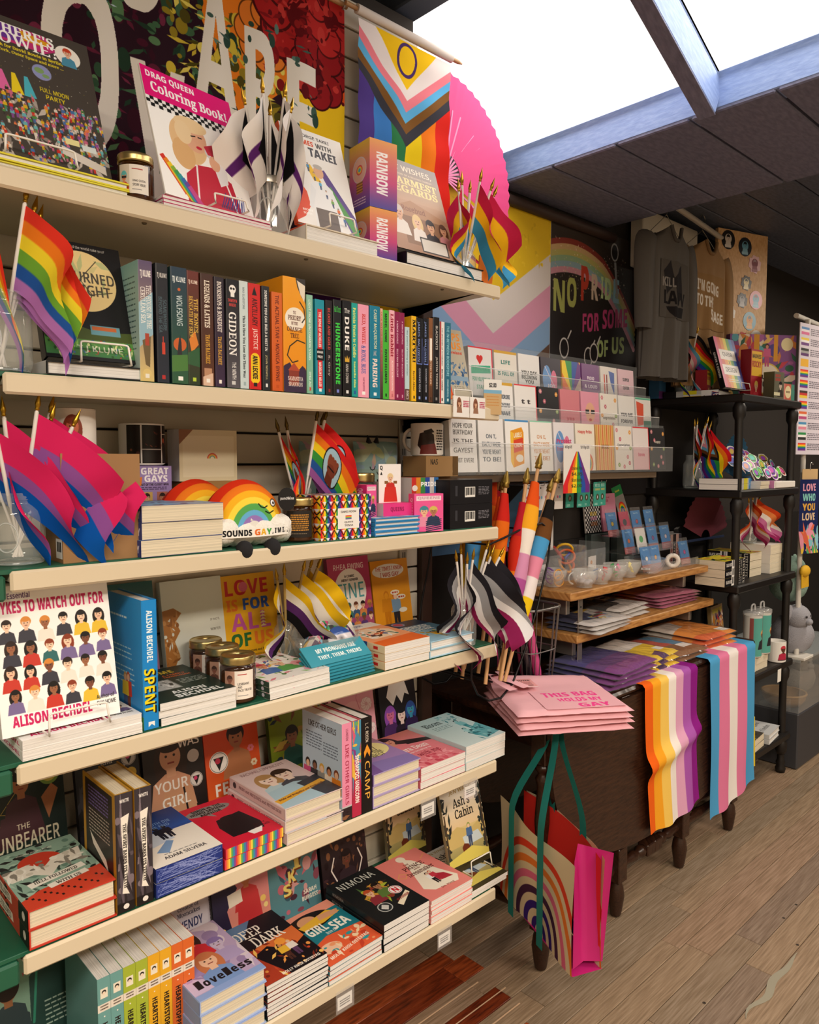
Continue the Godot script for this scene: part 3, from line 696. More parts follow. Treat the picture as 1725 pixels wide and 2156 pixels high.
# turned baluster along +y from 0 to L
func turned(L: float, r: float, ends := 0.06) -> MB:
	var m = MB.new(); var pr = [[r*0.8, 0.0]]
	m.bbox(V(-r, 0, -r), V(r, ends, r), 0.003); m.bbox(V(-r, L - ends, -r), V(r, L, r), 0.003)
	var k = [[0.75,0],[1.0,0.02],[1.05,0.05],[0.65,0.08],[0.6,0.1],[0.95,0.13],[0.75,0.18],[0.7,0.3],[0.85,0.45],[0.95,0.55],[0.85,0.65],[0.7,0.78],[0.75,0.84],[0.95,0.88],[0.6,0.91],[0.65,0.93],[1.05,0.96],[1.0,0.98],[0.75,1]]
	var q = []; for a in k: q.append([a[0]*r*0.95, ends + a[1]*(L - 2*ends)])
	return m.lathe(q, 16)
func furniture():
	# gateleg table
	var dw = wood(80, ["#1c0e08","#2c170d","#371f12","#432818"], 0.33, V(1.0, 6, 1))
	var t = thing("gateleg_table", "dark wooden gateleg table with turned legs and dropped oval leaf", "table", V(2.42, 0, -1.5))
	part(t, "tabletop", MB.new().bbox(V(-0.70, 0.752, -0.26), V(0.78, 0.774, 0.225), 0.008), dw)
	var pl = PackedVector2Array([Vector2(-0.66, 0.752)]); 
	for i in 33:
		var a = PI + PI*i/32.0; var c = cos(a); var s = sin(a)
		pl.append(Vector2(0.04 + 0.70*signf(c)*pow(absf(c), 0.72), 0.742 + 0.51*signf(s)*pow(absf(s), 0.72)))
	pl.append(Vector2(0.74, 0.752))
	for zz in [0.217, -0.27]:
		part(t, "drop_leaf", MB.new().prism(pl, zz, zz + 0.016), dw)
	part(t, "apron", MB.new().bbox(V(-0.6, 0.65, -0.2), V(0.68, 0.75, 0.17), 0.004), dw)
	var leg = MB.new(); leg.lathe([[0.0,0.0],[0.016,0.0],[0.018,0.004],[0.021,0.02],[0.028,0.07],[0.024,0.1],[0.018,0.115],[0.018,0.12]], 16)
	var up = turned(0.63, 0.026, 0.12); up.moved(Transform3D(Basis(), V(0, 0.12, 0))); leg.v.append_array(up.v); leg.n.append_array(up.n); leg.uv.append_array(up.uv)
	var lm = leg.mesh(); var glide = MB.new().lathe([[0.0,0.0],[0.013,0.0],[0.013,0.004],[0.0,0.004]], 12).mesh()
	for p in [V(-0.64, 0, 0.19), V(-0.24, 0, 0.2), V(0.2, 0, 0.2), V(0.62, 0, 0.2), V(-0.62, 0, -0.2), V(0.62, 0, -0.2)]:
		var g = part(t, "leg", lm, dw); g.position = p + V(0, 0.003, 0)
		part(g, "floor_glide", glide, mat("#d8d2c4", 0.6)).position.y = -0.003
	for q in [[V(-0.64, 0.16, 0.19), V(0.62, 0.16, 0.2), 2], [V(-0.24, 0.26, 0.2), V(0.2, 0.26, 0.2), 1], [V(0.2, 0.22, 0.2), V(0.62, 0.22, 0.2), 1], [V(-0.62, 0.16, -0.2), V(0.62, 0.16, -0.2), 1], [V(-0.63, 0.16, -0.2), V(-0.64, 0.16, 0.19), 1], [V(0.62, 0.16, -0.2), V(0.62, 0.16, 0.2), 1]]:
		var n_: int = q[2]
		for i in n_:
			var a = q[0].lerp(q[1], float(i)/n_); var b = q[0].lerp(q[1], float(i+1)/n_); var d = b - a
			part(t, "stretcher", turned(d.length(), 0.021, 0.05).moved(Transform3D(Basis(Quaternion(Vector3.UP, d.normalized())), a)), dw)
	# two pale plank shelves on brackets over the table
	var oak = wood(90, ["#8a5c2c","#a8743c","#bd8a4e","#c8985c"], 0.5, V(0.8, 9, 1))
	for q in [[2.10, 3.10, 1.08, -1.44, "upper pale oak plank shelf holding glass cups"], [2.14, 3.16, 0.93, -1.44, "lower pale oak plank shelf holding bagged flags"]]:
		var s = thing("plank_shelf", q[4], "shelf", V(0, q[2], 0))
		part(s, "plank", MB.new().bbox(V(q[0], -0.028, -1.79), V(q[1], 0, q[3]), 0.003), oak)
		for x in [q[0] + 0.06, q[1] - 0.1]:
			part(s, "bracket", MB.new().bbox(V(x, -0.09, -1.79), V(x + 0.022, -0.028, -1.5), 0.002).bbox(V(x, -0.16, -1.79), V(x + 0.022, -0.03, -1.785), 0.002), mat("#a7a098", 0.35, 0.8))
	var rail = thing("shelf_bracket_rail", "grey slotted metal rail hanging under the plank shelf", "bracket", V(2.19, 0.78, -1.462))
	part(rail, "strap", MB.new().bbox(V(-0.013, 0, -0.004), V(0.013, 0.27, 0.0), 0.001), mat("#9a938c", 0.35, 0.8)); part(rail, "screw_hole", MB.new().lathe([[0.0,0.0],[0.004,0.0],[0.004,0.001],[0,0.001]],10).moved(Transform3D(Basis(Vector3.RIGHT, PI/2), V(0,0.24,0.0005))), mat("#222222"))
	# black shelf rack
	var bk = mat("#15110f", 0.45); var k = thing("pipe_rack", "black five-tier rack with pipe posts beyond the table", "rack", V(3.22, 0, -1.38))
	for y in [1.80, 1.395, 0.99, 0.565, 0.20]:
		part(k, "rack_shelf", MB.new().bbox(V(-0.03, y - 0.035, -0.42), V(0.62, y, 0.03), 0.006), bk)
	for p in [V(0, 0, 0), V(0.585, 0, 0), V(0, 0, -0.385), V(0.585, 0, -0.385)]:
		var pr = [[0.0,0.0],[0.02,0.0],[0.025,0.02],[0.016,0.035],[0.022,0.05],[0.016,0.065],[0.016,0.10]]
		for y in [0.20, 0.565, 0.99, 1.395, 1.80]:
			pr.append_array([[0.017, y - 0.11],[0.026, y - 0.09],[0.027, y - 0.055],[0.02, y - 0.04],[0.017, y - 0.03]])
			if y < 1.7: pr.append_array([[0.017, y + 0.02]])
		part(k, "post", MB.new().lathe(pr, 16), bk).position = p
# ------------------------------------------------------------------ shared art
var FL := {}
func ca(W: float, H: float, bg = "#ffffff", k := 1450.0) -> Cv: return cv(max(8, int(W*k)), max(8, int(H*k)), bg)
const RB := ["#e0202a","#f07a1c","#f7d51d","#2f9a45","#2352a8","#6d2a86"]
func fist(c: Cv, x, y, s):
	c.e(x, y, s*1.25, "#1d1a1c", s*1.5); c.e(x, y, s*1.15, "#a9cfe4", s*1.4)
	c.p([x-s*0.5,y+s*2.0, x-s*0.45,y+s*0.4, x+s*0.45,y+s*0.4, x+s*0.5,y+s*2.0], "#6b3427")
	for i in 4: c.e(x - s*0.5 + i*s*0.33, y - s*0.4, s*0.24, "#8b4a35", s*0.5); c.l([x - s*0.34 + i*s*0.33, y - s*0.9, x - s*0.34 + i*s*0.33, y + s*0.1], s*0.07, "#1d1a1c")
	c.e(x, y + s*0.35, s*0.62, "#7b3f2f", s*0.4); c.l([x-s*0.5, y+s*0.3, x+s*0.35, y+s*0.15], s*0.1, "#1d1a1c")
func fill_0_shared():
	FL.rainbow = stripes_art(["#e23a2b","#ef8024","#f2dc35","#6ea93a","#2556a6","#b073bd"])
	FL.rainbow2 = stripes_art(RB)
	FL.bi = stripes_art(["#d2265f","#d2265f","#8a4f97","#0b52a8","#0b52a8"])
	FL.pan = stripes_art(["#c5274f","#f4bf23","#3f93c0"])
	FL.enby = stripes_art(["#f0c420","#f2efe8","#5a2f6e","#1c1a1c"])
	FL.ace = stripes_art(["#26242a","#9b9a9d","#eceaea","#8c2253"])
	FL.demi = flat(cv(120, 80, "#efeae6").r(0, 42, 100, 16, "#5d2a72").p([0,0,46,50,0,100], "#19181b"))
	FL.lesbian = stripes_art(["#d5481f","#ec8a4a","#f4ece4","#cf76a8","#a8326e"])
	FL.philly = stripes_art(["#1d1a1b","#5c3a22"] + RB)
	FL.transf = stripes_art(["#6db7dc","#ef9fb4","#f2eeee","#ef9fb4","#6db7dc"])
	var c = cv(160, 110).stripes(["#dd2b2b","#ef7d22","#f4d629","#3c9a45","#2b5aa8","#9e5ca6"]); fist(c, 42, 46, 16.0); FL.fist = flat(c)
	c = cv(160, 110).stripes(RB); c.p([0,0,58,50,0,100], "#1c191a").p([0,10,48,50,0,90], "#6b4423").p([0,20,38,50,0,80], "#6db7dc").p([0,30,27,50,0,70], "#ef9fb4").p([0,40,14,50,0,60], "#f2eeee"); FL.progress = flat(c)
func bouquet(at: Vector3, spec: Array, A, lb: String, gp: String, L: float, hoist: float, fly: float, o := {}):
	# spec rows: lean x, lean z, azimuth of the cloth, droop start, droop end, length factor
	for i in spec.size():
		var s = spec[i]; var q = o.duplicate(); q.sd = i * 1.3
		hand_flag(at + V(s[0]*-0.02, 0.012, s[1]*-0.02), V(s[0], 1.0, s[1]), L*s[5], hoist, fly, s[2], s[3], s[4], A, lb, gp, q)
# ------------------------------------------------------------------ wall above the top shelf, and top shelf
func fill_1_top():
	var y = SY[1]
	# printed fabric banner: blooms and leaves over a rainbow, big pale capitals
	var c = cv(1150, 620, "#2b1620")
	c.p([55,0,100,0,100,16,76,0], "#d3281f").p([58,0,78,0,100,14,100,40,70,22,58,8], "#e4541c").p([100,40,100,82,84,60,78,30], "#e8bf1e").p([62,4,80,10,84,40,70,60,60,30], "#e07a1e")
	c.scatter(1, 260, ["#5b1f33","#451627","#6d2840","#351320"], 0, 20, 52, 80, 1.2, 3.4)
	c.scatter(2, 200, ["#2f4a34","#3f6244","#223829","#567a52"], 34, 22, 42, 78, 1.0, 3.0)
	c.scatter(3, 160, ["#9db2c8","#7d93ad","#b9c8d8","#5c7390"], 18, 0, 24, 40, 0.7, 1.9)
	c.scatter(4, 150, ["#c9b23a","#8f7c22","#e0cf60","#4c4516"], 52, 22, 34, 44, 1.0, 3.2)
	for q in [[46,10,10,"#e0a423","#5d3c10",9],[38,6,5,"#9fb4cc","#e8d890",6],[30,4,5,"#b9646c","#f0d080",6],[26,18,4,"#a8bcd2","#e8e0b0",6],[76,26,7,"#dd7a2a","#3a1c10",8],[86,12,12,"#a5201f","#5d0f14",8],[92,30,8,"#8f1a1e","#4d0c12",8],[96,8,8,"#b52a28","#5d0f14",7],[88,70,5,"#e6e2d0","#c8a93a",6],[93,82,4,"#efe9da","#c8a93a",6],[24,28,3,"#a8bcd2","#f0e8c0",6]]:
		c.flower(q[0], q[1], q[2], q[3], q[4], q[5], Color(q[3]).darkened(0.55))
	c.scatter(6, 130, ["#7d1518","#c23a34","#5d0f14","#8f1f1e"], 76, 0, 24, 42, 0.8, 2.6).scatter(9, 40, ["#c98a1c","#f0c04a","#8a5a14"], 40, 0, 14, 20, 0.8, 2.4)
	var ink = "#e6e0d4"
	for q in [["Y",12,-14,9,34],["O",27,-8,11,38],["U",40.5,-8,10.5,44],["A",58,19,11,42],["R",71,25,9.5,40],["E",82.5,30,8.5,40],["L",6,40,9,46],["O",26.5,32,15,55],["V",44,52,12,46],["E",60,58,10,44],["D",72,62,11,44]]:
		c.t(q[0], q[1], q[2], q[3], q[4], ink, "b")
	c.scatter(5, 60, ["#3f5a50","#2d463c","#5a7a70"], 62, 20, 30, 60, 0.8, 2.0)
	var A = flat(c)
	var t = thing("fabric_banner", "fabric wall banner of pale capitals over painted blooms and rainbow", "banner", V(0.77, 2.66, -1.605))
	part(t, "cloth", MB.new().grid(func(u, v): return V((u-0.5)*1.02, 0.03 - v*0.62, 0.004 + 0.004*sin(u*23.0)*v + 0.003*sin(u*51.0 + v*4.0)), 60, 10, A.f, true), pmat(A.pg, "c"))
	part(t, "rod", MB.new().tube([V(-0.55, 0.035, 0.004), V(0.52, 0.035, 0.004)], 0.007, 10), mat("#b98d5e", 0.5))
	for x in [-0.2, 0.505]: part(t, "hook", wire([V(x, 0.06, -0.01), V(x, 0.055, 0.01), V(x, 0.03, 0.016), V(x, 0.022, 0.006)], 0.003), mat("#b9b9b9", 0.3, 1.0))
	# progress flag with chevrons and ring, hung fly down from a dowel
	c = cv(300, 420)
	c.stripes(["#4e3a86","#3f7ec8","#2f7a4a","#f0cf1e","#ec7a1c","#d8281e"], false)
	for q in [["#3a3a42",26,57],["#7d5528",20,50],["#5fb2e2",14.5,44],["#ee8390",9.5,38],["#eee4e0",4,32]]: c.p([0,0,100,0,100,q[1],50,q[2],0,q[1]], q[0])
	c.p([17,0,83,0,50,26], "#f2c416").e(50, 10, 11, "#4a2f6a", 13).e(50, 10, 8.6, "#f2c416", 10.4)
	A = flat(c)
	t = thing("pride_flag", "large hanging pride flag with chevrons and ring on wooden dowel", "flag", V(1.48, 2.685, -1.575))
	part(t, "cloth", MB.new().grid(func(u, v): return V((u-0.5)*0.345 - 0.006*v, -0.02 - v*0.49, 0.006*sin(u*17.0 + v*3.0)*v + 0.003*sin(v*26.0)), 26, 22, A.f, true), pmat(A.pg, "c"))
	part(t, "sleeve", MB.new().tube([V(-0.178, 0, 0), V(0.178, 0, 0)], 0.012, 12), mat("#dcd2c8", 0.8))
	part(t, "dowel", MB.new().tube([V(-0.215, 0, 0), V(0.205, 0, 0), V(0.222, 0, 0)], [0.006, 0.006, 0.002], 10), mat("#b98d5e", 0.5))
	# nonbinary flag on the slats behind the spines
	A = stripes_art(["#141214","#4a1f5c","#ded6cc","#e8bd1a"], 120, 80, false)
	single("wall_flag", MB.new().grid(func(u, v): return V((u-0.5)*0.42, -v*0.22, 0.003*sin(u*15.0)), 16, 4, A.f, true), pmat(A.pg, "c"), "black, purple, white and yellow flag pinned behind the upright books", "flag", V(1.27, 1.95, -1.612))
	# pink folding fan
	t = thing("folding_fan", "large pink pleated folding fan fixed beside the hanging flag", "fan", V(1.655, 2.36, -1.60))
	var leaf = MB.new(); var K = 40
	leaf.grid(func(u, v):
		var a = lerp(-0.35, PI*0.6, u); var rr = lerp(0.07, 0.30, v)
		return V(cos(a)*rr, sin(a)*rr, 0.003*(1 if int(round(u*K)) % 2 else -1)*v), K, 3)
	part(t, "pleated_leaf", leaf, mat("#e8488c", 0.75, 0.0, {"backlight_enabled": true, "backlight": Color(0.3, 0.14, 0.2), "cull_mode": 2}))
	for i in 14:
		var a = lerp(-0.42, PI*0.62, i/13.0)
		part(t, "rib", MB.new().bbox(V(0, -0.003, -0.0012), V(0.2, 0.003, 0.0012), 0.0005).moved(Transform3D(Basis(Vector3.BACK, a), V(0, 0, -0.006 + 0.0006*i))), mat("#ee8cbc", 0.6))
	part(t, "pivot", MB.new().blob(V(0, 0, 0.006), V(0.007, 0.007, 0.004), 10, 6), mat("#cccccc", 0.3, 1.0))
	# picture puzzle book on two yellow hardbacks
	c = ca(0.195, 0.285, "#4a443f")
	c.scatter(7, 40, ["#e8d23a","#f0f0e0"], 5, 18, 90, 30, 0.3, 0.8)
	c.p([0,5,62,5,70,14,60,18,0,18], "#c2357a").p([0,8,30,5,66,9,60,13,0,14], "#e0a020").p([20,5,40,5,44,16,18,16], "#6a3a9a")
	c.t("WHERE'S", 13, 5, 56, 7, "#ffffff", "F").t("BOWIE?", 12, 11.5, 60, 8, "#ffffff", "F").e(80, 14, 11, "#f4f1ea").bust(80, 11.5, 3.6, "#e8b79a", "#c8452a", "#4e90b0")
	c.t("Search for David Bowie in Berlin,", 12, 20.5, 62, 2.8, "#f0dc30", "F").t("New York, Outer Space and more ...", 12, 24, 62, 2.8, "#f0dc30", "F")
	c.e(54, 33, 8, "#8f96c8").e(52, 32, 4, "#7fa06a", 3).e(57, 35, 3, "#7fa06a", 2).t("FULL MOON", 50, 44, 24, 3.2, "#e2cf2a", "s").t("PARTY", 54, 48.5, 16, 3.2, "#e2cf2a", "s")
	for q in [[10,"#3fae4a"],[28,"#e8d02a"],[38,"#4fb3c8"],[18,"#e06aa8"]]: c.p([q[0],40,q[0]+3,40,q[0]+8,54,q[0]-2,54], q[1])
	c.scatter(8, 70, ["#8a7f78","#a8a09a","#c2b8b0"], 0, 54, 100, 44, 2, 7)
	var q2 = RandomNumberGenerator.new(); q2.seed = 3
	var cc = ["#c8342c","#d8b02a","#4f8a4a","#4a6fa8","#8a4f9a","#e07a4a","#d8d0c4","#3a3634","#6ab0b8","#c86a8a"]
	for i in 230:
		c.person(q2.randf()*100, 56 + q2.randf()*42, q2.randf_range(4, 7), ["#d9a986","#8a5a40","#e6c2a4"][q2.randi()%3], cc[q2.randi()%10], cc[q2.randi()%10], cc[q2.randi()%10])
	c.r(64, 76, 12, 4, "#e8dfa0").r(78, 78, 12, 4, "#d8e0e0").p([60,82,96,90,96,96,60,88], "#d8d0c8")
	A = art(c, cv(24, 435, "#d8cf1e"), "#d6cc1c")
	var ay = art(cv(300, 60, "#d9cf22"), cv(20, 60, "#e2d820").t("x", 10, 20, 60, 40, "#333333"), "#e0d51e")
	stack(0.362, -1.312, y, 0.21, 0.24, 0.0115, 2, ay, true, 0.0, "bright yellow picture hardback lying on the top shelf", "yellow hardbacks under the picture puzzle book")
	face(0.36, -1.345, y + 0.023, 0.195, 0.285, 0.012, A, true, 0.36, 0.0, "tall picture puzzle book crowded with tiny figures on brown cover", {"called": "picture_book"})
	easel(V(0.43, y + 0.023, -1.335), 0.11, 0.03, "white wire stand holding the crowded picture puzzle book")
	# candle with portrait label
	c = cv(150, 110, "#e9e2d8").r(0, 0, 38, 100, "#cfc4b4"); c.bust(19, 42, 10, "#d98f6a", "#5fb4b8", "#d4502a").r(10, 40, 18, 7, "#2a2a2a").t("DRAG QUEEN", 48, 52, 40, 9, "#2a2522", "s").t("STORY HOUR", 48, 65, 40, 9, "#2a2522", "s").r(46, 14, 34, 3, "#a83a34").r(46, 84, 30, 2, "#777777")
	candle(V(0.597, y, -1.34), 0.031, 0.082, flat(c), "amber jar candle with a cartoon portrait label on the top shelf", -0.55)
	# colouring book
	c = ca(0.2, 0.26)
	c.r(0, 0, 100, 24, "#e5127b").t("DRAG QUEEN", 5, 3, 52, 6, "#ffffff", "b").t("Coloring Book!", 8, 10.5, 84, 11, "#ffffff", "F", 0, 0.02)
	for i in 24:
		for j in 3: c.r(i*4.17, 24 + j*2.6, 4.2, 2.7, "#151515" if (i + j) % 2 else "#f4f4f4")
	c.e(38, 50, 20, "#e9c391", 24).e(30, 62, 12, "#e2b57e", 16).e(46, 46, 13, "#e6b092", 15).e(44, 36, 18, "#efd2a4", 8).e(34, 44, 9, "#f0d5aa", 12).l([42,45,47,44], 1.2, "#1c1414").l([50,44,54,44], 1.2, "#1c1414").e(49, 53, 3.2, "#c8253c", 1.6)
	c.p([24,100,28,78,42,68,60,66,80,74,86,100], "#c62a42").l([42,68,36,100], 2, "#f4f0f0").l([72,72,80,98], 2, "#f4f0f0").e(70, 54, 15, "#d8d6da", 10).p([55,50,72,44,86,54,84,58,58,56], "#c8324a").p([60,56,78,58,76,76,66,80], "#eceaf0").e(64, 62, 6, "#e6b092", 8)
	var pc = ["#d8362a","#ec8a20","#f0cf2a","#8ab53a","#3fa05a","#2f9aa8","#3a70b8","#6a4aa0","#c84a90"]
	for i in 9: c.p([2+i*3,70+i*2.4, 6+i*3,68+i*2.4, 26+i*3,92+i*2.4, 22+i*3,96+i*2.4], pc[i])
	for i in 14: c.l([70+i*1.6, 84+ (i%3)*2, 62+i*2, 97], 0.8, "#2d3f94")
	A = art(c, cv(30, 377, "#f3f1ee"), "#e5127b")
	stack(0.632, -1.306, y, 0.225, 0.2, 0.006, 3, art(cv(60, 60, "#e5127b"), cv(10, 60, "#efe9e4"), "#d2146f"), false, 0.0, "thin pink colouring book lying on the top shelf", "thin pink colouring books under the upright copy")
	face(0.635, -1.318, y + 0.018, 0.2, 0.26, 0.005, A, false, 0.3, 0.13, "upright colouring book with hot pink heading and checkered band")
	easel(V(0.76, y + 0.018, -1.315), 0.07, 0.022, "white wire stand holding the pink colouring book")
	# jar of white, black and violet flags
	var jp = V(0.895, y, -1.37); jar(jp, 0.04, 0.125, "clear mason jar of white and black flags beside colouring book", true)
	bouquet(jp, [[-0.35,0.15,2.6,0.5,1.3,0.98],[-0.18,0.2,2.2,0.6,1.4,1.06],[0.0,0.25,1.7,0.5,1.3,1.06],[0.14,0.15,1.0,0.8,1.4,1.0],[0.02,0.0,0.6,0.9,1.45,0.97]], FL.demi, "white hand flag with black wedge and violet stripe in jar", "white, black and violet hand flags on the top shelf", 0.25, 0.15, 0.12, {"rip": 0.012, "curl": 1.2})
	# pale picture book with suited figure
	c = ca(0.165, 0.235, "#f1efec")
	c.p([0,52,14,56,24,66,26,80,14,92,0,98], "#e2502c").p([52,40,60,38,100,82,100,100,88,100], "#5b3f8e").p([60,56,66,54,100,92,100,100,92,100], "#4f9a46").p([30,38,38,36,52,52,44,58], "#f0c22a")
	c.t("GEORGE TAKEI", 24, 5, 54, 3.2, "#333333", "s").t("IT", 4, 11, 7, 5, "#333333").t("RHYMES", 14, 11, 36, 5, "#d8502c").t("WITH", 54, 11, 26, 5, "#555555").t("TAKEI", 40, 18, 46, 9, "#4a4a52")
	c.p([30,100,33,56,42,52,58,52,68,58,72,100], "#eef0f2").r(34, 80, 34, 20, "#6d6058").e(50, 42, 8, "#e0b08c", 9).e(50, 36.5, 7.5, "#b9b4ae", 3.4).p([33,56,24,80,30,82,40,62], "#e8ebee").p([67,58,80,82,74,84,62,64], "#e8ebee")
	for i in 7: c.person(34 + i*7.5, 44 + i*8, 9, "#e0b08c", "#2a2420", ["#4a90c8","#e8c030","#5ab0d8","#f0f0f0","#70a848","#e07030","#4a70a8"][i], "#3a4a70")
	c.t("BECKER", 12, 84, 16, 2.2, "#ffffff").t("SCOTT", 12, 87.5, 14, 2.2, "#ffffff")
	A = art(c, cv(34, 340, "#e4572c"), "#e4572c")
	stack(0.945, -1.308, y, 0.2, 0.19, 0.034, 1, art(cv(120, 120, "#d8d0c4").p([0,0,100,0,100,30,0,60], "#e4572c"), cv(50, 120, "#dad4cc").p([70,0,100,0,100,100,90,100], "#e4572c"), "#d9cdb8"), true, 0.0, "thick hardback lying flat beneath the pale suited-figure picture book", "")
	face(0.935, -1.33, y + 0.034, 0.165, 0.235, 0.014, A, true, 0.3, 0.0, "pale picture book with white-shirted figure and rainbow paths")
	easel(V(1.03, y + 0.034, -1.32), 0.07, 0.03, "white wire stand holding the pale suited-figure book")
	# two light bulb boxes
	c = cv(110, 230).grad("#e8c23a","#c04a90", 0, 55).grad("#c04a90","#5a4ab0", 55, 100)
	c.e(50, 40, 34, "#d8c8d0", 40).e(50, 40, 31, "#e8b8a8", 37).r(36, 58, 28, 16, "#c88a28"); for i in 4: c.r(34, 59 + i*4, 32, 1.6, "#7a4a18")
	for q in [["#e03a4a",15],["#f0a030",12],["#f0e040",9],["#50b0d0",6]]: c.e(50, 40, q[1], q[0])
	c.lines(20, 82, 60, 3, 4, 1.4, "#f0e0f0")
	var c2 = cv(70, 230).grad("#e8a04a","#c83a7a", 0, 60).grad("#c83a7a","#4a3a98", 60, 100).t("RAINBOW", 24, 18, 42, 62, "#f6f2f4", "b", 1)
	A = art(c2, c, "#c8b83a"); A.l = A.s; A.r = A.f
	for i in 2:
		carton("bulb_box", 0.075, 0.115 if i == 0 else 0.15, 0.085, A, "rainbow light bulb box, %s of a pair on the top shelf" % ["lower", "upper"][i], "box", V(1.175, y + i*0.116, -1.365), -0.12)
	# framed-photo hardback
	c = ca(0.2, 0.25, "#9c938c")
	c.grad("#9a9390", "#c9a78a", 0, 45).grad("#c4a084","#a67c5e", 45, 100).t("BEST WISHES,", 5, 6, 84, 7, "#f2e6d2", "s").t("THE STORY OF A BELOVED COMEDY", 18, 15, 70, 2, "#eadbc4", "s").t("WARMEST", 8, 19, 86, 8, "#f0e2a0", "F").t("REGARDS", 6, 28, 86, 8, "#f0e2a0", "F").p([0,58,40,44,100,58,100,62,0,64], "#b48a68").r(20, 62, 70, 30, "#8e6a4e").t("Rosebud", 22, 51, 40, 6, "#8a5a44", "f")
	c.bust(16, 60, 7, "#dcae8c", "#cfc6bc", "#e4ddd4").bust(44, 66, 6.5, "#e6bfa0", "#e2c48a", "#e8e0d8", true).bust(66, 68, 7, "#d8a884", "#2a2220", "#26242a").bust(88, 68, 6, "#d0a080", "#5a3a2a", "#c88a90", true).r(42, 82, 46, 16, "#3a342e").r(44, 83.5, 42, 13, "#d8d2c8")
	c2 = cv(44, 362, "#171416").t("BEST WISHES", 25, 6, 50, 60, "#d8c8a0", "b", 1)
	A = art(c, c2, "#1a1718")
	stack(1.222, -1.302, y, 0.27, 0.21, 0.03, 1, art(cv(60, 60, "#151315"), cv(44, 60, "#161416").t("fw", 30, 20, 40, 50, "#cccccc", "f"), "#141214"), true, 0.0, "black hardback lying flat under the wedding-photo book", "")
	face(1.212, -1.335, y + 0.03, 0.2, 0.25, 0.03, A, true, 0.32, 0.0, "hardback showing a family photograph under a hotel sign", {"called": "photo_book"})
	# jar of pan flags
	jp = V(1.49, y, -1.37); jar(jp, 0.032, 0.1, "small clear jar of pink, yellow and blue flags", false)
	bouquet(jp, [[-0.25,0.2,2.4,0.9,1.4,1.0],[-0.05,0.3,1.3,0.95,1.45,1.05],[0.12,0.35,0.7,0.8,1.35,1.0],[0.3,0.25,0.3,0.7,1.3,1.0],[0.0,0.1,-0.4,1.0,1.4,0.95],[-0.15,0.05,3.4,1.0,1.4,0.95]], FL.pan, "pink, yellow and blue hand flag in a small jar", "pink, yellow and blue hand flags on the top shelf", 0.235, 0.115, 0.15, {"rip": 0.03})
	var hang = MB.new().prism(PackedVector2Array([Vector2(-0.03,0),Vector2(0.025,0.01),Vector2(0.03,0.06),Vector2(0.01,0.085),Vector2(-0.025,0.075)]), 0, 0.003)
	single("hanging_charm", hang, mat("#d8711f", 0.3), "orange glossy charm standing at the end of the top shelf", "charm", V(1.53, y + 0.0005, -1.33))
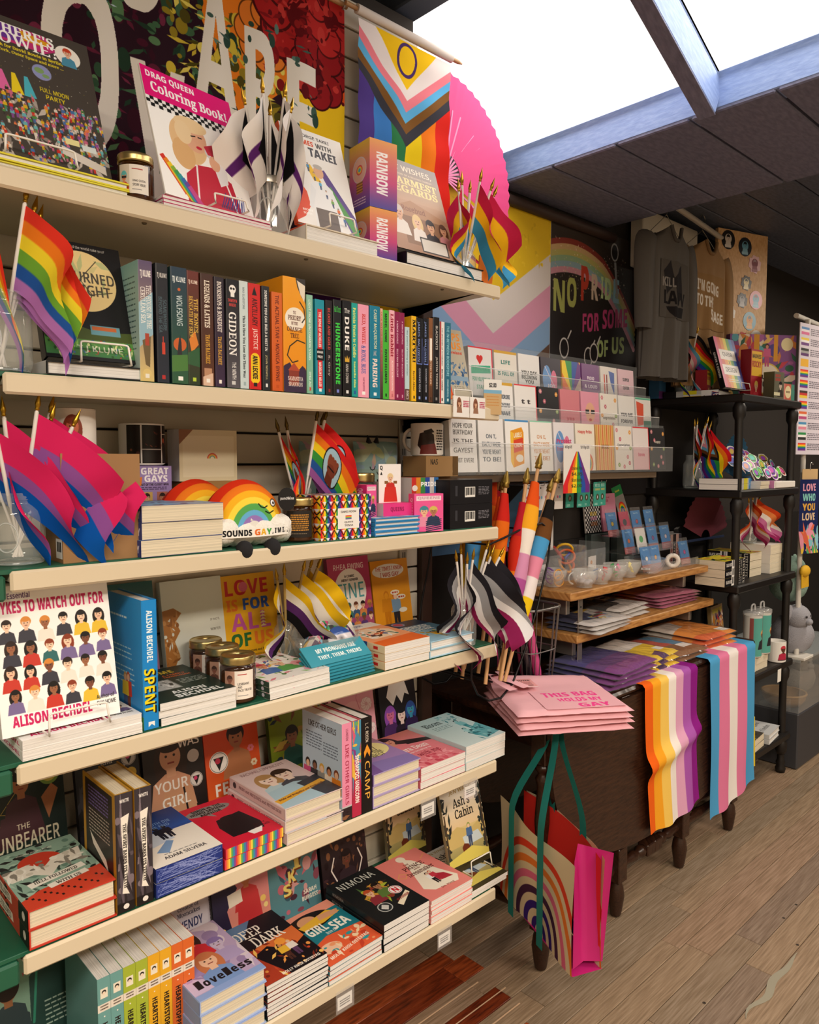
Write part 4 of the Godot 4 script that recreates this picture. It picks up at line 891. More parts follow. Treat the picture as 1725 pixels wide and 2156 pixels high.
# ------------------------------------------------------------------ second shelf
func fill_2_spines():
	var y = SY[2]; var c: Cv; var A
	# x, T, H, depth, hard, base colours (top, bottom), lettering rows [text, y0, y1, colour, font, x0%, w%], publisher mark colour, label
	var B = [
		[0.581,0.026,0.21,0.14,false,"#5a4a6c","#d8c07a",[["TJ KLUNE",8,15,"#f2efe8","b",12,76,0],["THE HOUSE IN THE",20,56,"#f2efe8","f",54,34,1],["CERULEAN SEA",22,52,"#f2efe8","f",14,34,1]],"#e8e4d8","upright paperback with seaside cottage on its teal and violet spine"],
		[0.613,0.023,0.21,0.14,true,"#16161c","#232a38",[["TJ KLUNE",8,13,"#e8e4dc","b",10,80,0],["SOMEWHERE",30,56,"#48606a","s",55,30,1],["BEYOND THE SEA",28,58,"#48606a","s",18,30,1]],"#b02a2a","upright black hardback with small red castle on its spine"],
		[0.641,0.032,0.209,0.14,true,"#1d3448","#2c5a3c",[["TJ KLUNE",8,14,"#e8ecec","b",12,76,0],["WOLFSONG",24,50,"#cfdadc","s",34,34,1]],"#f2f2ee","upright dark blue book with howling wolf under orange moon on spine"],
		[0.673,0.024,0.207,0.14,false,"#6a2a1e","#2a3a24",[["TJ KLUNE",8,12,"#f0e6d6","b",12,76,0],["THE BONES",24,54,"#e0b84a","f",54,34,1],["BENEATH MY SKIN",22,58,"#e0b84a","f",14,32,1]],"#b8d040","upright rust and forest green spine with gold capitals"],
		[0.700,0.026,0.207,0.14,false,"#43261a","#5a3422",[["LEGENDS & LATTES",6,48,"#f0e8d8","F",30,42,1],["TRAVIS BALDREE",54,80,"#f0b83a","f",34,34,1]],"#f2ede4","upright brown paperback spine with tavern door and gold author line"],
		[0.728,0.021,0.205,0.14,false,"#2a2028","#3a2744",[["BOOKSHOPS & BONEDUST",4,50,"#e8e0d8","F",28,46,1],["TRAVIS BALDREE",54,80,"#f0b83a","f",32,38,1]],"#f2ede4","upright dark violet spine with pale capitals and gold author line"],
		[0.753,0.028,0.205,0.14,false,"#121113","#5a565e",[["TAMSYN",18,21,"#d8403a","b",14,70,0],["MUIR",22,25,"#d8403a","b",24,50,0],["GIDEON",30,70,"#f4f2ee","F",20,56,1],["THE NINTH",76,92,"#f0eeea","s",40,30,1]],"#cccccc","upright black spine with a white skull and big white capitals"],
		[0.782,0.019,0.206,0.13,false,"#cfdcdc","#c6d6d8",[["MAX GLADSTONE",6,26,"#6a7a80","s",36,26,1],["This Is How You Lose the Time War",32,90,"#2a3034","F",34,32,1]],"#9ab0b4","upright pale grey-blue spine with dark italic title"],
		[0.802,0.027,0.205,0.13,false,"#cc2420","#cc2420",[["ANCILLARY",14,40,"#3a0c0a","s",30,44,1],["JUSTICE",42,62,"#f4e2da","s",30,44,1],["ANN LECKIE",68,90,"#1c1512","b",30,40,1]],"#1a1a1a","upright red spine with a yellow author panel"],
		[0.832,0.018,0.204,0.14,true,"#26282c","#26282c",[["SOMEONE YOU CAN BUILD A NEST IN",4,62,"#e8e6e2","b",32,36,1],["JOHN WISWELL",66,90,"#d8c890","s",34,32,1]],"#e8e8e8","upright charcoal hardback spine with white capitals"],
		[0.855,0.025,0.196,0.13,false,"#d86a28","#cf5a22",[["THE ACTUAL STAR • MONICA BYRNE",3,90,"#5a1e12","s",34,34,1]],"#c05018","upright orange paperback spine with dark capitals"],
		[0.882,0.056,0.232,0.16,false,"#f0a21c","#e8901a",[],"#f2e6d0","very thick orange fantasy paperback with dragon tail on its spine"],
		[0.940,0.016,0.203,0.13,false,"#8fc4ac","#7fb89c",[["LIGHT FROM UNCOMMON STARS",5,66,"#f0f6f0","s",30,36,1],["RYKA AOKI",78,96,"#e8f0ea","s",30,36,1]],"#c84a3a","upright mint green spine with thin white capitals"],
		[0.962,0.024,0.197,0.13,false,"#1f93a8","#1b8aa0",[["THE SONG OF ACHILLES",13,50,"#fbf2ee","b",36,28,1],["MADELINE MILLER",66,92,"#fbf2ee","b",36,28,1]],"#e8f0f0","upright teal spine with red title panel and black medal"],
		[0.989,0.018,0.199,0.13,false,"#241d20","#2a2022",[["BLOOD AND GOLD",8,52,"#c84a44","F",30,40,1],["S. Grey",58,80,"#d8ccc8","f",30,36,1]],"#8a2a2a","upright near-black spine with red gothic title"],
		[1.009,0.023,0.203,0.14,true,"#1c1d20","#1c1d20",[["Kat Dunn",7,13,"#3fd44a","f",10,80,0],["HUNGERSTONE",24,88,"#3fd44a","b",24,56,1]],"#7a86d8","upright black spine with neon green capitals"],
		[1.035,0.024,0.205,0.14,false,"#161517","#161517",[["The",8,13,"#f0eeea","f",20,60,0],["DUKE",17,52,"#f6f4f0","b",24,52,1],["ANNA COWAN",66,86,"#e0dcd4","s",34,32,1]],"#e8e8e8","upright black spine with wide white capitals and gold crown"],
		[1.060,0.017,0.203,0.13,false,"#21a39c","#1d9a94",[["Patricia Wants to Cuddle",5,58,"#f2ec7a","F",22,52,1],["Samantha Allen",62,90,"#f2ec7a","F",30,38,1]],"#2a50a0","upright turquoise spine with yellow serif lettering"],
		[1.078,0.031,0.203,0.14,false,"#f0a2ba","#ef9fb6",[["RED, WHITE",10,42,"#c8302c","f",32,36,1],["& ROYAL BLUE",44,74,"#2f55a0","f",32,36,1],["CASEY McQUISTON",78,93,"#8a3a5a","s",40,20,1]],"#f4f2f0","upright bubblegum pink spine with red and blue title"],
		[1.112,0.030,0.205,0.14,false,"#1b7f9e","#197a98",[["CASEY McQUISTON",4,46,"#f4e7b8","s",34,34,1],["THE",48,54,"#f0c8c0","s",36,26,1],["PAIRING",57,88,"#f6dcd2","b",26,46,1]],"#e6eef0","upright blue-teal spine with pale capitals"],
		[1.143,0.008,0.202,0.13,false,"#e8b89a","#3a2a2a",[["OUR WIVES UNDER THE SEA",4,70,"#b0402c","f",20,60,1]],"#3a2a2a","very thin peach spine between blue and green books"],
		[1.151,0.018,0.2,0.13,false,"#4ab83a","#46b238",[["MODEL HOME",4,36,"#15301a","b",28,42,1],["RIVERS SOLOMON",44,82,"#15301a","b",28,42,1]],"#163a1a","upright bright green spine with dark green capitals"],
		[1.170,0.017,0.202,0.14,true,"#f2b8c4","#e08a8e",[["Little Rabbit",4,52,"#9a1f34","F",18,60,1],["ALYSSA SONGSIRIDEJ",56,90,"#fbeef0","s",34,30,1]],"#c86a70","upright pale pink hardback spine with wine serif title"],
		[1.187,0.017,0.201,0.12,false,"#8c1f4e","#861c4a",[["A MINOR CHORUS",10,36,"#f0dfe6","s",34,32,1],["BILLY-RAY BELCOURT",42,74,"#f0dfe6","s",34,32,1]],"#d8a0b8","upright wine-red spine, one of an identical pair"],
		[1.204,0.014,0.201,0.12,false,"#8c1f4e","#861c4a",[["A MINOR CHORUS",10,36,"#f0dfe6","s",34,32,1],["BILLY-RAY BELCOURT",42,74,"#f0dfe6","s",34,32,1]],"#d8a0b8","upright wine-red spine, one of an identical pair"],
		[1.219,0.015,0.17,0.12,true,"#bfd8dc","#b9d4d8",[["the poetry of being a woman",4,66,"#3a5a64","f",26,34,1],["DODDS",86,98,"#f0e8e0","b",26,50,1]],"#5a3a34","short pale blue spine with brown foot"],
		[1.240,0.016,0.198,0.14,true,"#f0bb1c","#eeb81a",[["MARTYR!",4,54,"#1c1712","F",16,66,1],["Kaveh Akbar",64,88,"#5a3a10","f",24,46,1]],"#2a2a2a","upright golden yellow spine with black capitals"],
		[1.256,0.021,0.196,0.13,false,"#17171c","#141418",[["JAMES BALDWIN",4,52,"#8aa0dc","s",16,40,1],["GIOVANNI'S ROOM",60,88,"#d0d4e4","s",40,28,1]],"#8aa0dc","upright black spine with blue line frame, one of a pair"],
		[1.279,0.018,0.198,0.13,false,"#17171c","#141418",[["JAMES BALDWIN",4,52,"#8aa0dc","s",16,40,1],["GIOVANNI'S ROOM",60,88,"#d0d4e4","s",40,28,1]],"#8aa0dc","upright black spine with blue line frame, one of a pair"],
		[1.298,0.013,0.201,0.13,false,"#8a5a38","#5a3a28",[["THE COLLECTED TALES",24,78,"#f2e8dc","f",30,40,1]],"#2a1c14","thin brown spine with a cream title panel"],
		[1.312,0.022,0.205,0.14,true,"#1c1b1d","#1c1b1d",[["BLACKOUTS",10,38,"#d8d4cc","s",36,34,1],["JUSTIN TORRES",46,84,"#d8d4cc","s",36,34,1]],"#888888","upright black hardback spine with wide-spaced grey capitals"],
		[1.336,0.016,0.197,0.13,false,"#ece8e2","#e6e2dc",[["THE MYSTERIES OF PITTSBURGH",8,54,"#55555a","s",34,30,1],["MICHAEL CHABON",58,84,"#222226","b",34,30,1]],"#333333","upright white spine with a red left edge"],
		[1.353,0.022,0.197,0.13,false,"#2c6f88","#2a6a82",[["THE IN-BETWEEN BOOKSTORE",4,66,"#a8dce4","s",30,40,1],["EDWARD UNDERHILL",70,92,"#d8eef0","s",36,26,1]],"#d8f0f0","upright slate blue spine with light blue capitals at row end"],
	]
	for i in B.size():
		var b = B[i]; var gp = ""
		c = ca(b[1], b[2], b[5], 1700.0).grad(b[5], b[6])
		if i == 0: c.p([0,35,100,25,100,60,0,72], "#8fb4c4").p([20,66,80,62,70,88,40,86], "#6a5a3a").r(40,60,28,10,"#a8402c").e(50,93,30,"#d8c07a")
		if i == 1: c.r(40, 66, 26, 10, "#c8402c").r(48, 61, 6, 6, "#c8402c")
		if i == 2: c.e(50, 66, 38, "#c8602c").p([30,78,44,62,52,58,58,64,62,78], "#2a2a2e").p([0,76,100,74,100,88,0,90], "#4a7a3a").e(50,19,9,"#c8602c")
		if i == 3: c.p([10,60,60,52,90,64,30,72], "#d88030").p([0,72,100,66,100,84,0,82], "#2f5a38")
		if i == 4: c.r(20,84,60,14,"#b88a6a").p([10,92,90,88,90,100,10,100],"#d8b8a0")
		if i == 6: c.e(50, 9, 26, "#f2f0ec", 30).r(36, 12, 28, 4, "#f2f0ec").e(40, 8.5, 8, "#111111").e(60, 8.5, 8, "#111111")
		if i == 8: c.p([50,3,70,11,30,11], "#1a1312").e(50, 70, 36, "#f0c81c").e(50, 90, 36, "#f0c81c").r(14, 70, 72, 22, "#f0c81c")
		if i == 11:
			c.p([55,0,100,0,100,22,78,16,62,8], "#3a3430").p([60,2,96,6,90,20,74,14], "#e8dcc8").e(52, 36, 40, "#f2e9da", 42).p([0,78,30,74,50,84,80,76,100,80,100,100,0,100], "#3a2a44").r(26,80,40,14,"#8a3a2c").p([22,81,46,74,70,81],"#b04a30")
			c.l([70,20,88,26,92,34,80,38], 4, "#2a2622").l([92,56,60,54,30,60,20,68,40,74,62,72], 4, "#2a2622")
			for q in [["THE",29,12],["PRIORY",33,52],["OF THE",38.5,26],["ORANGE",43,60],["TREE",48.5,34]]: c.t(q[0], 50-q[2]/2.0, q[1], q[2], 4 if q[2] > 30 else 2.6, "#4a1e14", "f")
			c.t("SAMANTHA", 22, 86, 60, 3.6, "#f6efe4", "f").t("SHANNON", 24, 91, 56, 3.6, "#f6efe4", "f")
		if i == 13: c.r(24, 10, 52, 84, "#d3252c").r(12, 52, 80, 12, "#141214").t("WINNER", 18, 54, 66, 2.6, "#ffffff").t("PRIZE", 24, 59, 54, 2.6, "#ffffff")
		if i == 16: c.p([24,64,24,58,38,61,50,57,62,61,76,58,76,64], "#d8a83a")
		if i == 25: c.r(0, 84, 100, 16, "#5a3a34")
		if i == 27 or i == 28: gp = "paired black spines with blue line frames"; c.r(6,34,6,20,"#6f86d8").r(88,24,6,30,"#6f86d8").r(6,54,88,1.2,"#6f86d8")
		if i == 23 or i == 24: gp = "paired wine-red spines"
		if i == 29: c.r(10, 20, 80, 60, "#8a5a38").r(12, 24, 76, 26, "#efe4d6")
		if i == 31: c.r(0, 0, 22, 100, "#b8282c")
		for s in b[7]:
			c.t(s[0], s[5], s[1], s[6], s[2] - s[1], s[3], s[4], s[7])
		if i != 11: c.r(36, 93.5, 28, 3.4, b[8])
		var back = Color(b[5]).lerp(Color(b[6]), 0.4)
		var f2 = cv(8, int(b[2]*1700), back)
		if i == 0: f2 = cv(190, int(b[2]*1700)).grad("#8cc0bc", "#c8d8d4"); f2.lines(30, 12, 60, 14, 4.6, 1.0, "#4a6a6a", 4).l([80,96,70,80,82,86,78,74], 2, "#2a4a80")
		A = art(f2, c, back)
		if i == 0: A.k = A.f; A.f = A.b
		if i == 11: A.k = A.b
		spine_out(b[0], ZF, y, b[3], b[2], b[1], A, b[4], b[9], {"group": gp, "cream": i % 3 == 0})
	# face-out moon book on a flat black hardback
	c = ca(0.15, 0.22, "#17171a")
	c.t("Where will the end of the world take you?", 10, 3, 72, 3, "#d8d4cc", "f").e(52, 33, 38, "#e6cf94").scatter(21, 26, ["#d8bd7c","#cfc48a","#b9c08a","#e8d8a8"], 22, 16, 60, 34, 3, 12).l([70,14,48,32,60,44,46,62], 0.9, "#3a3428").l([60,44,84,40], 0.9, "#3a3428")
	c.t("WE BURNED", 8, 25, 80, 9, "#4a4640", "s").t("SO BRIGHT", 10, 36, 72, 9, "#4a4640", "s").p([0,76,30,70,60,76,100,74,100,84,0,84], "#4a5a2a").r(52, 70, 34, 8, "#6aa0b0").r(54, 71, 28, 3, "#c86a3a").r(8, 64, 16, 5, "#7a8a5a").r(14, 69, 1.5, 6, "#555555")
	c.grad("#5f9a4a", "#3f7a4a", 83, 97).scatter(22, 70, ["#8ac058","#c83a3a","#3f6aa0","#2f5a30","#d8e0a0"], 0, 83, 100, 13, 1, 4).t("T J KLUNE", 34, 88, 52, 6, "#e4e8d4", "s")
	A = art(c, cv(30, 319, "#101012"), "#121214")
	stack(0.427, ZF, y, 0.16, 0.2, 0.023, 1, art(cv(40, 60, "#141416"), cv(32, 290, "#121214").t("BRIGHT", 20, 66, 60, 26, "#5a6a70", "s", 1), "#131315"), true, 0.0, "black hardback lying flat under the moon-cover book", "")
	face(0.432, -1.335, y + 0.023, 0.15, 0.22, 0.026, A, true, 0.3, 0.0, "black-covered hardback with a big cracked golden moon", {"called": "moon_book"})
	easel(V(0.52, y + 0.023, -1.325), 0.085, 0.036, "white wire stand holding the moon-cover book")
	# jar of rainbow hand flags
	var jp = V(0.372, y, -1.35); jar(jp, 0.045, 0.13, "large clear embossed mason jar holding rainbow hand flags")
	bouquet(jp, [[0.14,0.12,1.15,0.5,1.1,1.12],[0.22,0.06,1.1,0.55,1.15,1.08],[0.28,0.0,0.9,0.7,1.25,1.06],[-0.14,0.12,0.5,1.1,1.5,1.0],[-0.3,0.25,2.0,1.0,1.4,0.9]], FL.rainbow, "small rainbow hand flag in the embossed jar", "rainbow hand flags in the embossed jar", 0.235, 0.135, 0.15, {"rip": 0.015})
	# orange-lettered novel at the row's end, price ticket
	c = ca(0.135, 0.205, "#b9b09c")
	c.t("TRAMPS", 8, 5, 84, 10, "#e8923a").t("LIKE US", 8, 17, 84, 10, "#e8923a").t("Joe Westmoreland", 8, 29, 84, 5, "#c8402c").p([20,40,42,38,52,50,44,64,50,92,14,98,8,60], "#e2502a").e(32, 46, 10, "#d8441f", 13).p([22,70,40,66,46,92,18,94], "#e88a3a")
	c.scatter(24, 60, ["#3f6a98","#5a82a8","#2f5580"], 46, 44, 50, 30, 2, 7).r(48, 62, 52, 6, "#8aa4b8").r(54, 74, 34, 8, "#c4bca8").lines(56, 75.5, 30, 3, 2.2, 0.8, "#6a6458").r(60, 88, 26, 6, "#c4bca8")
	A = art(c, cv(20, 297, "#8a8474"), "#8a8474")
	face(1.372, -1.36, y, 0.135, 0.205, 0.02, A, false, 0.22, 0.0, "tan novel with orange block title and red figure, face out")
	easel(V(1.44, y, -1.345), 0.07, 0.04, "white wire stand holding the orange-titled tan novel")
	c = cv(70, 120, "#c9a878").r(0, 0, 100, 38, "#e8e8e4").r(0, 30, 100, 10, "#7ab0d0").t("$2.00", 30, 10, 40, 14, "#222222", "b").lines(16, 48, 68, 4, 8, 2.4, "#c88a48", 2)
	A = flat(c); single("price_ticket", MB.new().box(V(-0.027,0,-0.001), V(0.027,0.09,0.001), A.f), pmat(A.pg, "m"), "tan price ticket marked two dollars beside the tan novel", "price tag", V(1.52, y - 0.02, -1.293), "", -0.3)
	# two small illustrated cards clipped to the lip
	c = cv(90, 76, "#eeebe6"); c.e(36, 40, 15, "#8a5a44", 28).bust(38, 34, 9, "#e0b090", "#7a4a34", "#9a7058", true); c.lines(62, 22, 34, 4, 8, 4, "#b02a4a", 3)
	A = flat(c)
	for i in 2: single("sticker_card", MB.new().box(V(-0.029,-0.03,-0.0015), V(0.029,0.022,0.0015), A.f), pmat(A.pg, "g"), "small white sticker of a long-haired figure clipped to the shelf end", "sticker", V(1.395 + i*0.063, y - 0.002, -1.289 - 0.002*i), "stickers clipped to the second shelf")
# ------------------------------------------------------------------ third shelf
func plush_rainbow(at, yaw, lb):
	var t = thing("rainbow_plush", lb, "plush toy", at, "", yaw)
	var c = cv(200, 120, "#d8341a")
	for q in [[48,"#d8341a"],[44,"#ea7a22"],[38,"#f0b428"],[32,"#f2d84a"],[26,"#5aa858"],[20,"#6ab0dc"],[15,"#9a7ac0"],[10,"#e9e5de"]]: c.e(50, 100, q[0], q[1], q[0]*1.12)
	c.l([56,52,59,58,63,60,67,57], 1.2, "#1a1a1a").e(76, 52, 4.2, "#1a1a1a").e(76, 52, 3.3, "#ffffff").e(76.5, 52.5, 1.4, "#1a1a1a").l([64,66,69,70,75,66], 1.2, "#1a1a1a")
	var A = flat(c); var R = 0.092
	var m = MB.new()
	for s in [1, -1]:
		m.grid(func(u, v):
			var a = PI*u; var r = v
			return V(-cos(a)*R*r, 0.03 + sin(a)*R*1.12*r, s*0.045*pow(max(0.0, 1.0 - pow(r, 3.5)), 0.5)), 28, 12, Rect2(0,0,1,1), s < 0)
	for i in m.v.size():      # arches are printed on the front half
		var p = m.v[i]; var w = Vector2(0.5 + p.x/(2*R)*0.96, 1.0 - (p.y - 0.03)/(R*1.12)*0.9)
		m.uv[i] = A.f.position + A.f.size * (w if p.z > 0.0 else Vector2(0.02, 0.06))
	part(t, "arch_body", m, pmat(A.pg, "c"))
	var cl = MB.new()
	for q in [[-0.06,0.03,0.038],[-0.02,0.026,0.036],[0.025,0.028,0.037],[0.062,0.032,0.038],[0.0,0.05,0.028],[-0.075,0.02,0.028],[0.078,0.02,0.026]]: cl.blob(V(q[0], q[1] + 0.002, 0.012), V(q[2]*1.1, q[2]*0.85, q[2]*1.15), 14, 10, 0.18, int(q[0]*1000))
	part(t, "fleece_cloud", cl, fleece, "white curly fleece cloud")
	var c2 = cv(160, 26, "#f4f1ea").t("SOUNDS", 2, 12, 38, 70, "#1c1c1c").t("G", 44, 12, 8, 70, "#e06a28").t("A", 53, 12, 8, 70, "#e8b02a").t("Y", 62, 12, 8, 70, "#4aa050").t(", I'M IN.", 71, 12, 28, 70, "#1c1c1c")
	var B = flat(c2); part(t, "embroidery", MB.new().grid(func(u, v): return V((u-0.5)*0.155, 0.037 - v*0.017, 0.062 - 0.012*pow(absf(u-0.5)*2, 2.0)), 14, 1, B.f, true), pmat(B.pg, "c"))
	for s in [-0.03, 0.035]: part(t, "foot", MB.new().blob(V(s, -0.006, 0.055), V(0.018, 0.02, 0.016), 14, 10), mat("#17161a", 0.9))
	var d = cv(60, 60, "#141316").t("punchkins", 14, 40, 74, 16, "#f0f0f0"); B = flat(d)
	var pl = PackedVector2Array(); for i in 20: pl.append(Vector2(cos(TAU*i/20), sin(TAU*i/20))*Vector2(0.02, 0.024))
	part(t, "hang_tag", MB.new().prism(pl, 0, 0.001, B.f).moved(Transform3D(Basis(Vector3.UP, -0.2), V(0.075, 0.092, 0.05))), pmat(B.pg, "g"))
	return t
var fleece: StandardMaterial3D
func plush_book(at, yaw, lb, roll := 0.0):
	var t = thing("book_plush", lb, "plush toy", at, "", yaw); t.rotation.z = roll
	var c = cv(150, 190).grad("#7fa0a0", "#a8c4bc"); c.scatter(31, 26, ["#b9a0b0","#8fb4c4","#a8b890","#c8b098","#90a8b8"], 0, 0, 100, 100, 12, 30)
	c.grad("#8fa89e","#9cc0bc", 42, 100); c.scatter(32, 12, ["#a4c4c0","#b0bca0","#98b4c4"], 0, 0, 100, 100, 16, 34)
	for x in [30, 62]: c.l([x-6,38,x-4,42,x,43.5,x+4,42,x+6,38], 1.6, "#1c1c1e")
	c.l([40,46,43,50,48,50,51,46], 1.6, "#1c1c1e").t("I LIKE", 30, 58, 40, 7, "#17171a").t("MY BOOKS", 20, 68, 60, 7.5, "#17171a").t("QUEER", 22, 79, 56, 9, "#17171a")
	var A = flat(c); var m = MB.new(); var W = 0.072; var H = 0.086
	for s in [1, -1]:
		m.grid(func(u, v):
			var a = u*2-1; var b = v*2-1; var k = pow(max(0.0, (1-pow(absf(a),5))*(1-pow(absf(b),5))), 0.4)
			return V(a*W*(1.0+0.03*sin(b*5)), H - b*H*(1.0+0.02*sin(a*4)), s*0.024*k), 16, 18, A.f, s > 0)
	part(t, "body", m, pmat(A.pg, "c"))
	for s in [-1, 1]: part(t, "ear", MB.new().tube([V(s*0.012 - 0.01, 2*H - 0.004, 0), V(s*0.016 - 0.01, 2*H + 0.018, 0)], [0.009, 0.001], 10), mat("#141316", 0.9))
	part(t, "arm", MB.new().blob(V(0.035, 0.012, 0.032), V(0.022, 0.012, 0.012), 12, 8), mat("#141316", 0.9))
func fill_3_shelf():
	var y = SY[3]; var c: Cv; var A; var B
	fleece = mat("#f1eee6", 0.95, 0.0, {"normal_enabled": true, "normal_texture": ntex(33, 0.06, [], 256, 256, 3, FastNoiseLite.TYPE_CELLULAR, true, 8.0), "uv1_triplanar": true, "uv1_scale": V(14, 14, 14)})
	# jar and bi flags
	var jp = V(0.392, y, -1.37); jar(jp, 0.042, 0.12, "clear jar full of pink, violet and blue hand flags")
	var fo = {"rip": 0.018}
	bouquet(jp, [[-0.22,0.25,0.35,0.55,1.15,0.95],[-0.1,0.1,0.45,0.6,1.1,1.0],[0.1,0.2,0.4,0.5,1.0,1.06],[0.24,0.05,0.25,0.6,1.0,1.06],[0.22,0.18,0.5,0.7,1.0,1.0],[0.42,0.15,0.3,0.6,0.95,1.02],[-0.3,0.0,0.9,0.8,1.2,0.98]], FL.bi, "pink, violet and blue hand flag in the third-shelf jar", "pink, violet and blue hand flags", 0.235, 0.125, 0.17, fo)
	# brown cardboard box with barcode
	c = cv(170, 260, "#9a744c"); A = art(c, cv(120, 260, "#87643f").r(70, 78, 26, 18, "#e8e6e0").lines(74, 81, 18, 1, 4, 9, "#222222"), "#8f6b44")
	carton("cardboard_box", 0.135, 0.185, 0.12, A, "plain brown cardboard box behind the pink and blue flags", "box", V(0.515, y, -1.378), -0.02, "", "m")
	c = cv(150, 110, "#ece8e0").bust(44, 40, 14, "#c86a4a", "#8a3a24", "#d8502c", true); mug(V(0.50, y + 0.1855, -1.40), 0.036, 0.02 + 0.06, flat(c), "white mug with red printed figure on the cardboard box", -0.3)
	# purple mug box and dark mug in front of the slats
	c = cv(200, 150, "#9582b8").r(0, 0, 6, 100, "#6a9a4a").t("GREAT", 44, 4, 50, 15, "#f2eef4").t("GAYS", 50, 21, 42, 15, "#f2eef4").t("OUT OF THE CLOSET MUG", 42, 39, 52, 5, "#2a2030").lines(44, 47, 46, 2, 4, 2, "#4a3a60").person(26, 96, 86, "#d8b090", "#d8d4d0", "#3a5a90", "#8a6a3a").p([34,28,46,24,44,44,34,40], "#e07a2a").r(44, 58, 20, 36, "#c8a860").r(72, 58, 20, 36, "#a86a5a").bust(54, 70, 5, "#d8a884", "#2a2420", "#5a7a98").bust(82, 70, 5, "#c89070", "#2a2420", "#c8a898")
	A = art(c, null, "#7f6fa8"); carton("mug_box", 0.118, 0.092, 0.1, A, "lilac mug carton printed with small portraits", "box", V(0.674, y + 0.07, -1.555), 0.0)
	carton("cardboard_box", 0.12, 0.07, 0.1, art(cv(20, 20, "#a8824a"), null, "#9a744c"), "low tan carton under the lilac mug carton", "box", V(0.675, y, -1.555), 0.0, "", "m")
	c = cv(200, 120, "#1c1412")
	for q in [[26,0],[68,0]]: c.r(q[0], 0, 3, 100, "#e4e0da")
	c.r(28, 62, 40, 2.5, "#e4e0da").r(70, 22, 30, 2.5, "#e4e0da").scatter(35, 14, ["#6a3028","#8a4a30","#4a2a24"], 4, 10, 90, 80, 3, 8).e(76, 40, 4, "#c85a3a")
	mug(V(0.69, y + 0.1625, -1.55), 0.046, 0.088, flat(c), "white mug wrapped in a dark window-pane print", 0.1)
	# cream boxed note cards on a carton
	carton("cardboard_box", 0.12, 0.128, 0.09, art(cv(20, 20, "#a07a48"), null, "#94703f"), "plain tan carton under the cream card box", "box", V(0.825, y, -1.565), 0.0, "", "m")
	c = cv(190, 160, "#d8cba8").r(6, 12, 88, 80, "#e2d7b8"); for q in [[9,"#c8403a"],[7.6,"#e08a3a"],[6.2,"#d8b84a"],[4.8,"#5a8a8a"],[3.4,"#e2d7b8"]]: c.e(56, 56, q[1-1], q[1])
	c.r(40, 56, 32, 12, "#e2d7b8").p([0,0,24,0,0,30], "#8a5a3a")
	carton("card_box", 0.14, 0.112, 0.055, flat(c), "cream boxed note cards with a tiny rainbow on the lid", "box", V(0.83, y + 0.1285, -1.55), 0.0)
	# stack of three thick paperbacks, blue spines
	c = ca(0.13, 0.16, "#7fb4d8").t("RIVALRY", 8, 40, 84, 16, "#2a3f80").scatter(36, 30, ["#c83a4a","#f2f0ee","#2a3f80","#5a3a34"], 0, 0, 100, 100, 4, 12)
	A = art(c, ca(0.031, 0.16, "#2b3f86").t("RIVALRY", 24, 56, 44, 40, "#e8e6f0", "b", 1), "#2b3f86")
	stack(0.575, -1.303, y, 0.163, 0.16, 0.031, 3, A, false, 0.0, "thick cream-edged paperback with blue spine", "stacked thick paperbacks with blue spines", {"cream": true})
	plush_rainbow(V(0.815, y + 0.002, -1.36), 0.0, "winking plush rainbow sitting on a fleece cloud with black feet")
	plush_rainbow(V(0.762, y + 0.002, -1.458), 0.12, "plush rainbow half hidden behind the winking one")
	# fist flags
	jp = V(1.03, y, -1.46); jar(jp, 0.035, 0.11, "clear jar of fist flags on the third shelf")
	bouquet(jp, [[-0.35,0.1,0.9,1.0,1.4,1.0],[-0.2,0.05,1.6,1.0,1.4,0.98],[0.02,0.25,0.75,0.75,1.2,1.08],[0.12,0.25,0.5,0.7,1.2,1.1],[0.2,0.1,0.3,0.9,1.3,1.04]], FL.fist, "rainbow hand flag with raised fist in third-shelf jar", "fist hand flags on the third shelf", 0.24, 0.12, 0.16, {"rip": 0.02, "tip": "#5a4a24"})
	# candles, trivia box
	c = cv(130, 110, "#221d18"); c.lines(16, 14, 68, 8, 8, 4.5, "#c88a30", 6); c.lines(16, 84, 60, 1, 8, 2.5, "#8a7a60", 6)
	candle(V(0.942, y, -1.345), 0.034, 0.094, flat(c), "amber jar candle with a black and gold label beside rainbow plush", -0.5)
	c = cv(130, 110, "#e9e2d8").t("NAVIGATING", 30, 40, 50, 9, "#2a2522", "s").t("QUEER DRAMA", 28, 54, 54, 9, "#2a2522", "s").r(40, 16, 26, 3, "#a83a34")
	candle(V(1.195, y + 0.018, -1.44), 0.036, 0.125, flat(c), "tall amber jar candle with white label behind pink card decks", -0.55)
	c = cv(200, 160, "#2a2430")
	c.stripes(RB + RB + RB + RB + RB, false)
	for i in 9:
		for j in 7:
			var x = i*12.0 + (6 if j % 2 else 0) - 4; var yy = j*16.0 - 2
			c.l([x, yy, x+6, yy+13, x+12, yy], 1.6, "#2a2024").p([x+2.6, yy, x+9.4, yy, x+6, yy+8], "#ece6ea")
	c.r(33, 30, 42, 46, "#f0ede8").t("GAMES ROOM", 39, 36, 30, 4.5, "#3a3430", "s").stripes(RB, true, 48, 47, 12, 9).t("QUEER", 46, 60, 17, 4.5, "#3a3430", "s").t("TRIVIA", 46, 67, 17, 4.5, "#3a3430", "s")
	A = flat(c); A.b = Rect2(A.f.position + A.f.size*Vector2(0.0,0.0), A.f.size*Vector2(0.3,1.0)); A.t = A.f; A.l = A.b; A.r = A.b
	carton("trivia_box", 0.142, 0.098, 0.1, A, "trivia box patterned with rainbow chevrons and a white panel", "box", V(1.047, y, -1.36), 0.0)
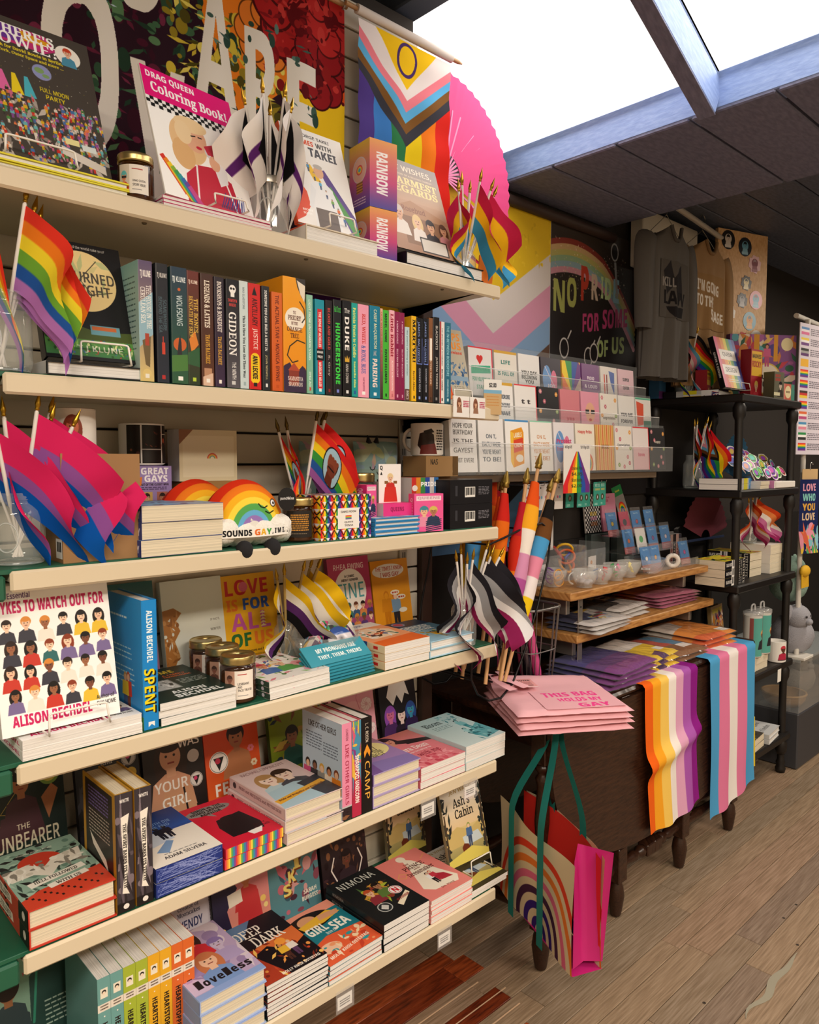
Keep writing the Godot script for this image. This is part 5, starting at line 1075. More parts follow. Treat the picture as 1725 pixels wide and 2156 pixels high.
	# thin blue hardbacks, pink decks
	A = art(cv(80, 80, "#6aa8d8").scatter(38, 20, ["#e8d8a0","#d87a4a","#f0f0f0"], 0, 0, 100, 100, 6, 16), cv(12, 80, "#2f86c4"), "#2f86c4")
	stack(1.124, -1.303, y, 0.142, 0.14, 0.0105, 4, A, true, 0.0, "thin blue hardback beside the trivia box", "stacked thin blue hardbacks")
	var top = y + 0.042
	c = cv(90, 130, "#ec5a9c").r(8, 6, 84, 12, "#f4dfe8").t("QUEENS", 12, 8, 76, 8, "#c8a8b4").bust(34, 46, 14, "#e8b898", "#3f8a9a", "#e890b0").bust(66, 46, 13, "#b07a58", "#d8c060", "#2a3a5a"); for i in 6: c.l([40, 74+i*5, 92, 68+i*5], 4, "#24344f"); 
	A = art(c, cv(40, 130, "#e0307f").t("QUEENS", 28, 12, 44, 56, "#f2b8d0", "b", 1), "#e63a88"); A.l = A.s
	carton("card_deck", 0.082, 0.092, 0.028, A, "pink card deck showing two drawn portraits, leaning at the front", "card deck", V(1.302, y + 0.001, -1.318), -0.25)
	carton("card_deck", 0.03, 0.075, 0.05, A, "pink card deck standing on the thin blue hardbacks", "card deck", V(1.15, top, -1.37), 0.0)
	c = cv(120, 40, "#e63a88").t("QUEENS", 24, 30, 44, 40, "#9a1a54"); A = flat(c); A.b = Rect2(A.f.position, A.f.size*0.1)
	carton("card_deck", 0.09, 0.03, 0.06, A, "pink card deck lying flat under the queen of spades card", "card deck", V(1.225, top, -1.36), -0.1)
	c = cv(90, 130, "#f6f4f2").t("Q", 6, 5, 12, 12, "#1a1a1a", "b").p([12,20,17,28,7,28], "#1a1a1a").bust(52, 36, 12, "#e8bfa0", "#e6cf9a", "#c8302c").p([28,60,76,60,84,98,22,98], "#d0342c").r(26, 44, 16, 7, "#8a5a34").r(66, 44, 16, 7, "#8a5a34"); A = flat(c)
	single("playing_card", MB.new().box(V(-0.033,0,-0.0006), V(0.033,0.093,0.0006), A.f), pmat(A.pg, "g"), "queen of spades playing card standing on a flat pink deck", "playing card", V(1.225, top + 0.03, -1.365), "", -0.1)
	# striped pride cartons and black boxes
	c = cv(110, 140, "#b02a34").stripes(["#c8302c","#d88a2a","#3f8a4a","#2b4aa0","#c8c4c4","#2f6aa8"], false).r(0, 60, 100, 40, "#243a70").t("PRIDE", 34, 12, 60, 12, "#ffffff").e(12, 28, 10, "#e8e4e0"); for i in 3: c.person(28 + i*24, 98, 52, ["#d8a884","#6a4030","#b07a58"][i], "#2a2020", ["#c83a4a","#c8302c","#4a3a80"][i], ["#7a4a9a","#5a7ab0","#6a3a8a"][i])
	A = flat(c); A.b = Rect2(A.f.position + A.f.size*Vector2(0.3, 0.62), A.f.size*Vector2(0.02, 0.02))
	carton("card_game", 0.09, 0.095, 0.05, A, "card game carton with rainbow bars and white heading, front one", "box", V(1.342, y + 0.036, -1.385), -0.05)
	carton("card_game", 0.09, 0.03, 0.05, A, "card game carton lying under the rainbow-barred carton", "box", V(1.342, y, -1.385), -0.05)
	carton("card_game", 0.06, 0.1, 0.04, A, "card game carton partly hidden behind pink decks", "box", V(1.285, y + 0.02, -1.44), 0.0)
	c = cv(190, 110, "#17161a").r(34, 30, 24, 42, "#e8e6e0").r(36, 33, 1.5, 32, "#222222"); for i in 9: c.r(36 + i*2.3, 33, 0.8 + (i % 3)*0.4, 30, "#1a1a1a")
	c.lines(66, 30, 26, 6, 6, 2, "#8a8890", 8).r(12, 24, 5, 42, "#3a3a40"); A = art(c, null, "#131216")
	for i in 2: carton("black_game_box", 0.162, 0.062, 0.12, A, "black game box with white barcode, %s of two at shelf end" % ["lower", "upper"][i], "box", V(1.458, y + i*0.0625, -1.368), 0.0)
	# book-shaped plushes, NAS carton and mug
	plush_book(V(1.165, y + 0.051, -1.545), 0.05, "pastel book-shaped plush with closed eyes, leaning behind fist flags", 0.04)
	plush_book(V(1.335, y + 0.051, -1.545), -0.05, "pastel book-shaped plush with closed eyes beside the marked carton", 0.0)
	for q in [1.165, 1.335]: carton("carton_riser", 0.1, 0.05, 0.06, art(cv(8, 8, "#3a3028"), null, "#332a22"), "dark carton under the book plush %s" % ("near the fist flags" if q < 1.2 else "near the marked carton"), "box", V(q, y, -1.55), 0.0, "", "m")
	carton("cardboard_box", 0.115, 0.13, 0.1, art(cv(40, 30, "#8a6a44"), null, "#8a6a44"), "plain brown carton under the one marked in pen", "box", V(1.48, y, -1.51), 0.0, "", "m")
	c = cv(130, 60, "#a07c50").t("NAS", 14, 16, 22, 26, "#2a221a", "s"); A = art(c, null, "#96734a"); carton("cardboard_box", 0.125, 0.055, 0.09, A, "brown carton with three letters penned on it", "box", V(1.48, y + 0.1305, -1.48), 0.0, "", "m")
	c = cv(150, 120, "#e6e2dc").p([20,30,44,22,56,34,60,80,30,96,14,70], "#2a1a18").p([30,22,50,14,58,26,34,34], "#1c1210").p([24,70,60,64,66,100,20,100], "#6a2420").lines(64, 18, 26, 8, 9, 5, "#2a2624", 7)
	mug(V(1.455, y + 0.1855, -1.47), 0.044, 0.088, flat(c), "white mug with a dark horse figure on the penned carton", -0.5, "#eeeae4", 2.6)
# ------------------------------------------------------------------ fourth shelf
const ZB := -1.565
func back_book(x, y, W, H, c: Cv, lb, spine_col = "#333333", T := 0.014, hard := false, lean := 0.16):
	return face(x, ZB, y, W, H, T, art(c, cv(max(8, int(T*1450)), int(H*1450), spine_col), spine_col), hard, lean, 0.0, lb)
func button(at: Vector3, r: float, A, b: Basis, lb):
	var o = single("pin_button", MB.new().lathe([[0.0,0.0],[r,0.0],[r*1.02,0.002],[r*0.9,0.005],[r*0.5,0.0062],[0.0,0.0066]], 18), pmat(A.pg, "v"), lb, "badge", at, "pin badges in the glass bowl")
	for k in [0]:
		var m: ArrayMesh = o.mesh; var a = m.surface_get_arrays(0); var vv: PackedVector3Array = a[Mesh.ARRAY_VERTEX]; var uu = PackedVector2Array()
		for p in vv: uu.append(A.f.position + A.f.size * Vector2(0.5 + p.x/r*0.45, 0.5 + p.z/r*0.45))
		a[Mesh.ARRAY_TEX_UV] = uu; var n_ = ArrayMesh.new(); n_.add_surface_from_arrays(Mesh.PRIMITIVE_TRIANGLES, a); o.mesh = n_
	o.basis = b
func fill_4_shelf():
	var y = SY[4]; var c: Cv; var A
	# comic collection with rows of heads
	c = ca(0.19, 0.245, "#fbfaf8")
	c.t("The Essential", 4, 5, 28, 4, "#5a3a6a", "s").t("DYKES TO WATCH OUT FOR", 3, 10.5, 92, 8.5, "#cc2060")
	var q = RandomNumberGenerator.new(); q.seed = 8
	for j in 4:
		for i in 6:
			c.bust(11 + i*15.6 + (4 if j % 2 else 0)*0.5, 27 + j*15.5 + q.randf_range(-1, 1), 4.0 if (i + j) % 3 else 3.7, ["#f0cdb0","#7a4a34","#e8bfa0","#9a6444"][q.randi()%4], ["#1c1614","#2a1c16","#d88a3a","#14100e","#8a3a20"][q.randi()%5], ["#c83a2c","#2f6a6a","#e8c03a","#f0e8dc","#3a3a44","#7a6a9a"][q.randi()%6], q.randf() < 0.3)
	c.t("ALISON BECHDEL", 9, 87, 66, 7.5, "#cc2060").t("Author of", 80, 84, 16, 3, "#333333", "s").t("FUN HOME", 80, 88.5, 17, 3, "#333333", "s")
	A = art(c, cv(30, 355, "#f6f4f2").t("BECHDEL", 30, 50, 40, 44, "#cc2060", "b", 1), "#f2f0ee")
	stack(0.368, -1.302, y, 0.2, 0.24, 0.0175, 2, A, false, 0.0, "white comic collection lying at the fourth shelf's end", "white comic collections lying flat")
	face(0.343, -1.325, y + 0.036, 0.192, 0.245, 0.017, A, false, 0.2, 0.0, "white comic collection covered in rows of small drawn heads", {"called": "comic_book"})
	easel(V(0.455, y + 0.036, -1.315), 0.1, 0.036, "white wire stand holding the comic collection of heads")
	# thick blue hardback, yellow lettering down the spine
	c = ca(0.029, 0.237, "#1d87d0", 1700.0).t("ALISON BECHDEL", 30, 8, 38, 40, "#eef6fa", "b", 1).t("SPENT", 14, 54, 72, 34, "#15130f", "b", 1).t("SPENT", 8, 53, 68, 34, "#f2d81e", "b", 1).p([30,94,70,94,70,98,50,96,30,98], "#f0f0f0")
	var f2 = ca(0.165, 0.237, "#2a8fd6", 1700.0); f2.lines(12, 16, 50, 1, 4, 1.6, "#d8ecf4").lines(12, 40, 60, 3, 4, 1.0, "#a8d4ec").lines(12, 56, 66, 4, 4, 1.0, "#a8d4ec").r(0, 90, 100, 10, "#5aa04a").person(62, 94, 34, "#e8b898", "#b84a2a", "#d83a2c", "#7a3a2a").person(54, 94, 33, "#e8b898", "#c8a060", "#f0d030", "#3a60a0")
	A = art(f2, c, "#1d87d0"); A.k = A.f; A.f = A.b
	spine_out(0.572, ZF, y, 0.165, 0.237, 0.029, A, true, "tall bright blue hardback with yellow lettering down its spine")
	# books leaning at the back
	c = ca(0.15, 0.225).grad("#1f5a58", "#b06a90"); back_book(0.575, y, 0.15, 0.225, c, "book cover fading from teal to pink behind the blue hardback", "#1f5a58")
	c = ca(0.15, 0.218, "#d9dcd2").p([0,30,18,28,30,34,20,42,26,52,16,62,22,76,10,92,0,96], "#a86e34"); c.scatter(41, 40, ["#c08a50","#8a5524","#d9dcd2"], 0, 34, 24, 50, 2, 6).t("IF NOT,", 76, 44, 16, 2.6, "#7a766c", "s").t("WINTER", 75, 54, 17, 2.6, "#7a766c", "s").lines(74, 68, 18, 3, 6, 1.6, "#9a968a")
	back_book(0.74, y, 0.15, 0.218, c, "pale poetry book with torn brown papyrus strip", "#c8ccc2", 0.02)
	c = ca(0.15, 0.215, "#e9ad1d").t("LOVE", 8, 6, 78, 17, "#c8282c").t("IS", 8, 27, 20, 13, "#ea7a2a").t("FOR", 38, 27, 48, 13, "#2a55b0").t("ALL", 14, 43, 72, 19, "#c85aa8").t("OF", 12, 65, 36, 15, "#2f6a34").t("US", 54, 65, 34, 15, "#ea7a2a").e(41, 14, 8, "#e06a88").t("poems of tenderness and belonging", 12, 84, 76, 3.4, "#2a2014", "f").t("from the lgbtqia+ community and friends", 14, 89, 70, 2.4, "#7a4a14", "f")
	for i in 5: c.p([72, 43+i*3.6, 78, 46+i*3.6, 66, 46+i*3.6], "#f4e0a0")
	back_book(0.888, y, 0.15, 0.215, c, "golden yellow poetry book with fat multicoloured capitals", "#e0a21a")
	c = ca(0.145, 0.23, "#b8426a").grad("#c04a72","#6a4a80", 60, 100).t("RHEA EWING", 14, 8, 72, 6.5, "#f2dfe0", "s").e(50, 40, 38, "#f4efe6", 42).e(50,40,36,"#f8f5ee",40).t("A COMIC", 38, 21, 24, 3, "#2a2a2a").t("ABOUT GENDER", 30, 25.5, 40, 3, "#2a2a2a").t("FINE", 18, 31, 64, 18, "#4fa0a8", "s")
	for i in 16: c.bust(8 + (i % 6)*17, 58 + (i / 6)*14, 5.2, ["#e8bc9a","#a86a4a","#7a4a34","#f0cdb0"][i%4], ["#2a1c18","#6a3a24","#3f6a60","#c88a3a"][(i*3)%4], ["#5a3a78","#3a5a80","#a84a6a","#d88a4a","#3a7a70"][(i*2)%5])
	back_book(1.205, y, 0.142, 0.228, c, "pink comic with white speech circle over a crowd of faces", "#8a2f58")
	c = ca(0.14, 0.208, "#e0951f"); c.e(46, 15, 42, "#f4efe4", 14).t("THE TIMES I KNEW", 12, 9, 72, 5.5, "#b8452a", "s").t("I WAS GAY", 24, 17, 50, 6, "#b8452a", "s").person(58, 94, 50, "#f0c8a8", "#b8402a", "#7a9ab8", "#2a2a30").e(58, 45, 12, "#f0ead8", 5).e(74, 52, 12, "#f0ead8", 5).e(76, 70, 11, "#f0ead8", 5).lines(50, 44, 16, 1, 4, 2, "#b8452a").lines(66, 51, 16, 1, 4, 2, "#b8452a").lines(62, 88, 30, 3, 3, 1.2, "#8a4a14").person(34, 92, 50, "#e0951f", "#c87a14", "#d08418", "#c87a14")
	back_book(1.352, y, 0.14, 0.208, c, "mustard comic with a red-haired figure and speech bubbles", "#c07f18")
	# dark green stack
	c = ca(0.158, 0.225, "#14302a").t("FUN HOME", 4, 10, 70, 10, "#e0c23a").t("A FAMILY", 52, 24, 32, 4, "#d8602c").t("TRAGICOMIC", 50, 30, 38, 4, "#d8602c").r(4, 38, 48, 30, "#8a8f8c").r(6, 39.5, 44, 27, "#c4c6c2").scatter(43, 60, ["#5a5e5c","#8a8e8a","#eceeea","#3a3e3c"], 7, 40, 42, 25, 2, 6).t("ALISON", 30, 74, 44, 8.5, "#f2f2ee").t("BECHDEL", 28, 85, 60, 9.5, "#f2f2ee").lines(58, 44, 34, 4, 4, 1.4, "#a8b0a8")
	A = art(c, cv(20, 326, "#12302a"), "#e6e6e2"); stack(0.603, -1.302, y, 0.158, 0.225, 0.0145, 3, A, false, 0.0, "dark green memoir with white author capitals", "stacked dark green memoirs")
	# candles in amber jars
	c = cv(130, 110, "#efe7dc").r(0, 0, 34, 100, "#b58a74").bust(18, 30, 9, "#8a5a48", "#4a3028", "#6a4438").bust(18, 70, 9, "#8a5a48", "#4a3028", "#6a4438").r(44, 12, 30, 3, "#b84a44").t("LESBIANS", 44, 42, 38, 8, "#2a2522", "s").t("AND", 44, 53, 14, 8, "#2a2522", "s").t("TACO TRUCKS", 44, 64, 48, 8, "#2a2522", "s").r(44, 86, 34, 2, "#888888")
	A = flat(c)
	candle(V(0.79, y, -1.345), 0.036, 0.096, A, "amber jar candle with paper label, front one of three", -0.45)
	candle(V(0.803, y, -1.43), 0.036, 0.096, A, "amber jar candle with gold lid, middle one of three", -0.45)
	candle(V(0.806, y, -1.508), 0.036, 0.096, A, "amber jar candle with gold lid, rear one of three", -0.45)
	# white floral paperbacks
	c = ca(0.165, 0.2, "#ece9e4").p([0,30,40,10,100,0,100,40,60,60,0,70], "#f2efe9"); c.scatter(44, 70, ["#3f7a3a","#2f5a30","#7ab04a","#e8a0b0","#d87a8a"], 0, 0, 100, 100, 3, 9).scatter(45, 30, ["#c83a5a","#3a6ab0","#e8c83a","#f0f0f0"], 20, 30, 60, 40, 4, 9).bust(36, 44, 9, "#d89a78", "#c8305a", "#3a6ab0").bust(62, 46, 9, "#e8bc9a", "#e8e0c8", "#58a050").flower(86, 60, 12, "#f0a8b0", "#c84a5a").t("GHOST", 6, 6, 60, 9, "#3a3a3a")
	A = art(c, cv(18, 290, "#3a4f44").e(50, 88, 40, "#d8d0e0"), "#d9d6d0"); stack(0.835, -1.302, y, 0.16, 0.2, 0.0125, 3, A, false, 0.05, "white paperback with flowers and two drawn figures", "stacked white floral paperbacks")
	# glass bowl of pin badges
	var bp = V(1.075, y, -1.43); var t = thing("glass_bowl", "clear glass bowl heaped with round pin badges", "bowl", bp)
	part(t, "bowl", MB.new().lathe([[0.0,0.003],[0.035,0.002],[0.045,0.006],[0.068,0.03],[0.08,0.06],[0.085,0.082],[0.083,0.083],[0.078,0.06],[0.066,0.032],[0.04,0.01],[0.0,0.008]], 32), glass("#e4ecea", 0.1))
	var arts = [stripes_art(["#f0c420","#f2efe8","#5a2f6e","#1c1a1c"], 40, 40), stripes_art(["#26242a","#9b9a9d","#eceaea","#8c2253"], 40, 40), stripes_art(["#6db7dc","#ef9fb4","#f2eeee","#ef9fb4","#6db7dc"], 40, 40), stripes_art(["#3fa06a","#e8e8e4","#3a3a40","#3fa06a"], 40, 40, false), stripes_art(["#2a55a8","#e8e4ec","#c83a80"], 40, 40)]
	var fl = cv(60, 60, "#d8d8d4"); for i in 6: for j in 6: fl.r(i*17, j*17, 17, 17, ["#3a3a40","#d8d8d4","#3fa06a","#c8b0b8"][(i*2 + j*3) % 4])
	arts.append(flat(fl)); var nmz = ["yellow, white and purple striped", "grey, white and wine striped", "blue, pink and white striped", "green, white and black striped", "blue and pink striped", "black, white and green checked"]
	for i in 13:      # rims of a row of badges on edge
		button(bp + V(-0.052 + i*0.0045, 0.05 + i*0.0052, 0.018 - i*0.003), 0.027, arts[i % 5], Basis(Vector3.BACK, 1.0) * Basis(Vector3.RIGHT, 0.15), nmz[i % 5] + " pin badge standing on edge in the bowl's row")
	button(bp + V(0.028, 0.085, 0.012), 0.034, arts[5], Basis(Vector3.RIGHT, 0.85) * Basis(Vector3.BACK, -0.1), nmz[5] + " pin badge on top of the bowl")
	button(bp + V(0.02, 0.066, 0.036), 0.034, arts[4], Basis(Vector3.RIGHT, 0.95) * Basis(Vector3.BACK, 0.1), nmz[4] + " pin badge facing out on the bowl's heap")
	for i in 5: button(bp + V(0.022 + i*0.006, 0.03 + i*0.003, 0.024 - i*0.005), 0.03, arts[(i*2) % 5], Basis(Vector3.RIGHT, 1.0 - i*0.06), nmz[(i*2) % 5] + " pin badge low in the bowl")
	# teal pronoun stickers
	c = cv(200, 68, "#3a98ae").t("MY PRONOUNS ARE", 20, 22, 64, 22, "#f4f8f8").t("THEY, THEM, THEIRS", 18, 56, 70, 22, "#f4f8f8")
	A = art(c, null, "#3a98ae")
	for i in 7:
		var o = single("bumper_sticker", MB.new().box(V(-0.088, 0, -0.0012), V(0.088, 0.056, 0.0012), A.f, A.b), pmat(A.pg, "g"), "teal bumper sticker with white capitals" + (", topmost of its pile" if i == 6 else ", under the topmost one"), "sticker", V(1.045, y + 0.0015 + i*0.0062, -1.312 - i*0.002), "teal stickers piled by the bowl")
		o.basis = Basis(Vector3.UP, 0.03) * Basis(Vector3.RIGHT, -1.45 + i*0.09)
	# orange and pale blue stacks
	c = ca(0.15, 0.225, "#f0a070").r(0, 0, 100, 20, "#f2ede4").t("COMING OUT", 8, 6, 60, 7, "#2a4a90").p([10,30,60,24,90,40,80,66,20,70], "#f4d8b8"); c.scatter(47, 26, ["#2f7a6a","#3a2a24","#c8502c","#4a6a98","#f0f0ee"], 20, 32, 60, 34, 5, 12).p([0,80,100,72,100,100,0,100], "#ea6a2a")
	A = art(c, cv(28, 326, "#27509a").r(0, 72, 100, 28, "#f0d8b0").t("COMING OUT", 18, 10, 60, 58, "#f4f2f0", "b", 1).r(30, 82, 40, 7, "#d8302c"), "#e8d4b0"); stack(1.15, -1.3, y, 0.148, 0.225, 0.0193, 3, A, false, 0.0, "orange and cream comic with blue spine", "stacked orange comics with blue spines")
	c = ca(0.155, 0.225, "#5a86a0").r(0, 0, 100, 26, "#20304a").e(44, 12, 12, "#8a9ac0").e(44, 12, 9, "#c83a4a").t("GENDER", 24, 28, 60, 12, "#f0f0ea").t("QUEER", 24, 42, 54, 12, "#f0f0ea").p([0,60,40,52,100,60,100,100,0,100], "#9ac4d8"); c.scatter(48, 30, ["#7aa04a","#4a7a3a","#e8c84a","#c8a83a"], 0, 54, 100, 26, 4, 10).person(52, 92, 30, "#e8c8a8", "#3a2a24", "#e8b83a", "#7a6a3a")
	A = art(c, cv(32, 326, "#a9d0e4"), "#a8d2e8"); stack(1.302, -1.3, y, 0.158, 0.222, 0.0215, 2, A, true, 0.0, "pale blue hardback comic with wading figure on cover", "stacked pale blue hardback comics")
	# nonbinary flags in a jar behind the bowl
	var jp = V(1.03, y, -1.525); jar(jp, 0.03, 0.11, "clear jar behind the badge bowl holding yellow and purple flags")
	bouquet(jp, [[-0.3,0.25,2.2,1.0,0.8,0.95],[-0.22,0.3,1.0,0.6,0.9,1.0],[0.05,0.3,0.9,0.7,1.0,1.0],[0.25,0.32,0.6,0.6,1.1,1.05],[0.34,0.2,0.3,0.9,1.3,1.03],[0.3,0.1,-0.1,1.0,1.3,1.0]], FL.enby, "yellow, white, purple and black hand flag behind badge bowl", "yellow, white and purple hand flags", 0.225, 0.115, 0.15, {"rip": 0.03, "hem": "#b59a5a", "stick": "#c8b080"})
	# asexual flags in a jar at the shelf end
	jp = V(1.47, y, -1.345); jar(jp, 0.034, 0.13, "clear jar at fourth shelf end with black and grey flags")
	bouquet(jp, [[-0.25,0.1,2.9,1.0,1.5,1.0],[-0.18,0.22,2.2,1.1,1.5,0.98],[-0.05,0.2,1.2,0.9,1.3,1.0],[0.12,0.3,0.9,0.5,1.0,1.0],[0.3,0.2,0.5,0.8,1.3,1.05],[0.5,0.2,0.7,0.9,1.3,1.1],[0.0,-0.05,-0.6,1.1,1.5,1.02],[0.36,0.05,0.0,0.7,1.3,1.12]], FL.ace, "black, grey, white and wine hand flag at shelf end", "black, grey and white hand flags", 0.225, 0.12, 0.17, {"rip": 0.04})
# ------------------------------------------------------------------ fifth shelf
func badge(c: Cv, x, y, r, outer, inner):
	c.e(x, y, r, outer).e(x, y, r*0.92, "#2a2a2a").e(x, y, r*0.88, outer).p([x-r*0.55,y-r*0.3, x+r*0.55,y-r*0.3, x,y+r*0.5], "#1a1a1a").e(x - r*0.1, y - r*0.1, r*0.28, inner)
func fill_5_shelf():
	var y = SY[5]; var c: Cv; var A
	# row leaning at the back
	c = ca(0.15, 0.225, "#1f2c2a").grad("#1a2422","#20302c"); c.l([0,20,40,30,20,46,44,50,0,60], 0.8, "#c8a84a").bust(46, 24, 12, "#a86c48", "#17130f", "#4a2a34").p([70,40,84,30,92,36,78,60], "#a86c48").e(82, 22, 13, "#7a9a4a").e(82, 22, 9, "#d8c860").e(80, 21, 5, "#e8dc9a").p([20,50,66,46,74,72,14,76], "#4a2a34").l([26,8,38,15], 1, "#e8d870").l([46,4,46,13], 1, "#e8d870").l([64,8,56,15], 1, "#e8d870").t("THE", 38, 58, 16, 5, "#e6dfc4", "s").t("SUNBEARER", 4, 66, 86, 13, "#e6dfc4", "s").t("TRIALS", 10, 82, 60, 10, "#e6dfc4", "s")
	back_book(0.372, y, 0.15, 0.225, c, "dark fantasy novel with crowned figure holding a glowing skull", "#141c1a")
	c = ca(0.135, 0.22, "#17171b").t("Aristotle", 14, 10, 66, 9, "#b9b5ac", "f").t("and", 40, 21, 18, 5, "#b9b5ac", "f").t("Dante", 24, 28, 54, 10, "#b9b5ac", "f").scatter(51, 40, ["#2a2a32","#3a3a44","#202028"], 0, 40, 100, 55, 6, 16); badge(c, 82, 8, 12, "#8a8a88", "#c83a6a"); badge(c, 84, 25, 12, "#b0aeaa", "#c83a6a"); c.e(86, 40, 9, "#c8a83a")
	back_book(0.545, y, 0.135, 0.22, c, "black novel with grey script title and round award seals", "#101014")
	c = ca(0.145, 0.225, "#201b1a"); c.bust(44, 36, 20, "#c89878", "#2c1c16", "#c08e70", true).p([20,100,30,70,48,62,74,70,84,100], "#c0906e").l([62,70,66,96], 3, "#1a1616").t("IF I", 6, 5, 26, 9, "#e6e2dc", "s").t("WAS", 58, 22, 36, 9, "#e6e2dc", "s").t("YOUR", 16, 60, 54, 10, "#e6e2dc", "s").t("GIRL", 26, 76, 46, 10, "#e6e2dc", "s").e(80, 12, 10, "#9a7a4a").e(82, 42, 10, "#c4c2be"); badge(c, 84, 66, 11, "#d8d6d2", "#c83a6a")
	back_book(0.688, y, 0.145, 0.225, c, "dark photographic novel showing a woman's face and thin white capitals", "#161212")
	c = ca(0.145, 0.22, "#d2431f").grad("#c8401f","#e0622a"); c.bust(58, 34, 15, "#a86e4c", "#2a1a16", "#b4764f"); for q in [[40,14,8,"#f0e4d0"],[52,9,7,"#e8b04a"],[64,8,8,"#f2e8d8"],[76,13,7,"#e08a3a"],[84,50,6,"#e07a90"],[88,66,6,"#f0e0c0"]]: c.flower(q[0], q[1], q[2], q[3], "#c86a2a", 6)
	badge(c, 24, 56, 17, "#f4f2ee", "#b8304a"); c.t("FELIX", 14, 78, 62, 13, "#f6f0e8")
	back_book(0.835, y, 0.145, 0.22, c, "red-orange novel with flower-crowned figure and white seal", "#a8341a")
	c = ca(0.165, 0.22, "#7a8a24").t("BUNT!", 18, 6, 74, 16, "#c8284a"); c.scatter(53, 50, ["#3a3a1c","#5a6a1e","#a88a3a","#2a3a44","#7a4a2a"], 0, 24, 100, 74, 6, 16).bust(40, 50, 11, "#8a5a40", "#1c1612", "#2f5a50").bust(74, 56, 11, "#c89a74", "#3a2014", "#2a3a58")
	back_book(1.012, y, 0.165, 0.22, c, "olive green sports comic with crimson title", "#4a5a18")
	c = ca(0.15, 0.225, "#dfa0b0"); c.e(50, 62, 34, "#e8b4be", 44).l([40,40,34,60,44,74,38,90], 1.2, "#a84a60").l([56,52,66,50], 1.2, "#a84a60").l([30,54,40,53], 1.2, "#a84a60").e(50, 76, 7, "#c85a74", 3); for q in [[82,40,12],[88,70,10],[16,12,11],[12,40,8]]: c.flower(q[0], q[1], q[2], "#f0e2e4", "#d8b0ba", 9, "#c89aa4")
	c.l([70,10,60,30,66,44], 1.4, "#c87a8c")
	back_book(1.2, y, 0.155, 0.225, c, "dusty pink novel with drawn face and white chrysanthemums", "#c07a8c", 0.016)
	c = ca(0.14, 0.225, "#17141a").t("SQUAD", 14, 5, 72, 15, "#d83a5a").lines(28, 22, 44, 1, 4, 1.6, "#e8e0e0").p([20,40,30,24,72,24,82,44,70,40,60,52,48,40,36,52], "#e9e6e2").bust(26, 62, 12, "#c86a98", "#8a4ab0", "#4a2a60", true).bust(56, 66, 12, "#e8d0c8", "#141218", "#2a2030", true).bust(82, 62, 11, "#3a90b0", "#2a4a90", "#30204a", true)
	back_book(1.375, y, 0.14, 0.225, c, "black comic with neon-haired figures and crimson title", "#121014")
	# flat stacks and upright books along the front
	c = ca(0.14, 0.215, "#8fae9c"); c.scatter(55, 120, ["#2a2a28","#a8c4b0","#6a8a7a","#3a4a44"], 0, 0, 100, 100, 4, 12).e(46, 32, 26, "#c8402c").p([0,34,30,30,46,42,62,30,96,26,90,46,60,48,46,60,30,50,4,52], "#e6e0d2"); c.scatter(56, 30, ["#cfc8b8","#f0ece0","#8a8478"], 4, 30, 88, 20, 4, 10).p([0,84,24,76,100,68,100,100,0,100], "#d0452e"); for i in 18: c.r(6+i*5, 80+(i%4)*4, 2.6, 2.6, "#2a1a18")
	c.p([16,62,84,54,86,62,18,70], "#efe9dc").p([34,72,82,66,84,73,36,79], "#efe9dc").t("HELL FOLLOWED", 24, 61, 52, 4.6, "#26221e", "f", 0, -0.1).t("WITH US", 44, 71.5, 30, 4.6, "#26221e", "f", 0, -0.1).t("ANDREW JOSEPH WHITE", 26, 10, 44, 2.6, "#e8e0d0", "s")
	A = art(c, ca(0.035, 0.215, "#b8402e").scatter(57, 20, ["#8a2a20","#1c1816","#d86a50"], 0, 0, 100, 60, 12, 40).p([20,10,80,10,70,60,30,62], "#e8e0d0").t("HELL FOLLOWED", 34, 14, 30, 42, "#2a2420", "f", 1).r(0, 78, 100, 22, "#1c1816").e(50, 90, 22, "#d8d4cc"), "#c23a2c"); stack(0.366, -1.3, y, 0.145, 0.222, 0.0345, 2, A, true, 0.0, "hardback with pale wings and red disc on mint cover", "stacked winged hardbacks", {"cream": true})
	c = ca(0.031, 0.218, "#3a343a", 1700.0).scatter(58, 30, ["#5a5058","#2a2428","#7a6e76"], 0, 18, 100, 76, 14, 40).t("WHITE", 26, 5, 50, 3, "#f0ece6").p([30,20,76,18,64,30,66,62,54,80,70,86,30,84,44,66,34,40], "#eee8dc").t("THE SPIRIT BARES ITS TEETH", 40, 26, 20, 54, "#26201e", "F", 1).r(0, 92, 100, 8, "#1a1618").e(50, 95.5, 16, "#e8e4de")
	f_spirit(c, y)
	c = ca(0.14, 0.222, "#2a50a0").grad("#14326e","#2a58ac", 0, 40).r(0, 44, 100, 56, "#efeae0").p([0,44,50,40,60,60,20,66,0,62], "#c8d4e4").e(44, 15, 9, "#cfe0f0").person(48, 58, 26, "#1c2030", "#14161e", "#161c2c", "#161c2c").person(60, 57, 25, "#1c2030", "#14161e", "#161c2c", "#161c2c").p([20,76,46,60,54,64,34,82], "#7a9cc8").t("THEY BOTH DIE", 22, 22, 56, 5, "#8ab0e0", "s").t("AT THE END", 26, 29, 46, 5, "#8ab0e0", "s").t("ADAM SILVERA", 22, 86, 62, 5, "#2a2a30", "s").lines(26, 82, 48, 1, 3, 1.2, "#8a8a88")
	var ed = cv(200, 36, "#20327e"); for i in 26: ed.l([rng.randf()*100, rng.randf()*100, rng.randf()*100, rng.randf()*100, rng.randf()*100, rng.randf()*100], 0.5, "#8f9ad0")
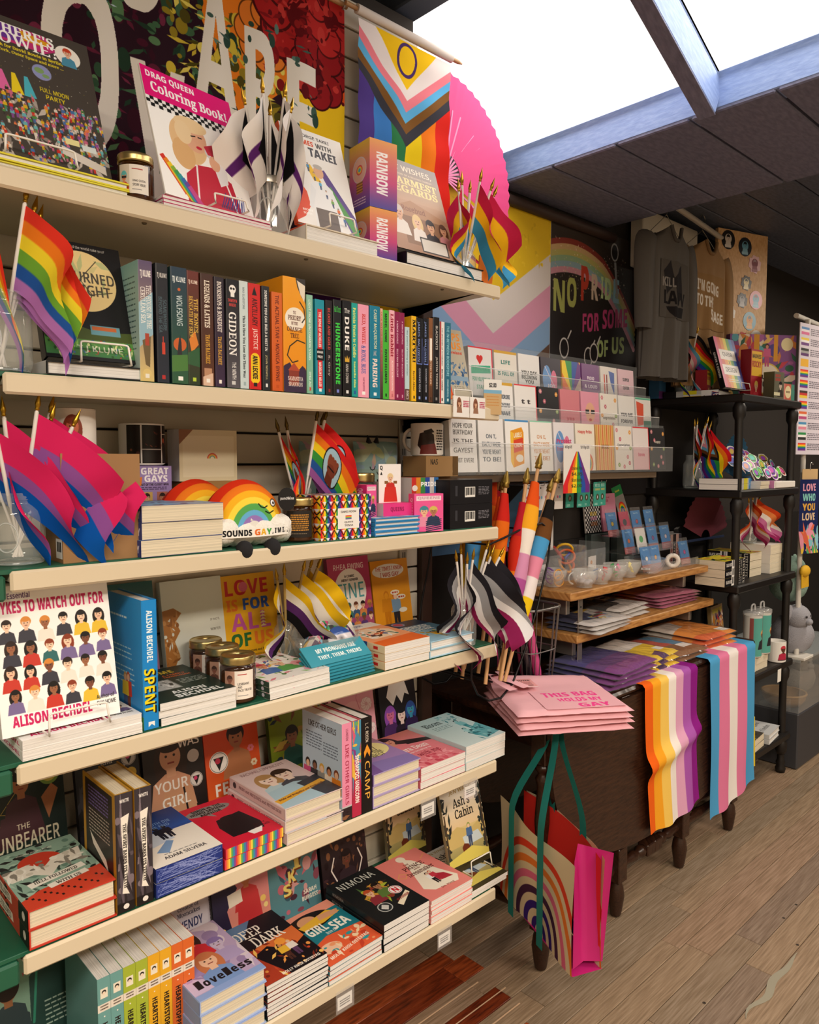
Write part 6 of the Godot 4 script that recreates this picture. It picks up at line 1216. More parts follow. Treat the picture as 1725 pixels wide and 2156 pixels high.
	A = art(c, cv(40, 322, "#1c2f6e"), "#17244e"); stack(0.586, -1.3, y, 0.138, 0.222, 0.0285, 2, A, false, 0.0, "blue and white novel with patterned blue page edges", "stacked novels with blue patterned edges", {"edge": flat(ed)})
	c = ca(0.136, 0.21, "#d21f3a").e(42, 18, 38, "#8c8a88", 14).p([30,26,44,36,40,26], "#8c8a88").t("SIMON vs. THE", 18, 10, 50, 5, "#1a1414").t("HOMO SAPIENS", 12, 16, 60, 5, "#1a1414").t("AGENDA", 24, 22, 36, 5, "#1a1414").p([34,44,78,40,86,72,80,86,28,84,26,60], "#17141a").e(54, 43, 12, "#17141a", 4).p([52,84,80,82,70,92,56,92], "#efece8").t("Becky", 70, 74, 20, 4, "#3a0c14", "f").t("Albertalli", 66, 79, 28, 4, "#3a0c14", "f")
	ed = cv(220, 30); for i in 33: ed.r(i*3.03, 0, 3.2, 100, ["#d8404a","#e88a3a","#f0d04a","#5aa85a","#3a8ab0","#7a4a98"][i % 6])
	A = art(c, cv(28, 304, "#c81c36"), "#c81c36"); stack(0.728, -1.3, y, 0.136, 0.215, 0.0212, 2, A, false, 0.0, "red novel with rainbow-sprayed page edges", "stacked red novels with rainbow edges", {"edge": flat(ed)})
	c = ca(0.15, 0.222, "#d8c4c4").t("RACHAEL LIPPINCOTT", 12, 5, 76, 6, "#8a6a6c", "s").bust(34, 34, 15, "#f0d8c8", "#b08a5a", "#b4ccd4", true).bust(64, 32, 15, "#f0d8c8", "#3a2824", "#4a4a52").p([10,60,60,54,96,66,100,100,0,100], "#a9c4d0").p([60,60,100,54,100,100,70,100], "#3a3a42").p([2,80,96,66,98,74,4,89], "#e0a83a").t("Pride and Prejudice and Pittsburgh", 8, 80, 84, 4.6, "#5a2a1e", "F", 0, -0.13)
	A = art(c, ca(0.027, 0.222, "#ddc9c8").t("PRIDE and PREJUDICE and PITTSBURGH", 34, 18, 34, 76, "#6a4a50", "f", 1).e(50, 10, 26, "#3a3a42"), "#d8c6c4"); stack(0.87, -1.298, y, 0.152, 0.225, 0.0268, 3, A, true, 0.0, "pale pink romance hardback with kissing couple on cover", "stacked pale pink romance hardbacks", {"cream": true})
	# three upright spines
	c = ca(0.028, 0.222, "#e88fae", 1700.0).t("LUNDIN", 40, 6, 24, 12, "#7a2a44", "s", 1).t("LIKE OTHER GIRLS", 34, 22, 36, 62, "#a82a4a", "s", 1)
	var f2 = ca(0.15, 0.222, "#b9cfe4").t("LIKE OTHER GIRLS", 16, 8, 70, 6, "#26221e", "s"); f2.lines(10, 20, 40, 6, 3, 1, "#5a6a80").lines(54, 26, 36, 5, 3, 1, "#5a6a80"); for i in 5: f2.person(14 + i*18, 94, 44, ["#e8bc9a","#8a5a40","#f0cdb0","#c88a64","#e8bc9a"][i], ["#2a1c18","#1a1412","#d8a83a","#3a2014","#7a3a20"][i], ["#c84a80","#2a2a30","#9a9a98","#f0e8dc","#e88a2a"][i], ["#3a4a70","#8a2a2a","#5a6a80","#7a2a2a","#3a5a8a"][i])
	A = art(f2, c, "#e88fae"); A.k = A.f; A.f = A.b; spine_out(1.022, -1.3, y, 0.15, 0.222, 0.028, A, false, "upright pink-spined novel, back cover showing five standing girls")
	c = ca(0.027, 0.222, "#b82a4a", 1700.0).grad("#5a9a6a","#c83a5a", 0, 40); c.scatter(59, 40, ["#4a90b0","#e8b84a","#d85a7a","#6aa860","#8a3a80"], 0, 0, 100, 50, 14, 50).t("SHAMPOO UNICORN", 30, 36, 44, 50, "#f4ede6", "b", 1)
	A = art(cv(8, 377, "#c05a6a"), c, "#c05a6a"); spine_out(1.051, -1.3, y, 0.15, 0.222, 0.027, A, true, "upright multicoloured spine with white capitals between pink and black")
	c = ca(0.031, 0.222, "#161214", 1700.0).t("L. C. ROSEN", 36, 6, 26, 20, "#e8dcc8", "s", 1).p([20,36,50,28,80,36,74,42,50,36,26,42], "#e8982a").t("CAMP", 30, 46, 46, 40, "#efb24a", "s", 1)
	A = art(cv(8, 377, "#1a1618"), c, "#1a1618"); spine_out(1.079, -1.3, y, 0.15, 0.222, 0.031, A, true, "upright black spine with glowing orange capitals")
	c = ca(0.15, 0.222, "#a080b8").grad("#b06a50","#a890c0", 0, 40).e(58, 44, 38, "#f0e6a0", 30).t("I WISH", 34, 36, 40, 6.5, "#2a2420", "s").t("YOU", 46, 44, 26, 6.5, "#2a2420", "s").t("ALL THE", 38, 51, 38, 6.5, "#2a2420", "s").t("BEST", 46, 58.5, 26, 6.5, "#2a2420", "s").p([0,70,100,80,100,100,0,100], "#8a78b4").p([0,60,30,66,20,100,0,100], "#7a5a9a")
	A = art(c, cv(38, 322, "#6a4a8a"), "#b0a0cc"); stack(1.111, -1.298, y, 0.152, 0.222, 0.0272, 3, A, true, 0.0, "lilac hardback with yellow speech cloud title", "stacked lilac hardbacks", {"cream": true})
	c = ca(0.16, 0.222, "#e2808a").grad("#b86a60","#e88a94", 0, 40).p([0,30,50,20,100,34,100,44,50,36,0,48], "#2a1a1c").bust(34, 16, 13, "#d89a80", "#2a1a1c", "#e2808a", true).t("Laura Dean", 10, 44, 70, 11, "#f6eeec", "f").t("keeps breaking up", 24, 58, 52, 4, "#f6eeec", "f").t("with me", 34, 65, 46, 10, "#8a1f34", "f"); c.scatter(60, 40, ["#d85a6c","#f0a0a8","#c84a5c"], 0, 76, 100, 24, 4, 10)
	A = art(c, cv(24, 322, "#d8707c"), "#e8a0a8"); stack(1.266, -1.298, y, 0.162, 0.222, 0.0178, 3, A, false, 0.0, "salmon pink comic with flowing black hair on cover", "stacked salmon pink comics")
	c = ca(0.16, 0.222, "#b9d4d8").grad("#a9c8cc","#cfe2e2"); c.t("Bloom", 12, 14, 40, 12, "#1c2a30", "f").lines(16, 32, 40, 3, 4, 1.2, "#6a8a90").p([50,70,100,50,100,90,60,96], "#6ab0b8").person(76, 62, 34, "#8ac4c8", "#16262c", "#7abac0", "#3a8a94").person(60, 84, 30, "#8ac4c8", "#2a5a64", "#a0d0d4", "#4a9aa4").scatter(61, 30, ["#3a8a94","#8ac4c8","#2a5a64"], 50, 60, 50, 36, 3, 8).scatter(62, 20, ["#7ab0b8","#4a8a94"], 56, 0, 40, 30, 2, 8)
	A = art(c, cv(28, 322, "#b4d0d4"), "#c8dadc"); stack(1.43, -1.298, y, 0.16, 0.222, 0.0215, 3, A, false, 0.0, "pale aqua comic with seated seaside figures", "stacked pale aqua comics")
	# hanging price holders
	c = cv(60, 40, "#f4f2ee"); c.lines(16, 30, 68, 3, 18, 8, "#4a4a50", 4); A = flat(c)
	for q in [[1.44,5,"under the pale aqua comics"],[1.285,5,"under the salmon pink comics"],[1.02,6,"under the sea-green comics"],[1.345,6,"under the rose fairy-tale comics"]]:
		var o = thing("price_holder", "clear hanging price holder with white ticket " + q[2], "price tag", V(q[0], SY[q[1]] - 0.035, -1.2925))
		part(o, "ticket", MB.new().box(V(-0.021, -0.034, -0.0005), V(0.021, -0.004, 0.0005), A.f), pmat(A.pg, "m")); part(o, "holder", MB.new().box(V(-0.026, -0.04, 0.001), V(0.026, 0.012, 0.002)), glass("#eeeeee", 0.12))
func f_spirit(c: Cv, y):
	var f2 = ca(0.15, 0.218, "#26211f", 1700.0).r(0, 0, 8, 100, "#b88a2a").r(92, 0, 8, 100, "#b88a2a").r(8, 0, 84, 3, "#b88a2a").r(10, 4, 80, 92, "#26211f"); f2.lines(18, 8, 62, 6, 3, 1.4, "#6a5a9a", 3).lines(18, 28, 64, 7, 3, 1.0, "#b8b0a4", 4).p([20,48,40,54,70,62,78,72,58,66,30,58], "#ece6da").lines(22, 74, 56, 7, 3, 1.0, "#7a6a98", 5)
	var A = art(f2, c, "#b88a2a"); A.k = A.f; A.f = A.b
	for i in 2: spine_out(0.514 + i*0.0355, -1.302, y, 0.15, 0.218, 0.0325, A, true, ["upright grey-black hardback with white ribbon title, nearer the winged stack", "upright grey-black hardback with white ribbon title, nearer the blue novels"][i], {"cream": true})
# ------------------------------------------------------------------ lowest shelf
func fill_6_shelf():
	var y = SY[6]; var c: Cv; var A
	c = ca(0.155, 0.225, "#8fb4a0").grad("#7fa692","#9cc0ac"); c.bust(70, 16, 13, "#e8b898", "#c8723a", "#2f4f4a").p([44,40,60,30,84,30,100,44,100,100,42,100], "#2f4f4a").e(70, 15, 13, "#d07c40", 15).l([54,34,46,80], 3, "#3f9a80").bust(18, 44, 13, "#a8704c", "#2a1c18", "#3a4a50").e(18, 42, 14, "#2a1c18", 16).p([0,64,26,60,42,70,44,100,0,100], "#3a4a50").p([6,80,24,76,26,96,8,98], "#d8566a").lines(60, 66, 32, 6, 4, 1.3, "#b8d0c4", 4)
	for q in [[14,12],[30,20],[36,34],[88,8],[10,26]]: c.p([q[0],q[1],q[0]+3,q[1]+1.5,q[0]+1,q[1]+4], "#c86a70")
	back_book(0.375, y, 0.155, 0.225, c, "pale green comic showing two young men from behind", "#7a9a88")
	var cols = ["#6fa3a0","#6fa3a0","#a8b83a","#a8b83a","#e9ad26","#e9ad26","#dd6a2c","#dd6a2c"]; var nm = ["teal","teal","lime green","lime green","golden yellow","golden yellow","orange","orange"]
	for i in 8:
		c = ca(0.024, 0.21, cols[i], 1900.0).r(22, 10, 56, 9, "#f0e8d4").e(50, 13.5, 17, "#2a2420").e(50, 14.5, 13, "#f0dcc4").r(0, 24, 100, 7, "#e8ded0").lines(20, 25.5, 60, 2, 2.6, 1.2, "#6a5a50", i).t("HEARTSTOPPER", 30, 42, 44, 44, "#231a18", "b", 1).e(50, 36, 6, "#f4ece0").e(50, 91, 8, "#f4ece0")
		A = art(cv(8, 399, Color("#c8a890") if i == 0 else cols[i]), c, cols[i])
		spine_out(0.499 + i*0.0243, -1.368, y, 0.17, 0.21, 0.0243, A, false, "upright comic with %s spine in the lowest shelf's rainbow row" % nm[i], {"group": nm[i] + " comic spines"})
	# leaning at the back
	c = ca(0.11, 0.2, "#cfc9d4").t("TIDESONG", 10, 8, 60, 8, "#7a6a8a", "f").t("Creator of", 26, 30, 50, 4, "#3a3a50", "f").t("Mooncakes", 24, 36, 54, 5, "#3a3a50", "f").t("WENDY", 20, 46, 62, 10, "#2a2f5a", "s").t("XU", 38, 59, 28, 9, "#2a2f5a", "s").scatter(70, 20, ["#8a84a0","#b0aabc","#e4e0e8"], 10, 74, 80, 22, 4, 10)
	back_book(0.735, y, 0.105, 0.2, c, "pale lilac book back with dark blue author name", "#a8a4b4", 0.012)
	c = ca(0.155, 0.222, "#d88a90").grad("#c87a98","#e89a7a"); c.p([0,0,40,0,30,20,44,40,24,60,30,80,0,90], "#2a2440").p([70,0,100,0,100,30,84,22], "#2a2440").bust(60, 30, 12, "#c87a50", "#b84a24", "#c83a3c").p([44,52,80,50,86,84,40,86], "#c8383c").p([26,44,50,42,52,56,28,58], "#efe6d4").r(0, 88, 100, 12, "#b05a3a").e(14, 80, 6, "#f2d070").e(88, 62, 5, "#f2d070").e(92, 70, 4, "#f4dc90")
	A = art(c, ca(0.03, 0.222, "#141318", 1450.0).t("THE WITCH BOY", 30, 10, 40, 76, "#d8d2dc", "f", 1), "#141318"); A.l = A.s
	face(0.842, ZB, y, 0.155, 0.222, 0.03, A, true, 0.15, 0.0, "pink comic with red-haired reader and wolf shadows")
	c = ca(0.155, 0.225, "#5a8a94"); c.scatter(72, 60, ["#8a4a5a","#c86a7a","#3a5a6a","#d8a0a0","#4a2a3a"], 0, 0, 100, 100, 6, 18); for i in 5: c.t("SKIP!"[i], 30 + i*11, 64 - i*13.0, 15, 13, "#7a3a1c").t("SKIP!"[i], 28 + i*11, 62 - i*13.0, 15, 13, "#f2dc7a")
	c.e(24, 26, 10, "#f0e8e0").e(25, 27, 5, "#2a1c24").t("SARAH", 66, 76, 26, 5, "#f0e8d8").t("BURGESS", 62, 83, 32, 5, "#f0e8d8")
	back_book(1.0, y, 0.155, 0.225, c, "teal and maroon comic with tumbling yellow letters", "#3a6a74")
	c = ca(0.155, 0.225, "#2e2024"); c.scatter(73, 80, ["#4a3034","#6a4a3a","#8a5a3a","#241418"], 0, 0, 100, 100, 3, 10).t("Witchlight", 14, 22, 74, 13, "#d88a3a", "f").bust(54, 62, 11, "#6a4030", "#1a1012", "#3a2a30").l([28,56,20,70,30,84,24,94], 2.6, "#f0e4dc").l([80,56,88,70,78,86,84,96], 2.6, "#f0e4dc")
	back_book(1.165, y, 0.155, 0.225, c, "dark brown comic with orange script title and pale hands", "#1a1214")
	# front stacks
	c = ca(0.15, 0.222, "#b8a4c8"); c.scatter(75, 24, ["#a894bc","#cfc0dc","#9a84b0","#d8ccd8"], 0, 0, 100, 80, 12, 26).bust(46, 14, 12, "#e8b498", "#3a2420", "#d0303a", true).bust(24, 38, 11, "#b8a0cc", "#7a64a0", "#a08cc0").bust(76, 36, 11, "#cabcd8", "#8a76b0", "#b0a0cc").bust(48, 54, 14, "#f0c4a4", "#c87a50", "#7a9ad0", true).bust(8, 60, 11, "#b8a0cc", "#4f7a60", "#c8b8d8").r(0, 92, 100, 8, "#8aa4d8")
	for i in 8: c.t("loveless"[i], 10 + i*10.5, 78 - (4 if i in [0, 4] else 0), 8.5, 12 if i in [0, 4] else 8, "#201a20", "b")
	A = art(c, cv(44, 322, "#8aa4d8"), "#a9bce4"); stack(0.667, -1.298, y, 0.15, 0.222, 0.03, 4, A, true, 0.0, "lilac novel with drawn friends and black lower-case title", "stacked lilac novels", {"cream": true})
	c = ca(0.16, 0.222, "#17161e").p([0,0,60,0,30,26,0,20], "#5a7aa0").p([0,40,40,50,70,100,0,100], "#a83a24").p([30,46,100,38,100,80,60,92], "#d8703a"); c.p([20,56,46,50,70,70,100,60,100,100,40,100], "#141018").scatter(77, 40, ["#e89a4a","#c84a2c","#f0c060","#7a2a1c"], 0, 46, 100, 50, 3, 8).person(60, 84, 30, "#c88a5a", "#2a1a14", "#e8b83a", "#4a2a24").person(74, 82, 28, "#e8c0a0", "#e8a050", "#e8e0d8", "#5a3a60").e(66, 52, 8, "#f2a040")
	c.t("THE", 8, 18, 16, 5, "#efe8dc", "f").t("DEEP", 18, 12, 44, 15, "#efe8dc", "f").t("DARK", 34, 29, 50, 16, "#efe8dc", "f").t("MOLLY KNOX OSTERTAG", 30, 93, 62, 4, "#efe8dc")
	A = art(c, cv(14, 322, "#141318"), "#1a1820"); stack(0.818, -1.296, y, 0.158, 0.224, 0.0098, 8, A, false, 0.0, "black and orange comic with pale serif title", "stacked black and orange comics")
	c = ca(0.16, 0.21, "#1f7a8a").r(0, 0, 100, 16, "#e89a84").e(44, 22, 40, "#1c1416", 20).e(40, 20, 16, "#d8a078", 13).p([20,24,80,16,96,28,60,34,24,34], "#e8b83a").p([60,18,96,22,90,30,56,28], "#d8a078").t("GIRL", 22, 32, 34, 15, "#f4f0e4").t("from the", 44, 50, 20, 5, "#f4f0e4", "f").t("SEA", 60, 38, 32, 16, "#f4f0e4").p([0,66,40,56,100,62,100,100,0,100], "#e2603a").e(28, 76, 18, "#f0c4a4", 12).scatter(78, 30, ["#2f9aa4","#f0a070","#c8442c","#f4d8b0"], 0, 60, 100, 36, 4, 12).t("MOLLY KNOX OSTERTAG", 12, 88, 78, 5, "#f8e8d8", "b", 0, -0.12)
	A = art(c, cv(16, 304, "#1f6a78"), "#2a7a88"); stack(0.978, -1.296, y, 0.16, 0.21, 0.011, 4, A, false, 0.03, "sea-green comic with dark-haired girl over orange waves", "stacked sea-green comics")
	c = ca(0.152, 0.225, "#161b1e"); c.t("NIMONA", 10, 8, 76, 12, "#cfd4cc", "s").scatter(79, 30, ["#8a3a2c","#4a6a3a","#c8983a","#3a2a24","#a8b83a"], 30, 34, 50, 30, 6, 14).bust(40, 44, 8, "#e8b898", "#b8502c", "#8a2f3a").bust(64, 38, 8, "#a87a58", "#1a1414", "#5a7a3a").p([56,80,92,66,94,72,60,87], "#efe4c8").e(34, 76, 13, "#b8bab6").e(34, 76, 11, "#2a3034").p([26,76,34,70,42,76,34,82], "#c8cac6").e(80, 58, 12, "#f4f2f0").e(80, 58, 10.6, "#c8202c").e(80, 58, 9.6, "#f4f2f0").t("N", 75, 53.5, 10, 9, "#c8202c").t("ND STEVENSON", 62, 73, 28, 4, "#8a2a24", "b", 0, -0.1)
	A = art(c, cv(25, 326, "#131719").t("NIMONA", 26, 12, 48, 20, "#8a908c", "s", 1), "#14181a"); stack(1.142, -1.296, y, 0.152, 0.225, 0.017, 4, A, false, 0.0, "black comic with grey thin capitals and two round seals", "stacked black comics with seals")
	c = ca(0.155, 0.222, "#e2837c"); c.p([50,10,64,20,82,60,92,80,80,90,30,86,16,76,40,34], "#efe6d4").e(50, 10, 9, "#efe6d4").l([6,40,16,34,26,40,16,46,6,40], 1, "#e0b050").l([80,24,96,18], 1, "#e0b050").t("THE", 40, 22, 12, 3, "#6a2a24", "f").t("PRINCE", 30, 27, 46, 8, "#4a1c1c", "f").t("and the", 46, 36, 14, 3, "#6a2a24", "f").t("Dressmaker", 24, 40, 58, 8, "#4a1c1c", "f").person(52, 78, 26, "#f0cdb0", "#3a1c18", "#f0f0ec", "#2a2024").p([58,58,78,66,84,78,60,76], "#b02a3c").person(60, 76, 25, "#f0cdb0", "#b84a30", "#c83a4a", "#b02a3c").t("Jen Wang", 42, 86, 30, 4, "#8a3a30", "f")
	A = art(c, cv(14, 322, "#e09a94"), "#efb8b0"); stack(1.303, -1.296, y, 0.155, 0.222, 0.0087, 7, A, false, 0.0, "coral fairy-tale comic with dancing couple", "stacked coral fairy-tale comics")
	c = ca(0.15, 0.225, "#d8d2c4").grad("#d9d8d4","#e0c498", 0, 50).grad("#d8c084","#7a7a4a", 50, 100)
	c.t("JEN WANG", 22, 4, 58, 6, "#a8905a", "s").t("Ash's", 28, 15, 42, 11, "#1c1a18", "f").t("Cabin", 30, 28, 46, 11, "#1c1a18", "f").p([0,56,30,48,60,56,100,46,100,70,0,72], "#c8b070").p([40,62,80,60,90,72,44,74], "#c4d0d4"); for q in [[6,10],[94,6],[0,40],[98,44]]: c.scatter(int(q[0]), 22, ["#22262a","#2f3834","#3a3a34"], q[0]-9, q[1], 18, 52, 4, 10)
	c.r(2, 30, 3, 50, "#4a3a2c").r(94, 20, 4, 66, "#4a3a2c").person(58, 76, 28, "#e8c0a0", "#8a9a4a", "#4a6a98", "#3a4a6a").p([36,74,42,70,52,72,58,80,54,88,50,80,42,80,40,88], "#6a2f1c").p([0,84,60,76,100,86,100,100,0,100], "#d8c860").r(0, 92, 100, 8, "#3a3420")
	A = art(c, cv(14, 326, "#8a8060"), "#d8d2c4"); var ac = A
	stack(1.458, -1.3, y, 0.15, 0.225, 0.0105, 2, A, false, 0.0, "woodland comic lying flat at the lowest shelf's end", "flat woodland comics")
	face(1.468, -1.385, y + 0.0215, 0.155, 0.228, 0.012, A, false, 0.24, -0.05, "woodland comic with hiker and brown dog, standing face out")
	easel(V(1.555, y + 0.0215, -1.375), 0.085, 0.04, "white wire stand holding the woodland comic")
	face(1.395, ZB, y, 0.15, 0.225, 0.012, A, false, 0.12, 0.0, "woodland comic half hidden behind the coral comics")
	# neighbouring case at the left edge: yellow and white page edges
	for i in 5:
		var yy = 0.47 + i*0.04
		stack(0.17, -1.2, yy, 0.118, 0.12, 0.0395, 1, art(cv(20, 20, "#d8961c" if i > 2 else "#e6e2da"), cv(20, 20, "#d8961c" if i > 2 else "#e6e2da"), "#d8961c" if i > 2 else "#e6e2da"), false, 0.0, ["white", "yellow"][1 if i > 2 else 0] + " boxed paperback in the pile before the lowest shelf, number %s from its foot" % ["one","two","three","four","five"][i], "")
	var st = thing("display_pedestal", "dark wooden display pedestal under the yellow and white pile", "pedestal", V(0.23, 0, -1.26))
	part(st, "body", MB.new().bbox(V(-0.065, 0, -0.065), V(0.065, 0.455, 0.065), 0.004), mat("#2a1c14", 0.6)); part(st, "top", MB.new().bbox(V(-0.07, 0.455, -0.07), V(0.07, 0.469, 0.07), 0.004), mat("#3a281c", 0.6))
# ------------------------------------------------------------------ wall right of the shelves, card rack, basket of rolled flags
func rolled_flag(b: Vector3, t: Vector3, f0: float, f1: float, r: float, A, lb: String, wood_c = "#c99b6a"):
	var o = thing("rolled_flag", lb, "flag", b, "rolled flags in the wire stand"); var d = t - b; var q = Basis(Quaternion(Vector3.UP, d.normalized())); var L = d.length()
	part(o, "pole", MB.new().tube([Vector3.ZERO, d], 0.0055, 9), mat(wood_c, 0.55))
	part(o, "spear_tip", MB.new().lathe([[0.006,0.0],[0.011,0.004],[0.009,0.012],[0.012,0.016],[0.003,0.05],[0.0,0.052]], 12).moved(Transform3D(q, d)), mat("#8f7433", 0.35, 0.8))
	part(o, "rolled_cloth", MB.new().grid(func(u, v):
		var a = u*TAU; var w = 1.0 - v; var rr = r*(1.0 + 0.14*sin(a*2 + v*9.0) + 0.12*sin(v*11.0 + a))*(0.75 + 0.45*sin(PI*clamp(w*0.9 + 0.1, 0, 1)))
		return q * V(cos(a)*rr, lerp(f0, f1, w)*L, -sin(a)*rr*0.8), 18, 16, A.f, true), pmat(A.pg, "c"))
func fill_7_wall():
	var c: Cv; var A; var t
	# chevron mural panel
	c = cv(360, 560, "#5a8cc0")       # x 1.6..2.42, y 2.46..1.2
	var X = func(x): return (x - 1.6)/0.83*100.0
	var Y = func(yy): return (2.46 - yy)/1.26*100.0
	var apex = 2.095; var top_y = 2.46
	for q in [["#111014",1.30],["#5d4030",1.68],["#86a9d0",1.845],["#dc9ab6",1.855],["#dcd5cf",1.972],["#e5bf1c",2.089]]:
		var k = 0.66; var y0: float = q[1] if q[1] != 1.845 else 1.75
		c.p([X.call(apex), Y.call(y0), X.call(3.2), Y.call(y0 + (3.2-apex)*k), X.call(3.2), -200, X.call(0.6), -200, X.call(0.6), Y.call(y0 + (apex-0.6)*k)], q[0])
	c.scatter(81, 60, ["#d8b21a","#edc92a"], 20, 0, 80, 18, 0.6, 2.0)
	A = flat(c); t = struct("wall_mural", MB.new().box(V(1.6, 1.2, -1.80), V(2.43, 2.46, -1.782), A.f, A.f), pmat(A.pg, "m"))
	# chalk board with lettering
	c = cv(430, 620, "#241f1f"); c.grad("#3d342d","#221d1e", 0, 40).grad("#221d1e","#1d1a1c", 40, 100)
	var X2 = func(x): return (x - 2.435)/0.75*100.0
	var Y2 = func(yy): return (2.47 - yy)/1.1*100.0
	var cols = ["#8a3a30","#c8a878","#b9b36a","#8fae8a","#8aa8b4","#c890a0"]
	for k in 6:
		var pts = []
		for i in 26:
			var x = 2.40 + i*0.026; pts.append_array([X2.call(x), Y2.call(2.385 - k*0.022 - 1.0*pow(x - 2.60, 2) - (0.25*max(0.0, x-2.8)))])
		c.l(pts, 3.0, cols[k])
	c.scatter(83, 200, ["#e8dcc0","#c8c090","#d8a8a0","#a8c0b0"], 2, 8, 70, 18, 0.3, 0.8)
	for q in [["N",2.455,2.225,0.075,0.125,"#a9b060"],["O",2.545,2.245,0.065,0.115,"#a9b060"],["P",2.64,2.305,0.055,0.14,"#b8402e"],["R",2.715,2.285,0.05,0.105,"#d0bca8"],["I",2.785,2.285,0.018,0.09,"#c4dca0"],["D",2.815,2.285,0.05,0.09,"#c4dca0"],["E",2.88,2.29,0.045,0.1,"#9fd0e4"]]:
		c.t(q[0], X2.call(q[1]), Y2.call(q[2]), q[3]/0.75*100, q[4]/1.1*100, q[5], "b")
	c.t("FOR", X2.call(2.655), Y2.call(2.115), 16, 6.8, "#c0457a", "b", 0, -0.15).t("SOME", X2.call(2.80), Y2.call(2.15), 26, 7.2, "#c0457a", "b", 0, -0.15).t("OF", X2.call(2.765), Y2.call(2.02), 11, 6.4, "#a4b878", "b", 0, -0.12).t("US", X2.call(2.875), Y2.call(2.045), 13, 6.6, "#a4b878", "b", 0, -0.12)
	for q in [[2.53,1.965],[2.70,1.945],[2.74,1.965]]:
		c.e(X2.call(q[0]), Y2.call(q[1]), 4.2, "#d4d0cc", 5.4).e(X2.call(q[0]), Y2.call(q[1]), 3.3, "#1f1b1d", 4.5).l([X2.call(q[0])+3, Y2.call(q[1])-3.4, X2.call(q[0])+6, Y2.call(q[1])-6.5], 1, "#d4d0cc")
	c.e(X2.call(2.885), Y2.call(2.40), 4, "#b9b9ba", 5).e(X2.call(2.885), Y2.call(2.40), 3, "#222022", 4).l([X2.call(2.89), Y2.call(2.36), X2.call(2.91), Y2.call(2.22)], 2.2, "#a9adb0")
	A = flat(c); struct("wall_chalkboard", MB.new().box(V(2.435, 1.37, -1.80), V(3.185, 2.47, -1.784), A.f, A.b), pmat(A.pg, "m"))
	struct("wall_dado", MB.new().box(V(1.615, 0.0, -1.80), V(7.0, 1.2, -1.785)), mat("#16120f", 0.8))
	struct("trim_2", MB.new().tube([V(1.62, 2.45, -1.77), V(2.85, 2.45, -1.77)], 0.02, 10), mat("#3a2a24", 0.6))
	# clear tiered card rack
	var rk = thing("card_rack", "clear acrylic three-tier greeting card rack above the table", "rack", V(1.52, 1.485, -1.45)); var gl = glass("#eef4f4", 0.07)
	for i in 3:
		part(rk, "tier_back", MB.new().box(V(0.0 if i == 0 else 0.2, i*0.118, -0.03 - i*0.06), V(1.24, i*0.118 + 0.17, -0.027 - i*0.06)), gl)
		part(rk, "tier_lip", MB.new().box(V(0.0 if i == 0 else 0.2, i*0.118 - 0.004, 0.012 - i*0.06), V(1.24, i*0.118 + 0.085, 0.015 - i*0.06)), gl)
		part(rk, "tier_floor", MB.new().box(V(0.0 if i == 0 else 0.2, i*0.118 - 0.006, -0.03 - i*0.06), V(1.24, i*0.118 - 0.003, 0.015 - i*0.06)), gl)
		part(rk, "lip_edge", MB.new().tube([V(0.0 if i == 0 else 0.2, i*0.118 + 0.085, 0.0135 - i*0.06), V(1.24, i*0.118 + 0.085, 0.0135 - i*0.06)], 0.0016, 5), glass("#ffffff", 0.5))
	part(rk, "wall_rail", MB.new().bbox(V(0.0, -0.03, -0.33), V(1.2, -0.008, -0.03), 0.002), mat("#7a6a58", 0.6))
